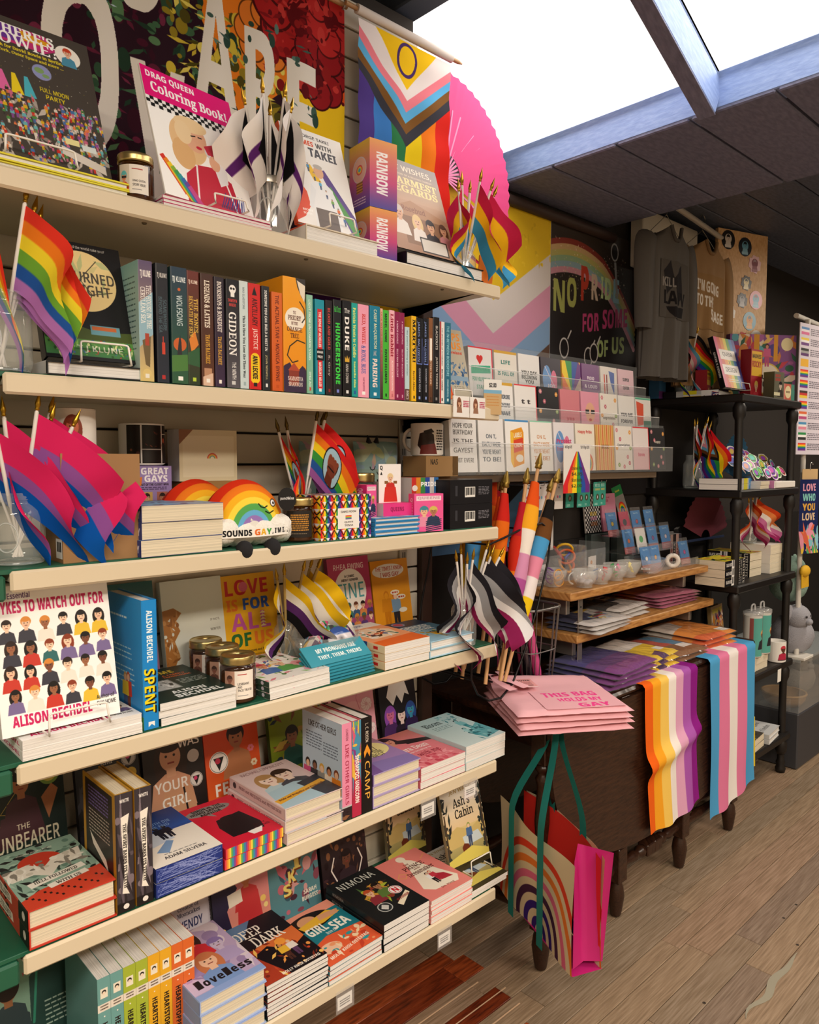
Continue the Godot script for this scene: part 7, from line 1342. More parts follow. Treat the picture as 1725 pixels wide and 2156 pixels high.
	var L = [
		["#efedea",[["HOPE YOUR",12],["BIRTHDAY",24],["IS THE",40],["GAYEST",56],["SHIT EVER!",74]],"#55534f","","white card with thin grey birthday capitals"],
		["#efedea",[["ON T,",30],["EXACTLY WHERE",44],["YOU'RE MEANT",58],["TO BE!",72]],"#4a5560","","white card with dark blue-grey hand lettering"],
		["#f4f2ee",[],"#000000","cereal","white card picturing an orange cereal box"],
		["#efece6",[["ON E,",28],["EXACTLY WHERE",42],["YOU'RE MEANT",56],["TO BE!",70]],"#c88a5a","","white card with copper hand lettering"],
		["#e9e4e6",[["Protect",34],["Trans Youth",50]],"#c8406a","blob","white card with blue and pink ovals"],
		["#f2ead8",[["Happy Pride",14]],"#c8443a","rainbow","cream card with a small painted rainbow"],
		["#e6b87a",[["BRIDE",44]],"#7a5a1e","stripe","golden card with orange vertical stripes"],
		["#efeae2",[["Congratulations",40]],"#6a6a70","flower","ivory card with floral border"],
		["#efe6e4",[["love",60]],"#d86a80","pinkfoot","white and pale pink card with red edge"],
		["#2c2a2c",[["happy",30]],"#e0d8c8","flower","black card with tropical flowers"],
		["#f0eeea",[["NEW WARDROBE",24],["NEW PRONOUNS",40],["NEW NAME",56]],"#3a4450","","white card with a mustard top edge and slate lettering"],
		["#eeebe6",[["t t",30]],"#3a3434","","white card with two spindly drawn figures"],
		["#1d1b1e",[],"#000000","flower","black card with golden butterflies"],
		["#d8808a",[["yes",60]],"#b83a4a","","rose card with a dark cone shape"],
		["#e69ab0",[["HELLO",76]],"#5a2030","face","pink card with sunglasses face"],
		["#f0ebe0",[["congratulations",52]],"#6a6050","flower","ivory card with orange blossoms"],
		["#efede9",[["YOU ME",40],["FOREVER",56]],"#3a3a3e","","white card with black forever lettering"],
		["#ece9e4",[],"#000000","blocks","white card with coral and green blocks"],
		["#ece8e4",[["THANKS",40],["FOR HELPING US",62],["START",78]],"#2f9a72","heart","white card with red hearts and green ribbon"],
		["#ece6da",[["LIFE",20],["IS FULL OF",44],["TRANSITIONS",68]],"#2f7a70","","cream card with teal and gold lettering"],
		["#eeece8",[["YOU DAY",36],["BECOMING",46],["YOU",56]],"#4a4a44","","white card with small dark centred lettering"],
		["#3a3440",[["JOY",60]],"#e8e0e8","blob","dark card with neon swirls"],
		["#e8b04a",[["POWER",70]],"#2a2024","fan","card with rainbow rays and a fist"],
		["#7d4a86",[["PROUD",30],["& LOUD",50],["HERE &",70]],"#f2e8f0","","purple card with fat white capitals"],
		["#efe9e2",[["dance",86]],"#8a4a30","legs","cream card with dancing legs"],
		["#efc8d4",[["SUPER",22],["QUEER",44],["QUEEN",66]],"#17151a","","pink card with black graffiti lettering"],
	]
	for i in L.size():
		var q = L[i]; c = cv(110, 150, q[0])
		var row = 0 if i < 10 else (1 if i < 18 else 2); var k = i if i < 10 else (i - 10 if i < 18 else i - 18)
		if q[3] == "cereal": c.p([22,22,70,14,78,24,76,84,30,92,20,80], "#e89a24").p([22,22,34,26,32,92,20,80], "#f0c040").t("LABELS", 36, 26, 34, 9, "#f4f0e0", "b", 0, -0.1).t("CEREAL", 36, 44, 36, 9, "#f4f0e0", "b", 0, -0.1).e(58, 74, 16, "#f4f0e6", 10).p([34,40,74,34,74,58,34,64], "#d8442a").t("CEREAL", 37, 46, 34, 8, "#f6ead0", "b", 0, -0.1)
		if q[3] == "blob": c.e(30, 50, 22, "#6a9ad0", 44).e(64, 54, 16, "#e07a98", 36).l([20,20,80,80], 3, "#d8d0e0")
		if q[3] == "rainbow": for w in [[34,"#d85a4a"],[29,"#e8b04a"],[24,"#6aa8a0"],[19,"#8a6aa8"],[14,"#f2ead8"]]: c.e(54, 84, w[0], w[1])
		if q[3] == "stripe": for w in 9: c.r(4 + w*11, 0, 4, 100, "#d8602c" if w % 2 else "#c89a3a")
		if q[3] == "flower": for w in 9: c.flower([12,88,20,82,50,10,90,30,72][w], [10,14,88,84,92,50,50,30,70][w], 7, ["#d88a98","#e8a04a","#8aa860","#c86a80"][w % 4], "#f0e0b0", 6)
		if q[3] == "pinkfoot": c.r(0, 46, 100, 54, "#eec8cc")
		if q[3] == "face": c.e(50, 46, 26, "#e8b090", 30).r(24, 40, 20, 9, "#1a1a1a").r(54, 40, 20, 9, "#1a1a1a").e(50, 62, 8, "#c83a3a", 4)
		if q[3] == "blocks": c.p([6,10,52,16,48,66,10,70], "#e0502a").r(50, 56, 48, 30, "#2f7a60").r(0, 0, 100, 5, "#2fa080")
		if q[3] == "heart": c.e(40, 22, 7, "#d8302c").e(52, 22, 7, "#d8302c").p([33,24,59,24,46,36], "#d8302c").p([10,40,90,36,90,52,10,56], "#3fae88")
		if q[3] == "fan": for w in 8: c.p([50, 80, 50 + 90*cos(PI + w*0.4), 80 + 90*sin(PI + w*0.4), 50 + 90*cos(PI + w*0.4 + 0.4), 80 + 90*sin(PI + w*0.4 + 0.4)], (RB + ["#c8b0a0","#f0e0c0"])[w])
		if q[3] == "legs": c.p([50,10,84,14,80,70,60,40], "#4a6ab8").r(20, 20, 6, 50, "#d8442a").r(34, 20, 6, 54, "#8a2a34").e(30, 80, 8, "#7a2a2a", 5)
		for w in q[1]: c.t(w[0], 14 if w[0].length() > 5 else 30, w[1], 72 if w[0].length() > 5 else 40, 8.5, q[2], "s" if i < 4 else "b")
		if i in [0, 3, 17]: c.r(0, 0, 100, 2.5, "#8fd0b0")
		if i in [8, 11, 18]: c.r(0, 0, 100, 3, "#e0303a").r(96, 0, 4, 100, "#e0303a")
		if i in [10, 19]: c.r(0, 0, 100, 6, "#d8a83a")
		if i == 2: c.r(0, 0, 100, 4, "#4a90c8")
		A = art(c, null, Color(q[0]).darkened(0.08)); var dx = 0.122
		var x0 = 1.535 if row == 0 else (1.775 if row == 1 else 1.745)
		var th = [0.02, 0.006, 0.012][i % 3]
		var o = carton("greeting_card", 0.113, 0.158 if row < 2 else 0.15, th, A, q[4] + " in the clear rack", "card", V(x0 + 0.0565 + k*dx, 1.4865 + row*0.118, -1.447 - row*0.06 - th/2 - 0.008), 0.0, "", "g", Basis(Vector3.RIGHT, -0.07))
	c = cv(110, 130, "#eae6e0"); var wd = 100.0/6
	for i in 6: c.p([46 + i*1.6, 16, 46 + (i+1)*1.6, 16, i*wd + wd, 84, i*wd, 84], RB[i]).r(i*wd, 84, wd + 0.4, 16, RB[i])
	c.t("4x6 Flags $4.95", 4, 4, 26, 8, "#333333", "s").t("12x18 Flags $6.95", 62, 4, 34, 8, "#333333", "s"); for i in 4: c.t(["Enamel Pins","$4.95","Silicone Bracelets","$2.00"][i], 30, 46 + i*12, 40, 7, "#3a3a14", "s")
	A = flat(c); single("price_sign", MB.new().box(V(-0.075, -0.1, -0.001), V(0.075, 0.06, 0.001), A.f), pmat(A.pg, "m"), "small price sign with fanned rainbow rays hung on the card rack", "sign", V(2.1, 1.515, -1.425), "", 0.0)
	# pins and earrings on pegs under the rack
	for i in 9:
		var teal = i >= 4; c = cv(50, 80, "#3f9a88" if teal else "#e6e0dc")
		if teal: c.t("YETI", 14, 8, 64, 12, "#b8e0d4").t("GRANDE", 16, 26, 66, 9, "#d8c060").e(52, 62, 20, "#1a1a1c").e(52, 62, 16, "#c8b060").e(52, 62, 14, "#141416").t("8", 46, 56, 12, 12, "#f0f0f0").lines(14, 86, 40, 2, 5, 2, "#b8e0d4")
		else: c.e(50, 16, 6, "#3a3a3a").e(36, 52, 9, "#d86a90").e(62, 52, 9, "#6ab0d0")
		A = art(c, null, "#3f9a88" if teal else "#e6e0dc")
		var p = V(1.94 + i*0.05 + (0.03 if teal else 0.0), 1.445, -1.50 + 0.012*(i % 2))
		t = thing("pin_card" if teal else "earring_card", ("teal pin card hanging on a peg under the card rack" if teal else "white earring card hanging on a peg under the card rack"), "card", p, "teal pin cards" if teal else "white earring cards")
		part(t, "card", MB.new().box(V(-0.023, -0.085, -0.001), V(0.023, 0.0, 0.001), A.f), pmat(A.pg, "g")); part(t, "peg", MB.new().tube([V(0, -0.004, -0.2), V(0, -0.004, 0.015), V(0, 0.006, 0.018)], 0.0016, 6), mat("#b8b8b8", 0.3, 1.0))
	# black wire stand with large rolled flags
	t = thing("wire_flag_stand", "black wire stand holding tall rolled flags beside the shelves", "stand", V(1.70, 0.835, -1.48)); var bk = mat("#0f0e10", 0.4, 0.3)
	for z in [-0.12, 0.1]:
		part(t, "hoop", wire([V(-0.09, 0.45, z), V(0.2, 0.47, z), V(0.02, 0.03, z), V(-0.16, 0.08, z), V(-0.09, 0.45, z)], 0.0032), bk)
	for q in [V(-0.09, 0.45, 0), V(0.2, 0.47, 0), V(0.02, 0.03, 0), V(-0.16, 0.08, 0), V(-0.07, 0.055, 0)]: part(t, "crossbar", MB.new().tube([q + V(0,0,-0.12), q + V(0,0,0.1)], 0.003, 7), bk)
	part(t, "wall_hook", MB.new().tube([V(-0.09, 0.45, -0.12), V(-0.095, 0.46, -0.2), V(-0.095, 0.40, -0.2)], 0.003, 7), bk)
	var ra = [stripes_art(["#c8281f","#e06a1c","#eda01e","#f0c82a"], 40, 120), stripes_art(["#e2561c","#f0a828","#efe6dc","#d692b8","#b0549a"], 40, 120), stripes_art(["#d84a1c","#e87a24","#efb02a","#e8d02a"], 40, 120), stripes_art(["#1c1918","#6b4423","#4a98cc","#e08aa4","#ece4e2","#ecc81e"], 40, 120), stripes_art(["#b01f2c","#c8301f","#e07a1c"], 40, 120), stripes_art(["#e8c81c","#e0bc18","#5fae4a","#4a90c8"], 40, 120), stripes_art(["#c82a80","#4a90c8","#d8d0dc"], 40, 120)]
	var nmz = ["red to gold", "orange, white and pink", "orange and yellow", "black, brown, blue and pink", "dark red and orange", "yellow, green and blue", "magenta and blue"]
	var sp = [[1.60,1.73,1.42,-1.36,0,0.38,0.97],[1.63,1.845,1.475,-1.33,1,0.35,0.93],[1.615,1.765,1.41,-1.40,2,0.4,0.96],[1.66,1.95,1.43,-1.34,3,0.3,0.9],[1.64,1.80,1.43,-1.34,4,0.36,0.9],[1.68,1.97,1.40,-1.38,5,0.25,0.8],[1.59,1.70,1.40,-1.44,6,0.4,0.95],[1.605,1.745,1.45,-1.48,0,0.4,0.97],[1.62,1.80,1.46,-1.46,2,0.4,0.97],[1.66,1.87,1.45,-1.50,4,0.35,0.92]]
	for i in sp.size():
		var s = sp[i]; rolled_flag(V(s[0], 0.89 + 0.01*(i % 3), s[3] - 0.02), V(s[1], s[2] + 0.02, s[3] - 0.06), s[5], s[6], 0.020 + 0.003*(i % 2), ra[s[4]], "rolled flag in %s bands, %s in the wire stand" % [nmz[s[4]], ["foremost","tallest","middle","rightmost","inner","yellow-tipped","innermost","hindmost","rear middle","rear right"][i]])
	# grey wire basket of wrapped folding fans
	t = thing("wire_basket", "grey wire basket holding plastic-wrapped folding fans", "basket", V(1.98, 0.775, -1.53)); var gw = mat("#8f8d8a", 0.35, 0.9)
	var ring = func(w, d, y, r): 
		var pts = []
		for i in 33:
			var a = TAU*i/32; pts.append(V(signf(cos(a))*pow(absf(cos(a)), 0.5)*w, y, signf(sin(a))*pow(absf(sin(a)), 0.5)*d))
		return MB.new().tube(pts, r, 7, false)
	part(t, "rim", ring.call(0.09, 0.09, 0.27, 0.005), gw); part(t, "ring", ring.call(0.08, 0.08, 0.13, 0.0025), gw); part(t, "base_ring", ring.call(0.07, 0.07, 0.003, 0.003), gw)
	for i in 22:
		var a = TAU*i/22; var d = V(signf(cos(a))*pow(absf(cos(a)), 0.5), 0, signf(sin(a))*pow(absf(sin(a)), 0.5))
		part(t, "wire", MB.new().tube([d*V(0.07,0,0.07) + V(0,0.003,0), d*V(0.08,0,0.08) + V(0,0.13,0), d*V(0.09,0,0.09) + V(0,0.27,0)], 0.0016, 5), gw)
	for i in 5: part(t, "floor_wire", MB.new().tube([V(-0.06 + i*0.03, 0.003, -0.075), V(-0.06 + i*0.03, 0.003, 0.075)], 0.0016, 5), gw)
	for i in 8:
		var pink = i in [1, 4, 7]; var x = -0.03 + 0.012*i; var z = 0.04 - 0.025*(i % 4)
		var a = V(1.98 + x, 0.785, -1.53 + z); var b = V(1.98 + x - 0.09 - 0.01*(i % 3), 0.785 + 0.45 + 0.02*(i % 3), -1.54 + z*0.6)
		var m = MB.new().tube([Vector3.ZERO, (b-a)*0.1, (b-a)*0.9, b-a], [0.009, 0.015, 0.013, 0.008], 9)
		single("folding_fan", m, mat("#d8508c" if pink else ["#17151a","#2a262c"][i % 2], 0.25, 0.0, {"clearcoat_enabled": true, "clearcoat": 1.0, "clearcoat_roughness": 0.06}), ("wrapped pink" if pink else "wrapped black") + " folding fan standing in the wire basket", "fan", a, ("pink" if pink else "black") + " folding fans in the wire basket")
# ------------------------------------------------------------------ table, plank shelves, tote bags
func cup(at: Vector3, r: float, h: float, lb, yaw, handle := true):
	var t = thing("glass_cup", lb, "cup", at, "", yaw); var g = glass("#eef2f0", 0.2)
	part(t, "bowl", MB.new().lathe([[0.0,0.004],[r*0.5,0.0],[r*0.62,0.003],[r*0.55,0.008],[r*0.8,h*0.35],[r*0.98,h*0.7],[r,h],[r*0.97,h],[r*0.94,h*0.7],[r*0.75,h*0.36],[r*0.4,h*0.15],[0.0,h*0.13]], 26), g)
	if handle:
		var pts = []
		for i in 10: var a = lerp(-1.3, 1.4, i/9.0); pts.append(V(r*0.93 + cos(a)*r*0.5 - 0.003, h*0.55 + sin(a)*h*0.34, 0))
		part(t, "handle", MB.new().tube(pts, 0.0032, 7), g)
func fill_8_table():
	var c: Cv; var A; var t; var y = 1.081
	# cups of small goods
	for q in [[2.235,-1.478,0.046,"holding white pebbles, the one with its handle outward"],[2.34,-1.482,0.046,"holding enamel pins, beside the pebble cup"],[2.45,-1.488,0.046,"holding framed charms, third along the plank"],[2.555,-1.495,0.044,"holding striped pins, beside the shallow bowl"],[2.17,-1.56,0.046,"holding rainbow bracelets at the plank's end"]]:
		cup(V(q[0], y, q[1]), q[2], 0.062, "clear glass cup " + q[3], 2.7 if q[0] < 2.3 else 1.6)
	t = thing("glass_bowl", "shallow clear glass bowl with a small white card inside", "bowl", V(2.68, y, -1.50)); part(t, "bowl", MB.new().lathe([[0.0,0.003],[0.04,0.0],[0.06,0.012],[0.075,0.04],[0.08,0.062],[0.077,0.062],[0.07,0.04],[0.05,0.014],[0.0,0.008]], 30), glass("#eef2f0", 0.1))
	for i in 6: single("pebble_charm", MB.new().blob(V(0,0,0), V(0.013,0.008,0.011), 12, 8), mat("#c9c4c8", 0.35), "pale pebble-shaped charm in the pebble cup", "charm", V(2.235 + 0.016*cos(i*1.05), y + 0.018 + 0.004*(i%2), -1.478 + 0.016*sin(i*1.05)), "pebble charms")
	var pc = ["#c8303a","#e8a02a","#f0d83a","#3f9a50","#3a6ab8","#7a4a9a","#e8e0d8","#d86a98"]
	for i in 26:
		var k = i % 4; var P = [V(2.34, y, -1.482), V(2.45, y, -1.488), V(2.555, y, -1.495), V(2.17, y, -1.56)][k]; var a = i*2.4
		var m = MB.new().bbox(V(-0.010, -0.006, -0.002), V(0.010, 0.006, 0.002), 0.0012) if k < 3 else MB.new().tube(range(13).map(func(j): return V(cos(TAU*j/12)*0.018, 0, sin(TAU*j/12)*0.018)), 0.003, 6, false)
		var o = single("enamel_pin" if k < 3 else "bracelet", m, mat(pc[(i*3) % 8], 0.3), "%s %s in the glass cup %s" % [["red","amber","yellow","green","blue","violet","white","pink"][(i*3) % 8], "enamel pin" if k < 3 else "rubber bracelet", ["beside the pebble cup","third along the plank","beside the shallow bowl","at the plank's end"][k]], "pin" if k < 3 else "bracelet", P + V(0.017*cos(a), 0.02 + 0.006*(i / 4), 0.017*sin(a)), "small goods in glass cups")
		o.basis = Basis(Vector3(sin(a), 0.3, cos(a)).normalized(), 0.9 + 0.2*i)
	c = cv(60, 40, "#f0eeea").r(14, 20, 50, 30, "#3a3a3a").lines(14, 60, 60, 3, 10, 4, "#555555"); A = flat(c); single("small_card", MB.new().box(V(-0.026,0,-0.017), V(0.026,0.001,0.017), A.b, A.b, A.b, A.b, A.f), pmat(A.pg, "g"), "small white printed card lying in the shallow bowl", "card", V(2.67, y + 0.02, -1.49), "", 0.5)
	# clear boxes with wristbands and pronoun pins
	for q in [[2.20,-1.66,"with pronoun pin cards"],[2.36,-1.66,"with rubber wristbands"],[2.52,-1.68,"with white tags"]]:
		t = thing("acrylic_bin", "clear acrylic bin " + q[2] + " on the upper plank", "bin", V(q[0], y, q[1])); var g = glass("#eef2f4", 0.08)
		part(t, "front_wall", MB.new().box(V(-0.07,0,0.06), V(0.07,0.10,0.062)), g); part(t, "side_wall", MB.new().box(V(-0.07,0,-0.06), V(-0.068,0.12,0.06)), g); part(t, "side_wall", MB.new().box(V(0.068,0,-0.06), V(0.07,0.12,0.06)), g); part(t, "floor_panel", MB.new().box(V(-0.07,0,-0.06), V(0.07,0.002,0.06)), g)
	for i in 7: 
		var o = single("wristband", MB.new().tube(range(17).map(func(j): return V(cos(TAU*j/16)*0.03, 0, sin(TAU*j/16)*0.03)), 0.005, 6, false), mat(["#e0601f","#f0a020","#2a2a30","#3a50b0","#e06a30","#c8382c","#f0c030"][i], 0.5), ["bright orange","amber","black","blue","tangerine","red","yellow"][i] + " rubber wristband heaped in the clear bin", "wristband", V(2.36 + 0.02*cos(i*2.0), y + 0.038 + i*0.011, -1.655 + 0.015*sin(i*2.0)))
		o.basis = Basis(V(sin(i*1.7), 0, cos(i*1.7)).normalized(), 0.9)
	for i in 2:
		c = cv(80, 110, "#efecea").e(50, 12, 12, "#2a2624", 5).t(["HE","THEY"][i], 14, 44, 72, 28, ["#3a3a78","#c8302c"][i]).t(["HE","THEY"][i], 12, 42, 72, 28, ["#d86a80","#2a3a78"][i]).lines(20, 82, 60, 2, 7, 3, "#b0a8a4"); A = flat(c)
		single("pronoun_pin_card", MB.new().box(V(-0.036,0,-0.0012), V(0.036,0.13,0.0012), A.f), pmat(A.pg, "g"), ["white pin card lettered with he","white pin card lettered with they"][i] + " in clear bin", "card", V(2.255 + i*0.085, y + 0.1, -1.715))
	for i in 4:
		c = cv(50, 80, "#efebe8"); c.e(50, 34, 18, ["#c88a9a","#8a6a9a","#d8a070","#9aa8b8"][i]).lines(20, 64, 60, 3, 9, 4, "#8a8484", i); A = flat(c)
		single("charm_card", MB.new().box(V(-0.02,0,-0.001), V(0.02,0.065,0.001), A.f), pmat(A.pg, "g"), "white charm card with %s emblem standing in a clear bin" % ["pink","violet","tan","grey"][i], "card", V(2.16 + i*0.028 + (0.3 if i > 1 else 0.0), y + 0.003, -1.615 - 0.01*i))
	# stepped acrylic holder of blue pin cards
	t = thing("acrylic_stand", "clear stepped acrylic stand full of blue pin cards", "display stand", V(2.90, y, -1.58)); var g2 = glass("#eef2f4", 0.08)
	for i in 3:
		part(t, "step_floor", MB.new().box(V(-0.21, i*0.065, -0.12 - 0.0 + (2-i)*0.07 - 0.07), V(0.21, i*0.065 + 0.002, (2-i)*0.07 - 0.05)), g2); part(t, "step_lip", MB.new().box(V(-0.21, i*0.065, (2-i)*0.07 - 0.052), V(0.21, i*0.065 + 0.03, (2-i)*0.07 - 0.05)), g2)
	for s in [-0.212, 0.21]: part(t, "side_panel", MB.new().prism(PackedVector2Array([Vector2(-0.19,0),Vector2(0.095,0),Vector2(0.095,0.03),Vector2(-0.04,0.2),Vector2(-0.19,0.21)]), s, s + 0.002).moved(Transform3D(Basis(Vector3(0,0,1), Vector3.UP, Vector3(1,0,0)))), g2)
	var mk = ["#e8a83a","#c83a98","#f0f0f0","#e0703a","#58b868","#8a4a9a","#d8d0e0","#f0d040","#3a3a48","#c8485a","#a8d0e0"]
	for i in 11:
		var row = 0 if i < 3 else (1 if i < 7 else 2); var k = i if i < 3 else (i - 3 if i < 7 else i - 7)
		c = cv(70, 100, "#2b86cc").t("Pronoun Pins", 26, 8, 50, 7, "#dcecf6", "s").r(0, 72, 100, 28, "#b04a4e").lines(12, 80, 70, 3, 6, 2.4, "#e0b0b0", i).e(52, 48, 14, "#1a1a20").e(52, 48, 12, mk[i])
		if i in [4, 8]: c = cv(70, 100, "#ebe7e4" if i == 4 else "#c82458").e(50, 46, 20, mk[i]).lines(16, 76, 66, 3, 7, 3, "#8a8484", i)
		A = flat(c); var xs = [2.79, 3.04, 2.72, 2.71, 2.80, 2.90, 3.0, 2.70, 2.79, 2.89, 2.99][i]
		t = thing("pin_pack", ["blue","blue","blue","blue","white","blue","blue","blue","crimson","blue","blue"][i] + " carded pin with %s emblem in the stepped stand" % ["amber","magenta","white","orange","green","violet","lilac","yellow","charcoal","rose","sky"][i], "card", V(xs, y + 0.003 + row*0.065, -1.58 + (2-row)*0.07 - 0.065 - 0.004*(i%2)))
		t.basis = Basis(Vector3.RIGHT, -0.22); part(t, "card", MB.new().box(V(-0.037, 0, -0.0015), V(0.037, 0.098, 0.0015), A.f), pmat(A.pg, "g")); part(t, "film_bag", MB.new().box(V(-0.04, 0.0, 0.0025), V(0.04, 0.112, 0.003)), film)
	t = thing("tape_roll", "roll of white washi tape lying on the stepped stand", "tape", V(2.885, y + 0.033, -1.49)); part(t, "roll", MB.new().tube(range(21).map(func(j): return V(0, cos(TAU*j/20)*0.022, sin(TAU*j/20)*0.022)), 0.009, 8, false), mat("#e6dfd6", 0.4)); t.rotation.y = 0.6
	# notebooks, strips behind
	c = cv(90, 130, "#efece8"); for i in 12: for j in 16: if (i + j) % 2: c.r(i*8.4, j*6.3, 8.4, 6.3, "#1c1a1c")
	for i in 3: c.t(["WE LIKE","QUEER","LOVE"][i], 34, 46 + i*13, 44, 10, ["#e8c03a","#e08ab0","#d8803a"][i])
	A = art(c, null, "#d8d4d0"); carton("notebook", 0.11, 0.16, 0.008, A, "black and white checkered notebook behind the stepped stand", "notebook", V(2.72, y + 0.14, -1.76), 0.0, "", "g", Basis(Vector3.RIGHT, -0.12))
	c = cv(90, 130, "#e89ab4").t("girls just", 10, 8, 50, 6, "#b83a5a", "f").t("wanna", 10, 16, 40, 6, "#b83a5a", "f"); A = art(c, null, "#e08aa8"); carton("notebook", 0.11, 0.16, 0.008, A, "plain pink notebook beside the checkered one", "notebook", V(2.84, y + 0.14, -1.755), 0.0, "", "g", Basis(Vector3.RIGHT, -0.12))
	c = cv(60, 190, "#9a948e").r(0, 0, 100, 18, "#2a8a4a").t("Enamel", 28, 7, 44, 4, "#e8d84a"); for i in 6: c.e(50, 44 + i*1.2, 34 - i*4.0, RB[i], 44 - i*4).r(16 + i*4.0, 44, 4.2, 50, RB[i]).r(80 - i*4.0, 44, 4.2, 50, RB[i]); 
	c.e(50, 52, 10, "#9a948e", 26).r(40, 50, 20, 46, "#9a948e"); A = art(c, null, "#8a8480"); carton("sticker_strip", 0.075, 0.24, 0.002, A, "long clear rainbow sticker strip with green header", "sticker", V(2.98, y + 0.1, -1.735), -0.1, "", "g", Basis(Vector3.BACK, 0.25) * Basis(Vector3.RIGHT, -0.2))
	for q in [2.76, 2.96]: carton("display_riser", 0.14, 0.135, 0.03, art(cv(8,8,"#6a7a78"), null, "#5a6a68"), "grey-green carton propping the %s" % ("notebooks" if q < 2.8 else "rainbow strip"), "box", V(q, y, -1.765), 0.0, "", "m")
	# bagged flags on the lower plank
	c = cv(160, 120, "#cfcac6").p([0,0,70,0,50,75,0,62], "#1f2550").p([50,14,84,6,86,16,54,30], "#d8b02a").r(70, 40, 16, 10, "#7a2040").r(48, 52, 26, 8, "#2a2a2a").r(48, 60, 26, 4, "#c8302c"); c.scatter(91, 16, ["#4a90b8","#c8a83a","#8a8480"], 30, 50, 50, 30, 3, 8); var pk = flat(c)
	c = cv(160, 120, "#cdc8c4").p([0,0,60,0,54,70,0,75], "#1a1a1e").p([42,6,78,0,80,12,46,22], "#b8982a").r(56, 40, 28, 12, "#2f6ab0").r(64, 24, 20, 8, "#2a1a1a").r(70, 12, 20, 6, "#8a2a2a"); var pk2 = flat(c)
	for i in 3: parcel(V(2.30, 0.9315 + i*0.014, -1.50), 0.25, 0.2, 0.014, pk, "bagged white and navy flag packet on the lower plank" + (", top of its pile" if i == 2 else ", under the top packet"), "white and navy flag packets", 0.12 - 0.08*i, i)
	for i in 3: parcel(V(2.55, 0.9315 + i*0.016, -1.58), 0.25, 0.22, 0.016, pk2, "bagged white and black flag packet on the lower plank" + (", top of its pile" if i == 2 else ", under the top packet"), "white and black flag packets", 0.05*i, i + 5)
	c = cv(160, 120).stripes(["#c8583a","#d8885a","#c87a88","#b05a78"]); var pk3 = flat(c)
	for i in 4: parcel(V(2.92, 0.9315 + i*0.013, -1.58), 0.3, 0.22, 0.013, pk3, "bagged salmon and rose flag packet at the plank's far end" + (", top of its pile" if i == 3 else ", under the top packet"), "salmon flag packets", -0.05*i, i + 9)
	# bagged flags on the table top
	var a4 = stripes_art(["#2c2a66","#352c74","#5a2a74","#7a2a80"], 160, 120); var a5 = flat(cv(160, 120).stripes(["#e4ded8","#e4ded8","#e8c41c","#e8c41c"]).p([30,84,56,80,60,100,34,100], "#4a1f5c").r(68, 70, 22, 12, "#f0eeea"))
	var a6 = flat(cv(160, 120, "#8a5a30").p([0,0,40,0,60,60,0,60], "#c8503a").p([40,0,80,0,90,70,60,60], "#4a86a8").r(60, 62, 28, 16, "#f0ede8")); var a7 = flat(cv(160, 120, "#e08a24").p([0,0,60,0,50,40,0,50], "#cfc6bc").r(70, 78, 26, 14, "#f0ede8").p([0,80,60,90,70,100,0,100], "#d8601c"))
	for i in 4: parcel(V(2.255 + 0.006*i, 0.7745 + i*0.017, -1.42), 0.27, 0.27, 0.017, a4, "bagged indigo and violet flag packet on the table" + (", top of its pile" if i == 3 else ", under the top packet"), "indigo and violet flag packets", -0.1 + 0.06*i, i + 20)
	for i in 3: parcel(V(2.50, 0.7745 + i*0.02, -1.44), 0.22, 0.26, 0.02, a5, "bagged white and yellow flag packet on the table" + (", top of its pile" if i == 2 else ", under the top packet"), "white and yellow flag packets", 0.05*i, i + 30)
	for i in 2: parcel(V(2.73, 0.7745 + i*0.018, -1.44), 0.22, 0.26, 0.018, a6, "bagged brown, blue and red flag packet on the table" + (", top of its pile" if i == 1 else ", under the top packet"), "brown and blue flag packets", -0.08*i, i + 40)
	for i in 3: parcel(V(2.98, 0.7745 + i*0.02, -1.46), 0.26, 0.28, 0.02, a7, "bagged orange and white flag packet on the table's far end" + (", top of its pile" if i == 2 else ", under the top packet"), "orange flag packets", -0.12 + 0.05*i, i + 50)
	# two flags hung over the table edge
	for q in [[2.255, 2.63, 0.25, ["#e8641a","#efa428","#f0c860","#efe8e2","#dca4c4","#a85ab0","#8a1f86"], "sunset-striped orange to purple flag draped over the table edge", 0.0], [2.73, 3.14, 0.155, ["#4f9ed0","#dd7ba2","#ece6e2","#dd7ba2","#4f9ed0"], "blue, pink and white striped flag draped over the table edge", 1.0]]:
		A = stripes_art(q[3], 140, 200, false); t = thing("draped_flag", q[4], "flag", V((q[0] + q[1])/2, 0.775, -1.265)); var w = q[1] - q[0]; var H = 0.775 - q[2]
		var fld = q[5]
		part(t, "cloth", MB.new().grid(func(u, v):
			if v < 0.12: return V((u-0.5)*w, 0.004, -0.10 + v/0.12*0.11)
			var s = (v - 0.12)/0.88; var sh = 0.05*s*s
			return V((u-0.5)*w*(1.0 - 0.02*sin(s*3)) + sh, 0.003 - s*(H - 0.01*u) - 0.02*sin(u*3.0 + fld)*s, 0.0135 + 0.006*sin(u*16.0 + s*2.0 + fld)*s + (0.022*exp(-pow((s - 0.55 + 0.1*u)/0.06, 2.0)) if fld < 0.5 else 0.008*sin(s*5.0)*s)), 36, 44, A.f, true), pmat(A.pg, "c"))
	# folded pink tote bags
	var pink = mat("#e8b0b8", 0.85)
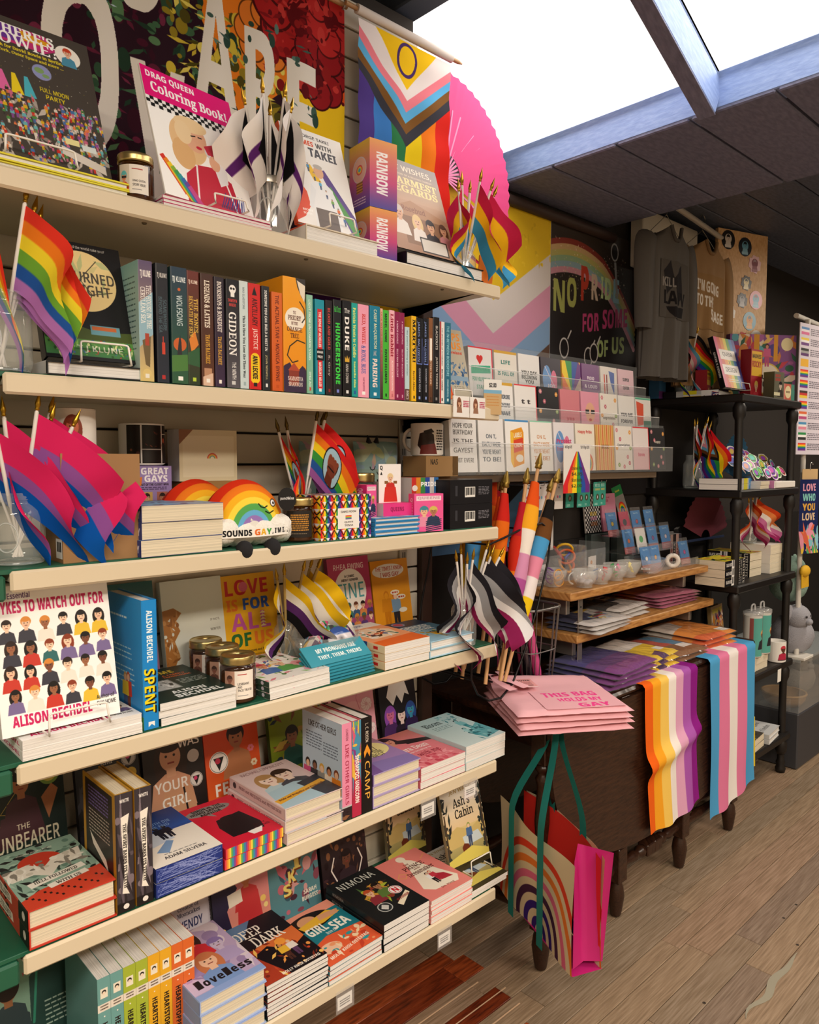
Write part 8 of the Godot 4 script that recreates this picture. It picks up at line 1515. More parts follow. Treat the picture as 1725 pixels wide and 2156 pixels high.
	for i in 4:
		var top = i == 3; var W = 0.335; var D = 0.335; var nz = FastNoiseLite.new(); nz.seed = i; nz.frequency = 4.0
		t = thing("tote_bag", "folded pale pink tote bag on the table corner" + (", the top one with hot pink lettering" if top else ", under the lettered one"), "tote bag", V(1.815, 0.776 + i*0.017, -1.295), "folded pink tote bags", -0.58 + 0.03*sin(i*2.0))
		var m = MB.new(); var ed = func(u, v): return pow(clamp(min(min(u, 1-u)*W, min(v, 1-v)*D)/0.015, 0.0, 1.0), 0.5)
		m.grid(func(u, v): return V((u-0.5)*W, 0.004 + 0.010*ed.call(u, v) + 0.003*nz.get_noise_2d(u, v) + (0.022*exp(-pow((v-0.12)/0.1, 2)) *(1.0-u)* (1.0 if top else 0.2)), (v-0.5)*D), 20, 20, Rect2(0,0,1,1), true); m.grid(func(u, v): return V((u-0.5)*W, 0.004 - 0.003*ed.call(u, v), (v-0.5)*D), 6, 6)
		part(t, "body", m, pink)
		if top:
			for s in 2: part(t, "handle", MB.new().grid(func(u, v):
				var a = PI*u; return V(-0.15 + 0.1*s*0.4 - 0.05*sin(a)*(1+s*0.3) + 0.02, 0.03 + 0.02*sin(a) + 0.006*s, -0.15 + 0.16*u + 0.014*(v - 0.5)) + V((v-0.5)*0.028*cos(a), 0, 0), 18, 2), mat("#e6adb6", 0.85, 0.0, {"cull_mode": 2}))
			c = cv(240, 160, "#e8b0b8").t("THIS BAG", 12, 14, 70, 24, "#ec4a92").t("HOLDS MY", 26, 46, 56, 18, "#ec4a92").t("GAY", 44, 74, 40, 20, "#ec4a92"); A = flat(c)
			part(t, "lettering", MB.new().grid(func(u, v): return V(-0.08 + u*0.23, 0.0155 + 0.0005 + 0.003*nz.get_noise_2d(0.27 + u*0.66, 0.47 + v*0.44), -0.01 + v*0.165), 8, 8, A.f, true), pmat(A.pg, "c"))
			c = cv(60, 90, "#efa8a8").t("TOTES", 16, 14, 70, 16, "#2a1c1c", "F").lines(18, 40, 64, 3, 12, 4, "#7a3a3a").r(12, 78, 70, 6, "#3a2020"); A = flat(c); part(t, "hang_tag", MB.new().box(V(-0.1, 0.0265, -0.1), V(-0.045, 0.0275, -0.02), A.b, A.b, A.b, A.b, A.f), pmat(A.pg, "m"))
	# striped arch tote hanging from the table corner on teal straps
	t = thing("arch_tote_bag", "large tote bag with rainbow arches hanging on teal straps", "tote bag", V(1.585, 0.0, -1.065))
	c = cv(300, 230, "#d8c8a4"); var ac = ["#d8442c","#d8c8a4","#e07a34","#d8c8a4","#d86a8a","#d8c8a4","#4a2a44","#d8c8a4","#3a2478","#d8c8a4","#3a2478","#d8c8a4"]
	for i in 12: c.e(56, 100, 56 - i*4.6, ac[i], (56 - i*4.6)*1.2)
	A = flat(c); var d = V(0.381, 0, -0.925).normalized(); var nrm = V(0.925, 0, 0.381).normalized(); var BW = 0.40; var BH = 0.293; var y0 = 0.195
	var pan = func(off, drop): return func(u, v): return d*(1.0-u)*BW + nrm*(off + 0.006*sin(u*9.0 + v*3.0) + (0.03*sin(PI*u)*(1.0 - v) if off > 0.02 else -0.012*sin(PI*u)*(1.0 - v))) + V(0, y0 + BH*(1.0-v) + 0.05*(1.0-u)*0.4 - drop*v, 0)
	part(t, "near_panel", MB.new().grid(pan.call(0.0, 0.0), 24, 16, A.f, true), pmat(A.pg, "c"), "cream canvas panel printed with arches")
	part(t, "far_panel", MB.new().grid(pan.call(0.09, 0.0), 24, 16, A.f), pmat(A.pg, "c"))
	var mg = mat("#b81a6c", 0.45, 0.0, {"cull_mode": 2}); var rd = mat("#d8281f", 0.7, 0.0, {"cull_mode": 2})
	part(t, "gusset", MB.new().grid(func(u, v): return nrm*(u*0.09 + 0.03*(1.0-v)*u) + d*(0.075*(1.0 - absf(2.0*u-1.0))*(1.0 - 0.75*v)) + V(0, y0 + 0.02 + BH*(1.0-v)*0.98, 0), 8, 8), mg, "magenta side gusset")
	part(t, "bottom", MB.new().grid(func(u, v): return d*(1.0-u)*BW + nrm*0.09*v + V(0, y0 + 0.05*(1.0-u)*0.4, 0), 8, 4), mg)
	part(t, "lining", MB.new().grid(func(u, v): return d*(1.0-u)*BW + nrm*0.085 + nrm*(0.03*sin(PI*u)*(1.0-v) - 0.004) + V(0, y0 + BH*(1.0-v*0.8) + 0.02*(1.0-u) + 0.002, 0), 16, 4), rd)
	var teal = mat("#0f7a72", 0.8, 0.0, {"cull_mode": 2})
	for o in [0.0, 0.09]:
		for u in [0.3, 0.7]:
			var lo = d*(1.0-u)*BW + nrm*(o + (0.02 if o > 0 else -0.024)); var hi = V(0.185, 0.758, -0.2) + d*(0.5-u)*0.09 + nrm*o*0.15
			part(t, "strap", MB.new().grid(func(a, b):
				var p = lo.lerp(hi, smoothstep(0.0, 1.0, clamp((a-0.56)/0.44, 0, 1))); p.y = lerp(y0 + 0.01, 0.755, a)
				return p + d*(b - 0.5)*0.032 - nrm*0.004, 20, 2), teal)
	part(t, "strap_top", MB.new().grid(func(a, b): return V(0.185, 0.758, -0.2) + d*(a-0.5)*0.075 + V(0, 0.012*sin(PI*a), 0) + nrm*(b-0.5)*0.034, 10, 2), teal)
# ------------------------------------------------------------------ shirts, sticker board, black rack, far corner
func shirt(at: Vector3, yaw: float, w: float, h: float, col, A, lb: String):
	var t = thing("tee_shirt", lb, "shirt", at, "", yaw); var m = mat(col, 0.9, 0.0, {"cull_mode": 2}); var ms = MB.new()
	var sh = func(s, u, v):          # u across -1..1, v down
		var ww = w*0.5*(lerp(0.55, 1.0, smoothstep(0.0, 0.13, v)) if v < 0.13 else 1.0 - 0.04*sin(v*4.0)); var drop = 0.06*absf(u)*max(0.0, 1.0 - v*5.0)
		var neck = 0.10*max(0.0, 1.0 - pow(u/0.42, 2))*max(0.0, 1.0 - v*4.0) * (1.0 if s > 0 else 0.3)
		return V(u*ww, -v*h - drop - neck*0.8, s*(0.05*sqrt(max(0.0, 1.0 - u*u)) + 0.012*sin(u*9.0 + 2.0)*v + 0.008*sin(u*17.0 + v*5.0)*v))
	for s in [1, -1]: ms.grid(func(u, v): return sh.call(s, u*2.0-1.0, v), 30, 22, Rect2(0,0,1,1), s > 0)
	var bd = part(t, "body", ms, m)
	for s in [-1, 1]:
		var pts = [V(s*w*0.40, -0.085, 0), V(s*w*0.48, -0.17, 0.012), V(s*w*0.50, -0.33, 0.02), V(s*w*0.50, -0.45, 0.022)]
		part(t, "sleeve", MB.new().tube(smooth_path(pts), [0.06,0.064,0.064,0.062,0.06,0.058,0.056,0.055,0.054,0.053,0.052,0.05,0.048], 14, false).moved(Transform3D(Basis.from_scale(V(1,1,0.55)))), m)
	var col_pts = []
	for i in 15: var u = lerp(-0.42, 0.42, i/14.0); col_pts.append(sh.call(1.0, u, 0.0) + V(0, 0.0, 0.003))
	part(t, "collar", MB.new().tube(col_pts, 0.008, 7), mat(Color(col).darkened(0.15), 0.9))
	if A != null: part(bd, "print", MB.new().grid(func(u, v): var p = sh.call(1.0, -0.62 + u*1.25, 0.26 + v*0.36); return p + V(0, 0, 0.003), 16, 12, A.f, true), pmat(A.pg, "c"))
	var hg = thing("wire_hanger", "bent wire hanger carrying the " + lb.left(lb.find(" long")) if lb.find(" long") > 0 else "bent wire hanger carrying the tan tee shirt", "hanger", at, "", yaw)
	part(hg, "wire", wire([V(-w*0.33, -0.05, 0), V(0, 0.035, 0), V(0.0, 0.06, 0), V(0.02, 0.085, 0), V(0.0, 0.105, 0), V(-0.018, 0.09, 0)], 0.0016), mat("#b0a898", 0.3, 1.0)); part(hg, "wire", wire([V(w*0.33, -0.05, 0), V(0, 0.035, 0)], 0.0016), mat("#b0a898", 0.3, 1.0))
func fill_9_far():
	var c: Cv; var A; var t
	c = cv(150, 120, "#57534f").p([10,20,30,0,44,40,20,60], "#2c2a2c").p([40,30,70,4,76,60,50,80], "#2c2a2c").t("KILL", 8, 30, 36, 16, "#8a8682").t("LAUV", 12, 52, 76, 24, "#1f1d1f").p([20,80,84,78,80,96,40,98], "#242224")
	shirt(V(2.975, 2.50, -1.60), -0.05, 0.34, 0.64, "#57534f", flat(c), "charcoal grey long-line tee with dark print on a hanger")
	c = cv(150, 110, "#97764f").t("I'M GOING", 8, 10, 70, 20, "#e8e2da", "b", 0, 0.08).t("TO THE", 6, 36, 52, 20, "#e8e2da", "b", 0, 0.08).t("STAGE", 44, 62, 52, 20, "#e8e2da", "b", 0, 0.08)
	shirt(V(3.40, 2.535, -1.65), -0.1, 0.38, 0.68, "#97764f", flat(c), "tan tee shirt with white block lettering on a hanger")
	single("hanging_rail", MB.new().tube([V(-0.45, 0, 0.06), V(0.55, 0, -0.06)], 0.012, 10), mat("#d8d2c8", 0.35, 0.3), "white metal rail carrying the two tee shirts", "rail", V(3.1, 2.575, -1.60))
	struct("trim_3", MB.new().bbox(V(3.0, 2.36, -1.78), V(3.5, 2.6, -1.72), 0.004), mat("#e2d9c8", 0.6))
	# pale board of stickers
	var bd = thing("sticker_board", "pale wooden board dotted with round and cut-out stickers", "board", V(3.72, 2.06, -1.62), "", -0.3); var ply = wood(95, ["#c89a68","#d8ae7c","#e2bd8e"], 0.55, V(2, 8, 1))
	part(bd, "panel", MB.new().bbox(V(-0.15, 0, -0.01), V(0.19, 0.56, 0.01), 0.002, Vector2.ZERO, 1), ply)
	var S = [[0.03,0.47,0.045,"#20242e","#6aa8c8","round black sticker with a blue masked face"],[0.10,0.395,0.042,"#e8c0c8","#7a2a3a","sticker of a hatted figure in pink"],[0.045,0.30,0.035,"#3a3026","#e8d8a0","small tower-like sticker"],[0.02,0.215,0.035,"#1c1c22","#9a9aa0","black cut-out sticker with grey letters"],[0.115,0.225,0.045,"#efb0c0","#7ab8d8","heart sticker in pink, white and blue"],[0.075,0.12,0.045,"#8ab8d0","#e0a060","round sticker of a blonde figure in green"],[0.03,0.03,0.035,"#c8302c","#e8c84a","red and yellow lettered sticker"],[0.125,0.035,0.045,"#f0ece8","#e8902a","white cat sticker with rainbow chest"],[-0.085,0.49,0.045,"#1f1d1f","#d8d0c8","black square sticker with white specks"],[-0.06,0.15,0.035,"#e8e4e0","#7a9ac0","white oval sticker"]]
	for q in S:
		c = cv(60, 60, q[3]).e(50, 50, 42, q[3]).e(50, 44, 24, q[4]).bust(50, 40, 12, q[4], Color(q[3]).darkened(0.3), Color(q[4]).lightened(0.2)).t("PRIDE", 26, 76, 48, 10, Color(q[4]).lightened(0.4)); A = flat(c)
		var pl = PackedVector2Array(); for i in 20: var k = 1.0 + (0.14*sin(i*2.5) if q[2] < 0.044 else 0.0); pl.append(Vector2(cos(TAU*i/20), sin(TAU*i/20))*q[2]*k)
		var o = single("sticker", MB.new().prism(pl, 0, 0.001, A.f), pmat(A.pg, "g"), q[5] + " on the pale board", "sticker", bd.transform * V(q[0], q[1] + 0.02, 0.0105)); o.rotation.y = -0.3
	# ---- rack top
	var y = 1.8005; var jp = V(3.29, y, -1.66); jar(jp, 0.045, 0.15, "clear jar of rainbow flags on the black rack's top", true)
	bouquet(jp, [[-0.1,0.1,2.8,0.9,1.3,0.95],[0.0,0.2,0.9,0.7,1.2,1.0],[0.3,0.15,0.5,0.9,1.3,1.0],[0.35,0.05,0.2,0.8,1.3,1.0]], FL.philly, "black, brown and rainbow hand flag on the rack's top", "rainbow hand flags on the rack top", 0.28, 0.13, 0.17, {"rip": 0.03})
	bouquet(jp, [[-0.25,0.15,1.6,1.0,1.4,0.95]], FL.transf, "blue, pink and white hand flag on the rack's top", "", 0.28, 0.13, 0.15, {"rip": 0.03})
	c = cv(90, 120, "#3a6a98").r(0, 80, 100, 20, "#6a3a80").t("PRIDE", 14, 30, 60, 20, "#1c2438"); A = art(c, null, "#3a6a98"); carton("game_box", 0.06, 0.17, 0.05, A, "slim blue and violet box behind the rack-top jar", "box", V(3.215, y, -1.755), 0.0)
	c = cv(160, 200).stripes(["#d8407a","#d8482c","#e8902a","#e8d03a","#58a04a","#3a7ac0","#4a4a9a"], false).r(12, 24, 76, 20, "#f4f2f0").r(12, 54, 76, 20, "#f4f2f0").t("QUEER", 26, 29, 46, 9, "#2a2a2e", "s").t("X", 46, 46, 8, 6, "#2a2a2e", "s").t("DESIGN", 24, 59, 52, 9, "#2a2a2e", "s").lines(24, 82, 52, 2, 4, 1.6, "#f4f2f0")
	A = art(c, cv(30, 200, "#141216").t("QUEER X DESIGN", 30, 30, 40, 50, "#e8e6e2", "b", 1), "#141216"); var qd = A
	var spn = art(cv(60, 60, "#1a171a"), cv(34, 260, "#141216").t("QUEER X DESIGN", 28, 24, 44, 50, "#e8e6e2", "b", 1), "#141216")
	book(0.19, 0.24, 0.028, spn, true, V(3.345, y + 0.014, -1.50), flat_basis(1.0 - 0.85), "black-spined hardback lying flat under the rainbow-striped design book", "")
	book(0.185, 0.235, 0.026, qd, true, V(3.36, y + 0.034, -1.47), face_basis(0.28, -0.05), "rainbow-striped hardback with two white title bars", "", false, null, "g", "design_book")
	easel(V(3.375, y + 0.029, -1.445), 0.08, 0.03, "white wire stand holding the rainbow-striped design book", -0.05)
	c = cv(260, 240, "#8a5a98"); c.scatter(101, 90, ["#d88a4a","#b06aa8","#e8c070","#3a6a58","#c8485a","#5a4a98","#e8d8c8","#6ab0c0"], 0, 0, 100, 100, 6, 20).e(56, 66, 22, "#e0c060").e(56, 66, 20, "#f0e8d4").t("QUEER", 42, 60, 30, 8, "#3a3030").t("STORIES", 42, 70, 30, 8, "#3a3030").person(56, 48, 34, "#d89a80", "#5a2a34", "#d86a98", "#c85a88").r(36, 0, 8, 44, "#e0a03a").r(66, 0, 6, 40, "#e0a03a").e(86, 14, 9, "#f0e4b8")
	A = art(c, null, "#5a3a68"); carton("puzzle_box", 0.34, 0.31, 0.06, A, "large jigsaw box with busy purple and orange scene", "box", V(3.70, y, -1.50), -0.6)
	c = cv(80, 150, "#a81f2c").r(6, 4, 88, 50, "#e8b82a").t("MADNESS", 12, 10, 76, 8, "#2a1a14").t("ROCKY", 12, 24, 76, 12, "#a81f2c").bust(50, 74, 14, "#e8c0a0", "#e0c060", "#c83a4a"); A = art(c, null, "#8a1a24")
	carton("figure_box", 0.10, 0.22, 0.05, A, "tall red and yellow film kit box beside the design book", "box", V(3.52, y, -1.46), -0.1)
	carton("figure_box", 0.07, 0.12, 0.05, A, "small red kit box standing behind the design book", "box", V(3.30, y + 0.0, -1.58), 0.2); 
	c = cv(70, 110, "#6a6a58").t("ROCKY", 12, 10, 50, 10, "#c8302c").t("SHOW", 12, 24, 50, 10, "#c8302c").bust(64, 50, 16, "#d8c8b8", "#1a1416", "#3a3430").r(0, 76, 60, 12, "#e0dcb8"); A = art(c, null, "#55553f"); carton("figure_box", 0.09, 0.12, 0.05, A, "grey-green kit box with pale-faced figure at the rack's edge", "box", V(3.60, y, -1.39), -0.1)
	c = cv(110, 70, "#c86a58").e(50, 50, 24, "#e8dcb0").t("1000 PIECES", 34, 44, 32, 12, "#5a3a2a").r(0, 0, 26, 100, "#d88a80").r(74, 0, 26, 100, "#4a8a7a"); A = art(c, null, "#a85a4a"); carton("figure_box", 0.12, 0.075, 0.05, A, "low coral and teal box at the rack top's corner", "box", V(3.72, y, -1.395), -0.1)
	# ---- second tier
	y = 1.3955; jp = V(3.27, y, -1.60); jar(jp, 0.045, 0.15, "dark clear jar of rainbow flags on rack's second tier")
	bouquet(jp, [[-0.2,0.1,2.4,0.9,1.4,1.0],[0.05,0.2,2.2,0.9,1.35,1.05],[0.2,0.2,0.6,0.7,1.2,1.0],[0.3,0.05,0.9,0.8,1.3,1.0],[0.1,0.0,0.3,1.0,1.4,1.02]], FL.progress, "rainbow hand flag with chevron on the rack's second tier", "chevron rainbow hand flags on the rack", 0.27, 0.14, 0.18, {"rip": 0.02, "tip": "#d8b04a"})
	A = art(cv(40, 60, "#2a2428"), cv(30, 240, "#1c181c").t("Moby Dyke", 26, 14, 50, 36, "#a8485a", "f", 1).t("KRISTA BURTON", 34, 60, 34, 28, "#c8b0b4", "s", 1), "#1c181c")
	for i in 2: book(0.16, 0.23, 0.024, A, false, V(3.41, y + 0.012 + i*0.0245, -1.48), flat_basis(0.15) * Basis(Vector3.BACK, PI/2), "black paperback with rose script spine lying on the rack, %s" % ["lower", "upper"][i], "")
	A = art(cv(40, 40, "#e8e4de"), cv(10, 40, "#e8e4de"), "#e8e4de"); stack(3.40, -1.36, y, 0.13, 0.14, 0.017, 2, A, false, 0.1, "white-edged book beside the rack post", "white-edged books on the second tier", {"cream": true}); A = art(cv(40, 40, "#d890c8"), cv(10, 40, "#d890c8"), "#d68ac4"); stack(3.545, -1.355, y, 0.10, 0.13, 0.033, 1, A, false, 0.05, "lilac-pink zine bundle between white books on the rack", "")
	t = thing("sticker_tray", "open white tray heaped with die-cut stickers on the rack", "tray", V(3.70, y, -1.45)); part(t, "tray", MB.new().bbox(V(-0.14,0,-0.12), V(0.09,0.03,0.10), 0.003), mat("#ece8e2", 0.5))
	for i in 34:
		var q = RandomNumberGenerator.new(); q.seed = 200 + i; var k1 = Color.from_hsv(q.randf(), 0.6, 0.75)
		c = cv(36, 36, "#f2f0ec").e(50, 50, 40, k1).e(50, 46, 22, Color.from_hsv(q.randf(), 0.6, 0.85)).r(24, 68, 52, 8, "#2a2a2a"); A = flat(c)
		var pl = PackedVector2Array(); for j in 12: pl.append(Vector2(cos(TAU*j/12), sin(TAU*j/12))*0.028*q.randf_range(0.85, 1.1))
		var o = single("die_cut_sticker", MB.new().prism(pl, 0, 0.0012, A.f), pmat(A.pg, "g"), "small %s die-cut sticker in the heap on the rack" % ["white-edged","bright","striped","dark-lettered"][i % 4], "sticker", V(3.42 + (i % 9)*0.042, y + 0.06 + 0.03*(i / 9) + 0.008*(i % 3), -1.40 - 0.045*(i / 9)), "die-cut stickers on the rack")
		o.basis = Basis(Vector3.UP, q.randf_range(-0.5, 0.4)) * Basis(Vector3.RIGHT, -0.5 + q.randf_range(-0.2, 0.3))
	t = thing("folding_fan", "open blue pleated fan leaning on the rack's second tier", "fan", V(3.72, y + 0.035, -1.60), "", 0.1)
	part(t, "pleated_leaf", MB.new().grid(func(u, v): var a = lerp(0.1, 2.9, u); var rr = lerp(0.04, 0.22, v); return V(cos(a)*rr, sin(a)*rr, 0.004*(1 if int(round(u*36)) % 2 else -1)*v), 36, 2), mat("#2f6a90", 0.7, 0.0, {"cull_mode": 2})); part(t, "guard", MB.new().bbox(V(0,0,-0.004), V(0.22,0.012,0.004), 0.001), mat("#2a5a80", 0.6))
	# ---- third tier
	y = 0.9905
	A = art(cv(60, 80, "#e8d23a").scatter(110, 20, ["#c83a3a","#3a8a4a","#2a2a2a"], 0, 0, 100, 100, 8, 20), cv(40, 260, "#17161a").r(0, 55, 100, 30, "#2a78b8").t("BLACK HISTORY OF THE UNITED STATES", 32, 6, 36, 86, "#efece6", "b", 1), "#1a191c")
	for k in 2:
		for i in 3: book(0.13, 0.20, 0.036, A, false, V(3.315 + k*0.22, y + 0.018 + i*0.0365, -1.44 + k*0.02), flat_basis(0.0) * (Basis(Vector3.BACK, PI/2) if k == 0 else Basis()), "thick paperback with black spine and yellow-green cover, %s pile, %s" % [["end-on", "side-on"][k], ["bottom","middle","top"][i]], "", true)
	A = art(cv(40, 40, "#ece8e0"), cv(10, 40, "#ece8e0"), "#ece8e0"); stack(3.65, -1.40, y, 0.14, 0.19, 0.045, 3, A, false, 0.0, "thick white paperback at the rack's third tier", "white paperbacks on the third tier", {"cream": true})
	c = cv(90, 130, "#7a6434").t("I Heard", 10, 14, 70, 14, "#e8a8a0").t("Her Call", 14, 36, 74, 14, "#e8a8a0").t("My Name", 16, 58, 76, 14, "#e8a8a0"); A = art(c, cv(20, 130, "#5a4a24"), "#5a4a24"); book(0.14, 0.20, 0.02, A, false, V(3.30, y, -1.68), face_basis(0.15, 0.5), "olive-gold book with pink lettering standing on the rack", "")
	c = cv(90, 130, "#1c181a").t("ALL IN", 16, 20, 60, 10, "#b8b0b0").t("REPUBLIC", 12, 70, 76, 10, "#b8b0b0").e(60, 50, 14, "#7a2a4a"); A = art(c, cv(20, 130, "#141214"), "#141214"); book(0.14, 0.21, 0.02, A, false, V(3.42, y, -1.72), face_basis(0.12, 0.4), "black book with grey capitals beside the olive-gold one", "")
	for i in 4:
		c = cv(30, 150, ["#c8a8a0","#2a242a","#d8b0a8","#3a3a48"][i]).t(["SAINT","WITCH","NIGHT","HOUSE"][i], 26, 20, 48, 50, ["#8a2a34","#d8d0c8","#8a2a34","#d8d0c8"][i], "b", 1); A = art(cv(8,150,"#555555"), c, "#4a4444"); spine_out(3.15 + 0.026*i, -1.64, y, 0.13, 0.2, 0.025, A, false, "upright %s spine on the rack's third tier" % ["dusty pink","black","blush","slate"][i])
	jp = V(3.66, y + 0.136, -1.50); jar(jp, 0.03, 0.09, "small jar of orange and pink flags on white paperbacks")
	bouquet(jp, [[-0.4,0.1,2.9,0.6,1.1,1.0],[-0.15,0.1,2.3,0.5,0.9,1.0],[0.1,0.1,0.5,0.5,0.8,1.05],[0.3,0.1,0.4,0.4,0.7,1.0]], FL.lesbian, "orange, white and pink striped hand flag on the rack", "orange and pink hand flags on the rack", 0.20, 0.12, 0.16, {"rip": 0.03, "tip": "#d8b04a"})
	t = thing("folding_fan", "large open fan in red, blue and white behind orange flags", "fan", V(3.62, y + 0.14, -1.70)); part(t, "pleated_leaf", MB.new().grid(func(u, v): var a = lerp(0.2, 2.8, u); var rr = lerp(0.05, 0.24, v); return V(cos(a)*rr, sin(a)*rr, 0.004*(1 if int(round(u*36)) % 2 else -1)*v), 36, 2), mat("#7a3444", 0.7, 0.0, {"cull_mode": 2})); part(t, "guard", MB.new().bbox(V(-0.2,0,-0.004), V(0.2,0.012,0.004), 0.001), mat("#2a3a60", 0.6))
	# ---- fourth and fifth tiers
	y = 0.5655
	c = cv(120, 150, "#b89a70").t("TOURMALINE", 10, 6, 80, 9, "#e8d83a"); c.scatter(120, 60, ["#c83a3a","#6a2a6a","#e8e0d8","#d88a2a","#4a2a5a"], 4, 18, 92, 40, 6, 14).bust(50, 74, 14, "#5a3828", "#1a1214", "#8a5a3a"); A = art(c, cv(16, 150, "#8a7048"), "#8a7048"); book(0.16, 0.24, 0.02, A, true, V(3.66, y, -1.64), face_basis(0.1, 0.1), "tan book crowned with a heap of painted flowers", "")
	for i in 2:
		c = cv(90, 150, "#5aa89c").r(0, 0, 14, 100, "#8a4a44").bust(60, 44, 15, "#6a4030", "#d8a060", "#2a2a30"); A = flat(c); t = thing("tumbler", "clear tumbler with teal portrait wrap and handle, %s of two" % ["nearer the rack post", "nearer the white mug"][i], "tumbler", V(3.475 + i*0.1, y + 0.066, -1.40))
		part(t, "body", MB.new().lathe([[0.0,0.0],[0.038,0.0],[0.04,0.004],[0.04,0.185],[0.038,0.19]], 24), mat("#d8d4cc", 0.25)); part(t, "wrap", MB.new().grid(func(u, v): var a = lerp(-1.5, 1.5, u); return V(sin(a)*0.0405, lerp(0.18, 0.006, v), cos(a)*0.0405), 14, 1, A.f, true), pmat(A.pg, "g")); part(t, "lid", MB.new().lathe([[0.042,0.186],[0.043,0.19],[0.043,0.205],[0.03,0.21],[0.0,0.21]], 24), glass("#eeeeee", 0.25)); part(t, "lid_handle", wire([V(-0.02,0.21,0), V(-0.015,0.235,0), V(0.015,0.235,0), V(0.02,0.21,0)], 0.004), glass("#eeeeee", 0.4))
	c = cv(110, 110, "#ece8e2").bust(50, 34, 14, "#5a3828", "#c83a4a", "#b82a4a").lines(24, 88, 50, 1, 6, 5, "#4a4444"); mug(V(3.72, y, -1.385), 0.042, 0.10, flat(c), "white mug with a red-wrapped portrait at the rack's edge", -0.4)
	A = art(cv(40, 40, "#ebe6dc"), cv(10, 40, "#ebe6dc"), "#ebe6dc")
	for k in 2: stack(3.33 + k*0.135, -1.375, y, 0.13, 0.14, 0.0325, 2, A, false, 0.0, "cream-edged paperback under the tumblers, " + ["inner pile", "outer pile"][k], "cream paperback piles under the tumblers", {"cream": true})
	c = cv(90, 110, "#3a3a30").t("LOVE'S", 16, 20, 60, 10, "#a89a70", "f").t("SWAN SONG", 16, 50, 66, 8, "#a89a70"); A = art(c, cv(16, 110, "#2a2a22"), "#2a2a22"); book(0.13, 0.18, 0.016, A, false, V(3.30, y, -1.68), face_basis(0.1, 0.4), "dark olive book standing low on the rack", "")
	y = 0.2005
	c = cv(110, 140, "#c8cacc"); for i in 4: c.t(["Butterflies,","& other","Cages","of freedom"][i], 16, 14 + i*20, 66, 10, "#5a5c60", "f")
	A = art(c, cv(24, 140, "#b8babc"), "#c0c2c4"); stack(3.58, -1.36, y, 0.17, 0.22, 0.024, 2, A, true, 0.1, "grey hardback with script lettering on the rack's bottom tier", "grey hardbacks on the bottom tier")
	c = cv(110, 140, "#4a443c"); c.scatter(130, 40, ["#8a7a60","#2a2622","#b0a080","#6a4a3a"], 0, 0, 100, 100, 6, 16); A = art(c, cv(24, 140, "#3a2a24").r(0, 60, 100, 20, "#8a3a2a"), "#3a342c"); stack(3.40, -1.36, y, 0.16, 0.2, 0.03, 2, A, false, 0.1, "dark patterned paperback beside the grey hardbacks", "dark patterned paperbacks", {"cream": true})
	A = art(cv(60, 120, "#e8cf3a"), cv(20, 120, "#e0c42a"), "#e0c42a"); book(0.15, 0.22, 0.014, A, false, V(3.30, y, -1.37), face_basis(0.05, 1.3), "yellow book standing at the rack's bottom tier", "")
	single("shelf_ticket", MB.new().box(V(-0.02,-0.06,0), V(0.02,0,0.001)), mat("#efece4", 0.7), "small white ticket hanging from the rack's fourth tier", "price tag", V(3.66, 0.545, -1.346))
	# ---- far right: poster of flags, sock card, display case with plush animals, dark cabinet
	c = cv(130, 380, "#d6cfdc"); var fs = [["#5a8ac0","#e8e0e8","#d86a98"],["#e8c83a","#f0f0f0","#6a3a80"],["#2a2a2a","#a0a0a0","#5a2a6a"],["#e8b02a","#e8b02a","#e8b02a"],RB,RB,["#3a2a24","#c8302c","#e8c83a"],RB,["#e06a3a","#f0e8e0","#b84a80"],["#4a90c0","#f0f0f0","#e08aa0"],["#2a8a4a","#f0f0f0","#2a2a2a"],RB]
	for i in 12: c.stripes(fs[i], true, 6, 3 + i*8.0, 30, 5.4).lines(42, 3.4 + i*8.0, 50, 4, 1.4, 0.6, "#5a5460", i)
	A = art(c, null, "#cfc8d4"); carton("flag_poster", 0.26, 0.62, 0.004, A, "tall pale poster listing many small flags beside text", "poster", V(3.945, 1.55, -1.35), -0.1, "", "m")
	t = thing("poster_frame_post", "slim white post and bar holding up the flag poster", "stand", V(3.95, 0.0, -1.375)); part(t, "post", MB.new().tube([V(0, 0.56, 0), V(0, 2.2, 0)], 0.012, 10), mat("#d8d4cc", 0.4)); part(t, "bar", MB.new().tube([V(-0.15, 2.2, 0), V(0.5, 2.24, -0.1)], 0.012, 10), mat("#d8d4cc", 0.4)); part(t, "base", MB.new().bbox(V(-0.06, 0.545, -0.06), V(0.06, 0.56, 0.06), 0.003), mat("#d8d4cc", 0.4))
	c = cv(130, 220, "#1f2a5c"); for i in 4: c.t(["LOVE","WHO","YOU","LOVE"][i], 12, 6 + i*13, 60, 10, ["#e8a0b8","#8ad0c8","#e8b04a","#e8c8a0"][i]); 
	c.scatter(140, 30, ["#e06a50","#58a868","#e89ab0","#8ac8d8","#f0c84a"], 0, 58, 100, 42, 10, 30); A = flat(c)
	t = thing("sock_pair", "navy socks lettered in pastel, hanging on a card", "socks", V(3.935, 1.43, -1.335), "", -0.25); part(t, "socks", MB.new().grid(func(u, v): return V((u-0.5)*0.15 + 0.03*max(0.0, v-0.7)*3.0, -v*0.36, 0.012*sin(u*PI)), 12, 14, A.f, true), pmat(A.pg, "c")); part(t, "header_card", MB.new().box(V(-0.06, -0.005, -0.002), V(0.06, 0.05, 0.0)), mat("#c8a878", 0.8)); part(t, "hook", wire([V(0, 0.045, 0), V(0, 0.075, 0), V(0.015, 0.08, 0), V(0.02, 0.07, 0)], 0.002), mat("#cccccc", 0.3, 1.0))
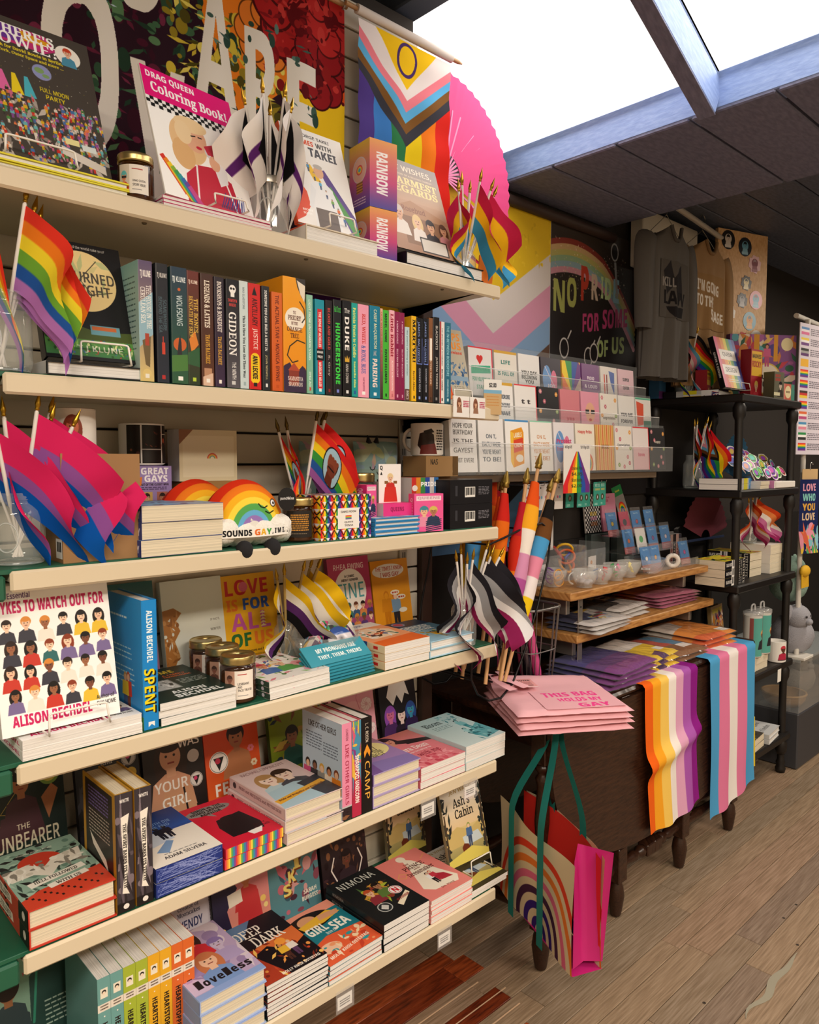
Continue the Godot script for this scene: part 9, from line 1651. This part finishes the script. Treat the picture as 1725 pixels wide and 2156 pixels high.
	t = thing("fringe_bag", "yellow fringed pouch hanging under the navy socks", "pouch", V(3.94, 1.0, -1.345)); part(t, "pouch", MB.new().blob(V(0, -0.02, 0), V(0.05, 0.03, 0.02), 14, 8), mat("#d8a81c", 0.8)); for i in 7: part(t, "tassel", MB.new().tube([V(-0.04 + i*0.013, -0.03, 0), V(-0.042 + i*0.014, -0.10, 0.002)], 0.004, 6), mat("#e0b020", 0.8))
	var cb = thing("display_cabinet", "dark grey cabinet with clear upper case at the aisle's end", "cabinet", V(4.14, 0, -1.53)); part(cb, "body", MB.new().bbox(V(-0.26, 0, -0.3), V(0.5, 0.28, 0.2), 0.006), mat("#3a3a3e", 0.5)); part(cb, "case_front", MB.new().box(V(-0.25, 0.282, 0.195), V(0.5, 0.55, 0.198)), glass("#e8eef0", 0.1)); part(cb, "case_side", MB.new().box(V(-0.256, 0.282, -0.3), V(-0.253, 0.55, 0.198)), glass("#e8eef0", 0.1)); part(cb, "case_shelf", MB.new().box(V(-0.256, 0.535, -0.3), V(0.5, 0.545, 0.198)), glass("#dfe8ea", 0.3))
	for q in [[V(4.01, 0.662, -1.42), 0.11, "#9a9aa2", "grey plush elephant sitting on the clear case"],[V(4.02, 0.915, -1.45), 0.10, "#8aa89c", "mint plush creature perched above the grey elephant"],[V(4.20, 0.40, -1.46), 0.10, "#7d776f", "dark plush animal inside the clear case"]]:
		t = thing("plush_animal", q[3], "plush toy", q[0]); var r: float = q[1]; var fm = mat(q[2], 0.95, 0.0, {"normal_enabled": true, "normal_texture": fleece.normal_texture, "uv1_triplanar": true, "uv1_scale": V(12,12,12)})
		part(t, "body", MB.new().blob(V(0, -r*0.15, 0), V(r, r*0.95, r*0.9), 20, 14, 0.06, 3), fm); part(t, "head", MB.new().blob(V(-r*0.35, r*0.75, r*0.3), V(r*0.62, r*0.55, r*0.6), 18, 12, 0.05, 5), fm)
		for s in [-1, 1]: part(t, "ear", MB.new().blob(V(-r*0.35 + s*r*0.55, r*1.0, r*0.2), V(r*0.3, r*0.35, r*0.1), 12, 8), fm); part(t, "eye", MB.new().blob(V(-r*0.5 + s*r*0.2, r*0.85, r*0.85), V(r*0.06, r*0.06, r*0.04), 8, 6), mat("#141414", 0.2))
		part(t, "snout", MB.new().blob(V(-r*0.45, r*0.6, r*0.85), V(r*0.2, r*0.16, r*0.18), 12, 8), fm)
	t = thing("woven_basket", "low woven basket holding a salmon plush beside the rack", "basket", V(4.01, 0.281, -1.45)); part(t, "weave", MB.new().lathe([[0.0,0.0],[0.08,0.0],[0.1,0.03],[0.105,0.06],[0.1,0.06],[0.09,0.03],[0.0,0.01]], 24), mat("#8a6a40", 0.8)); part(t, "rim", MB.new().tube(range(25).map(func(j): return V(cos(TAU*j/24)*0.104, 0.06, sin(TAU*j/24)*0.104)), 0.006, 6, false), mat("#9a7848", 0.8))
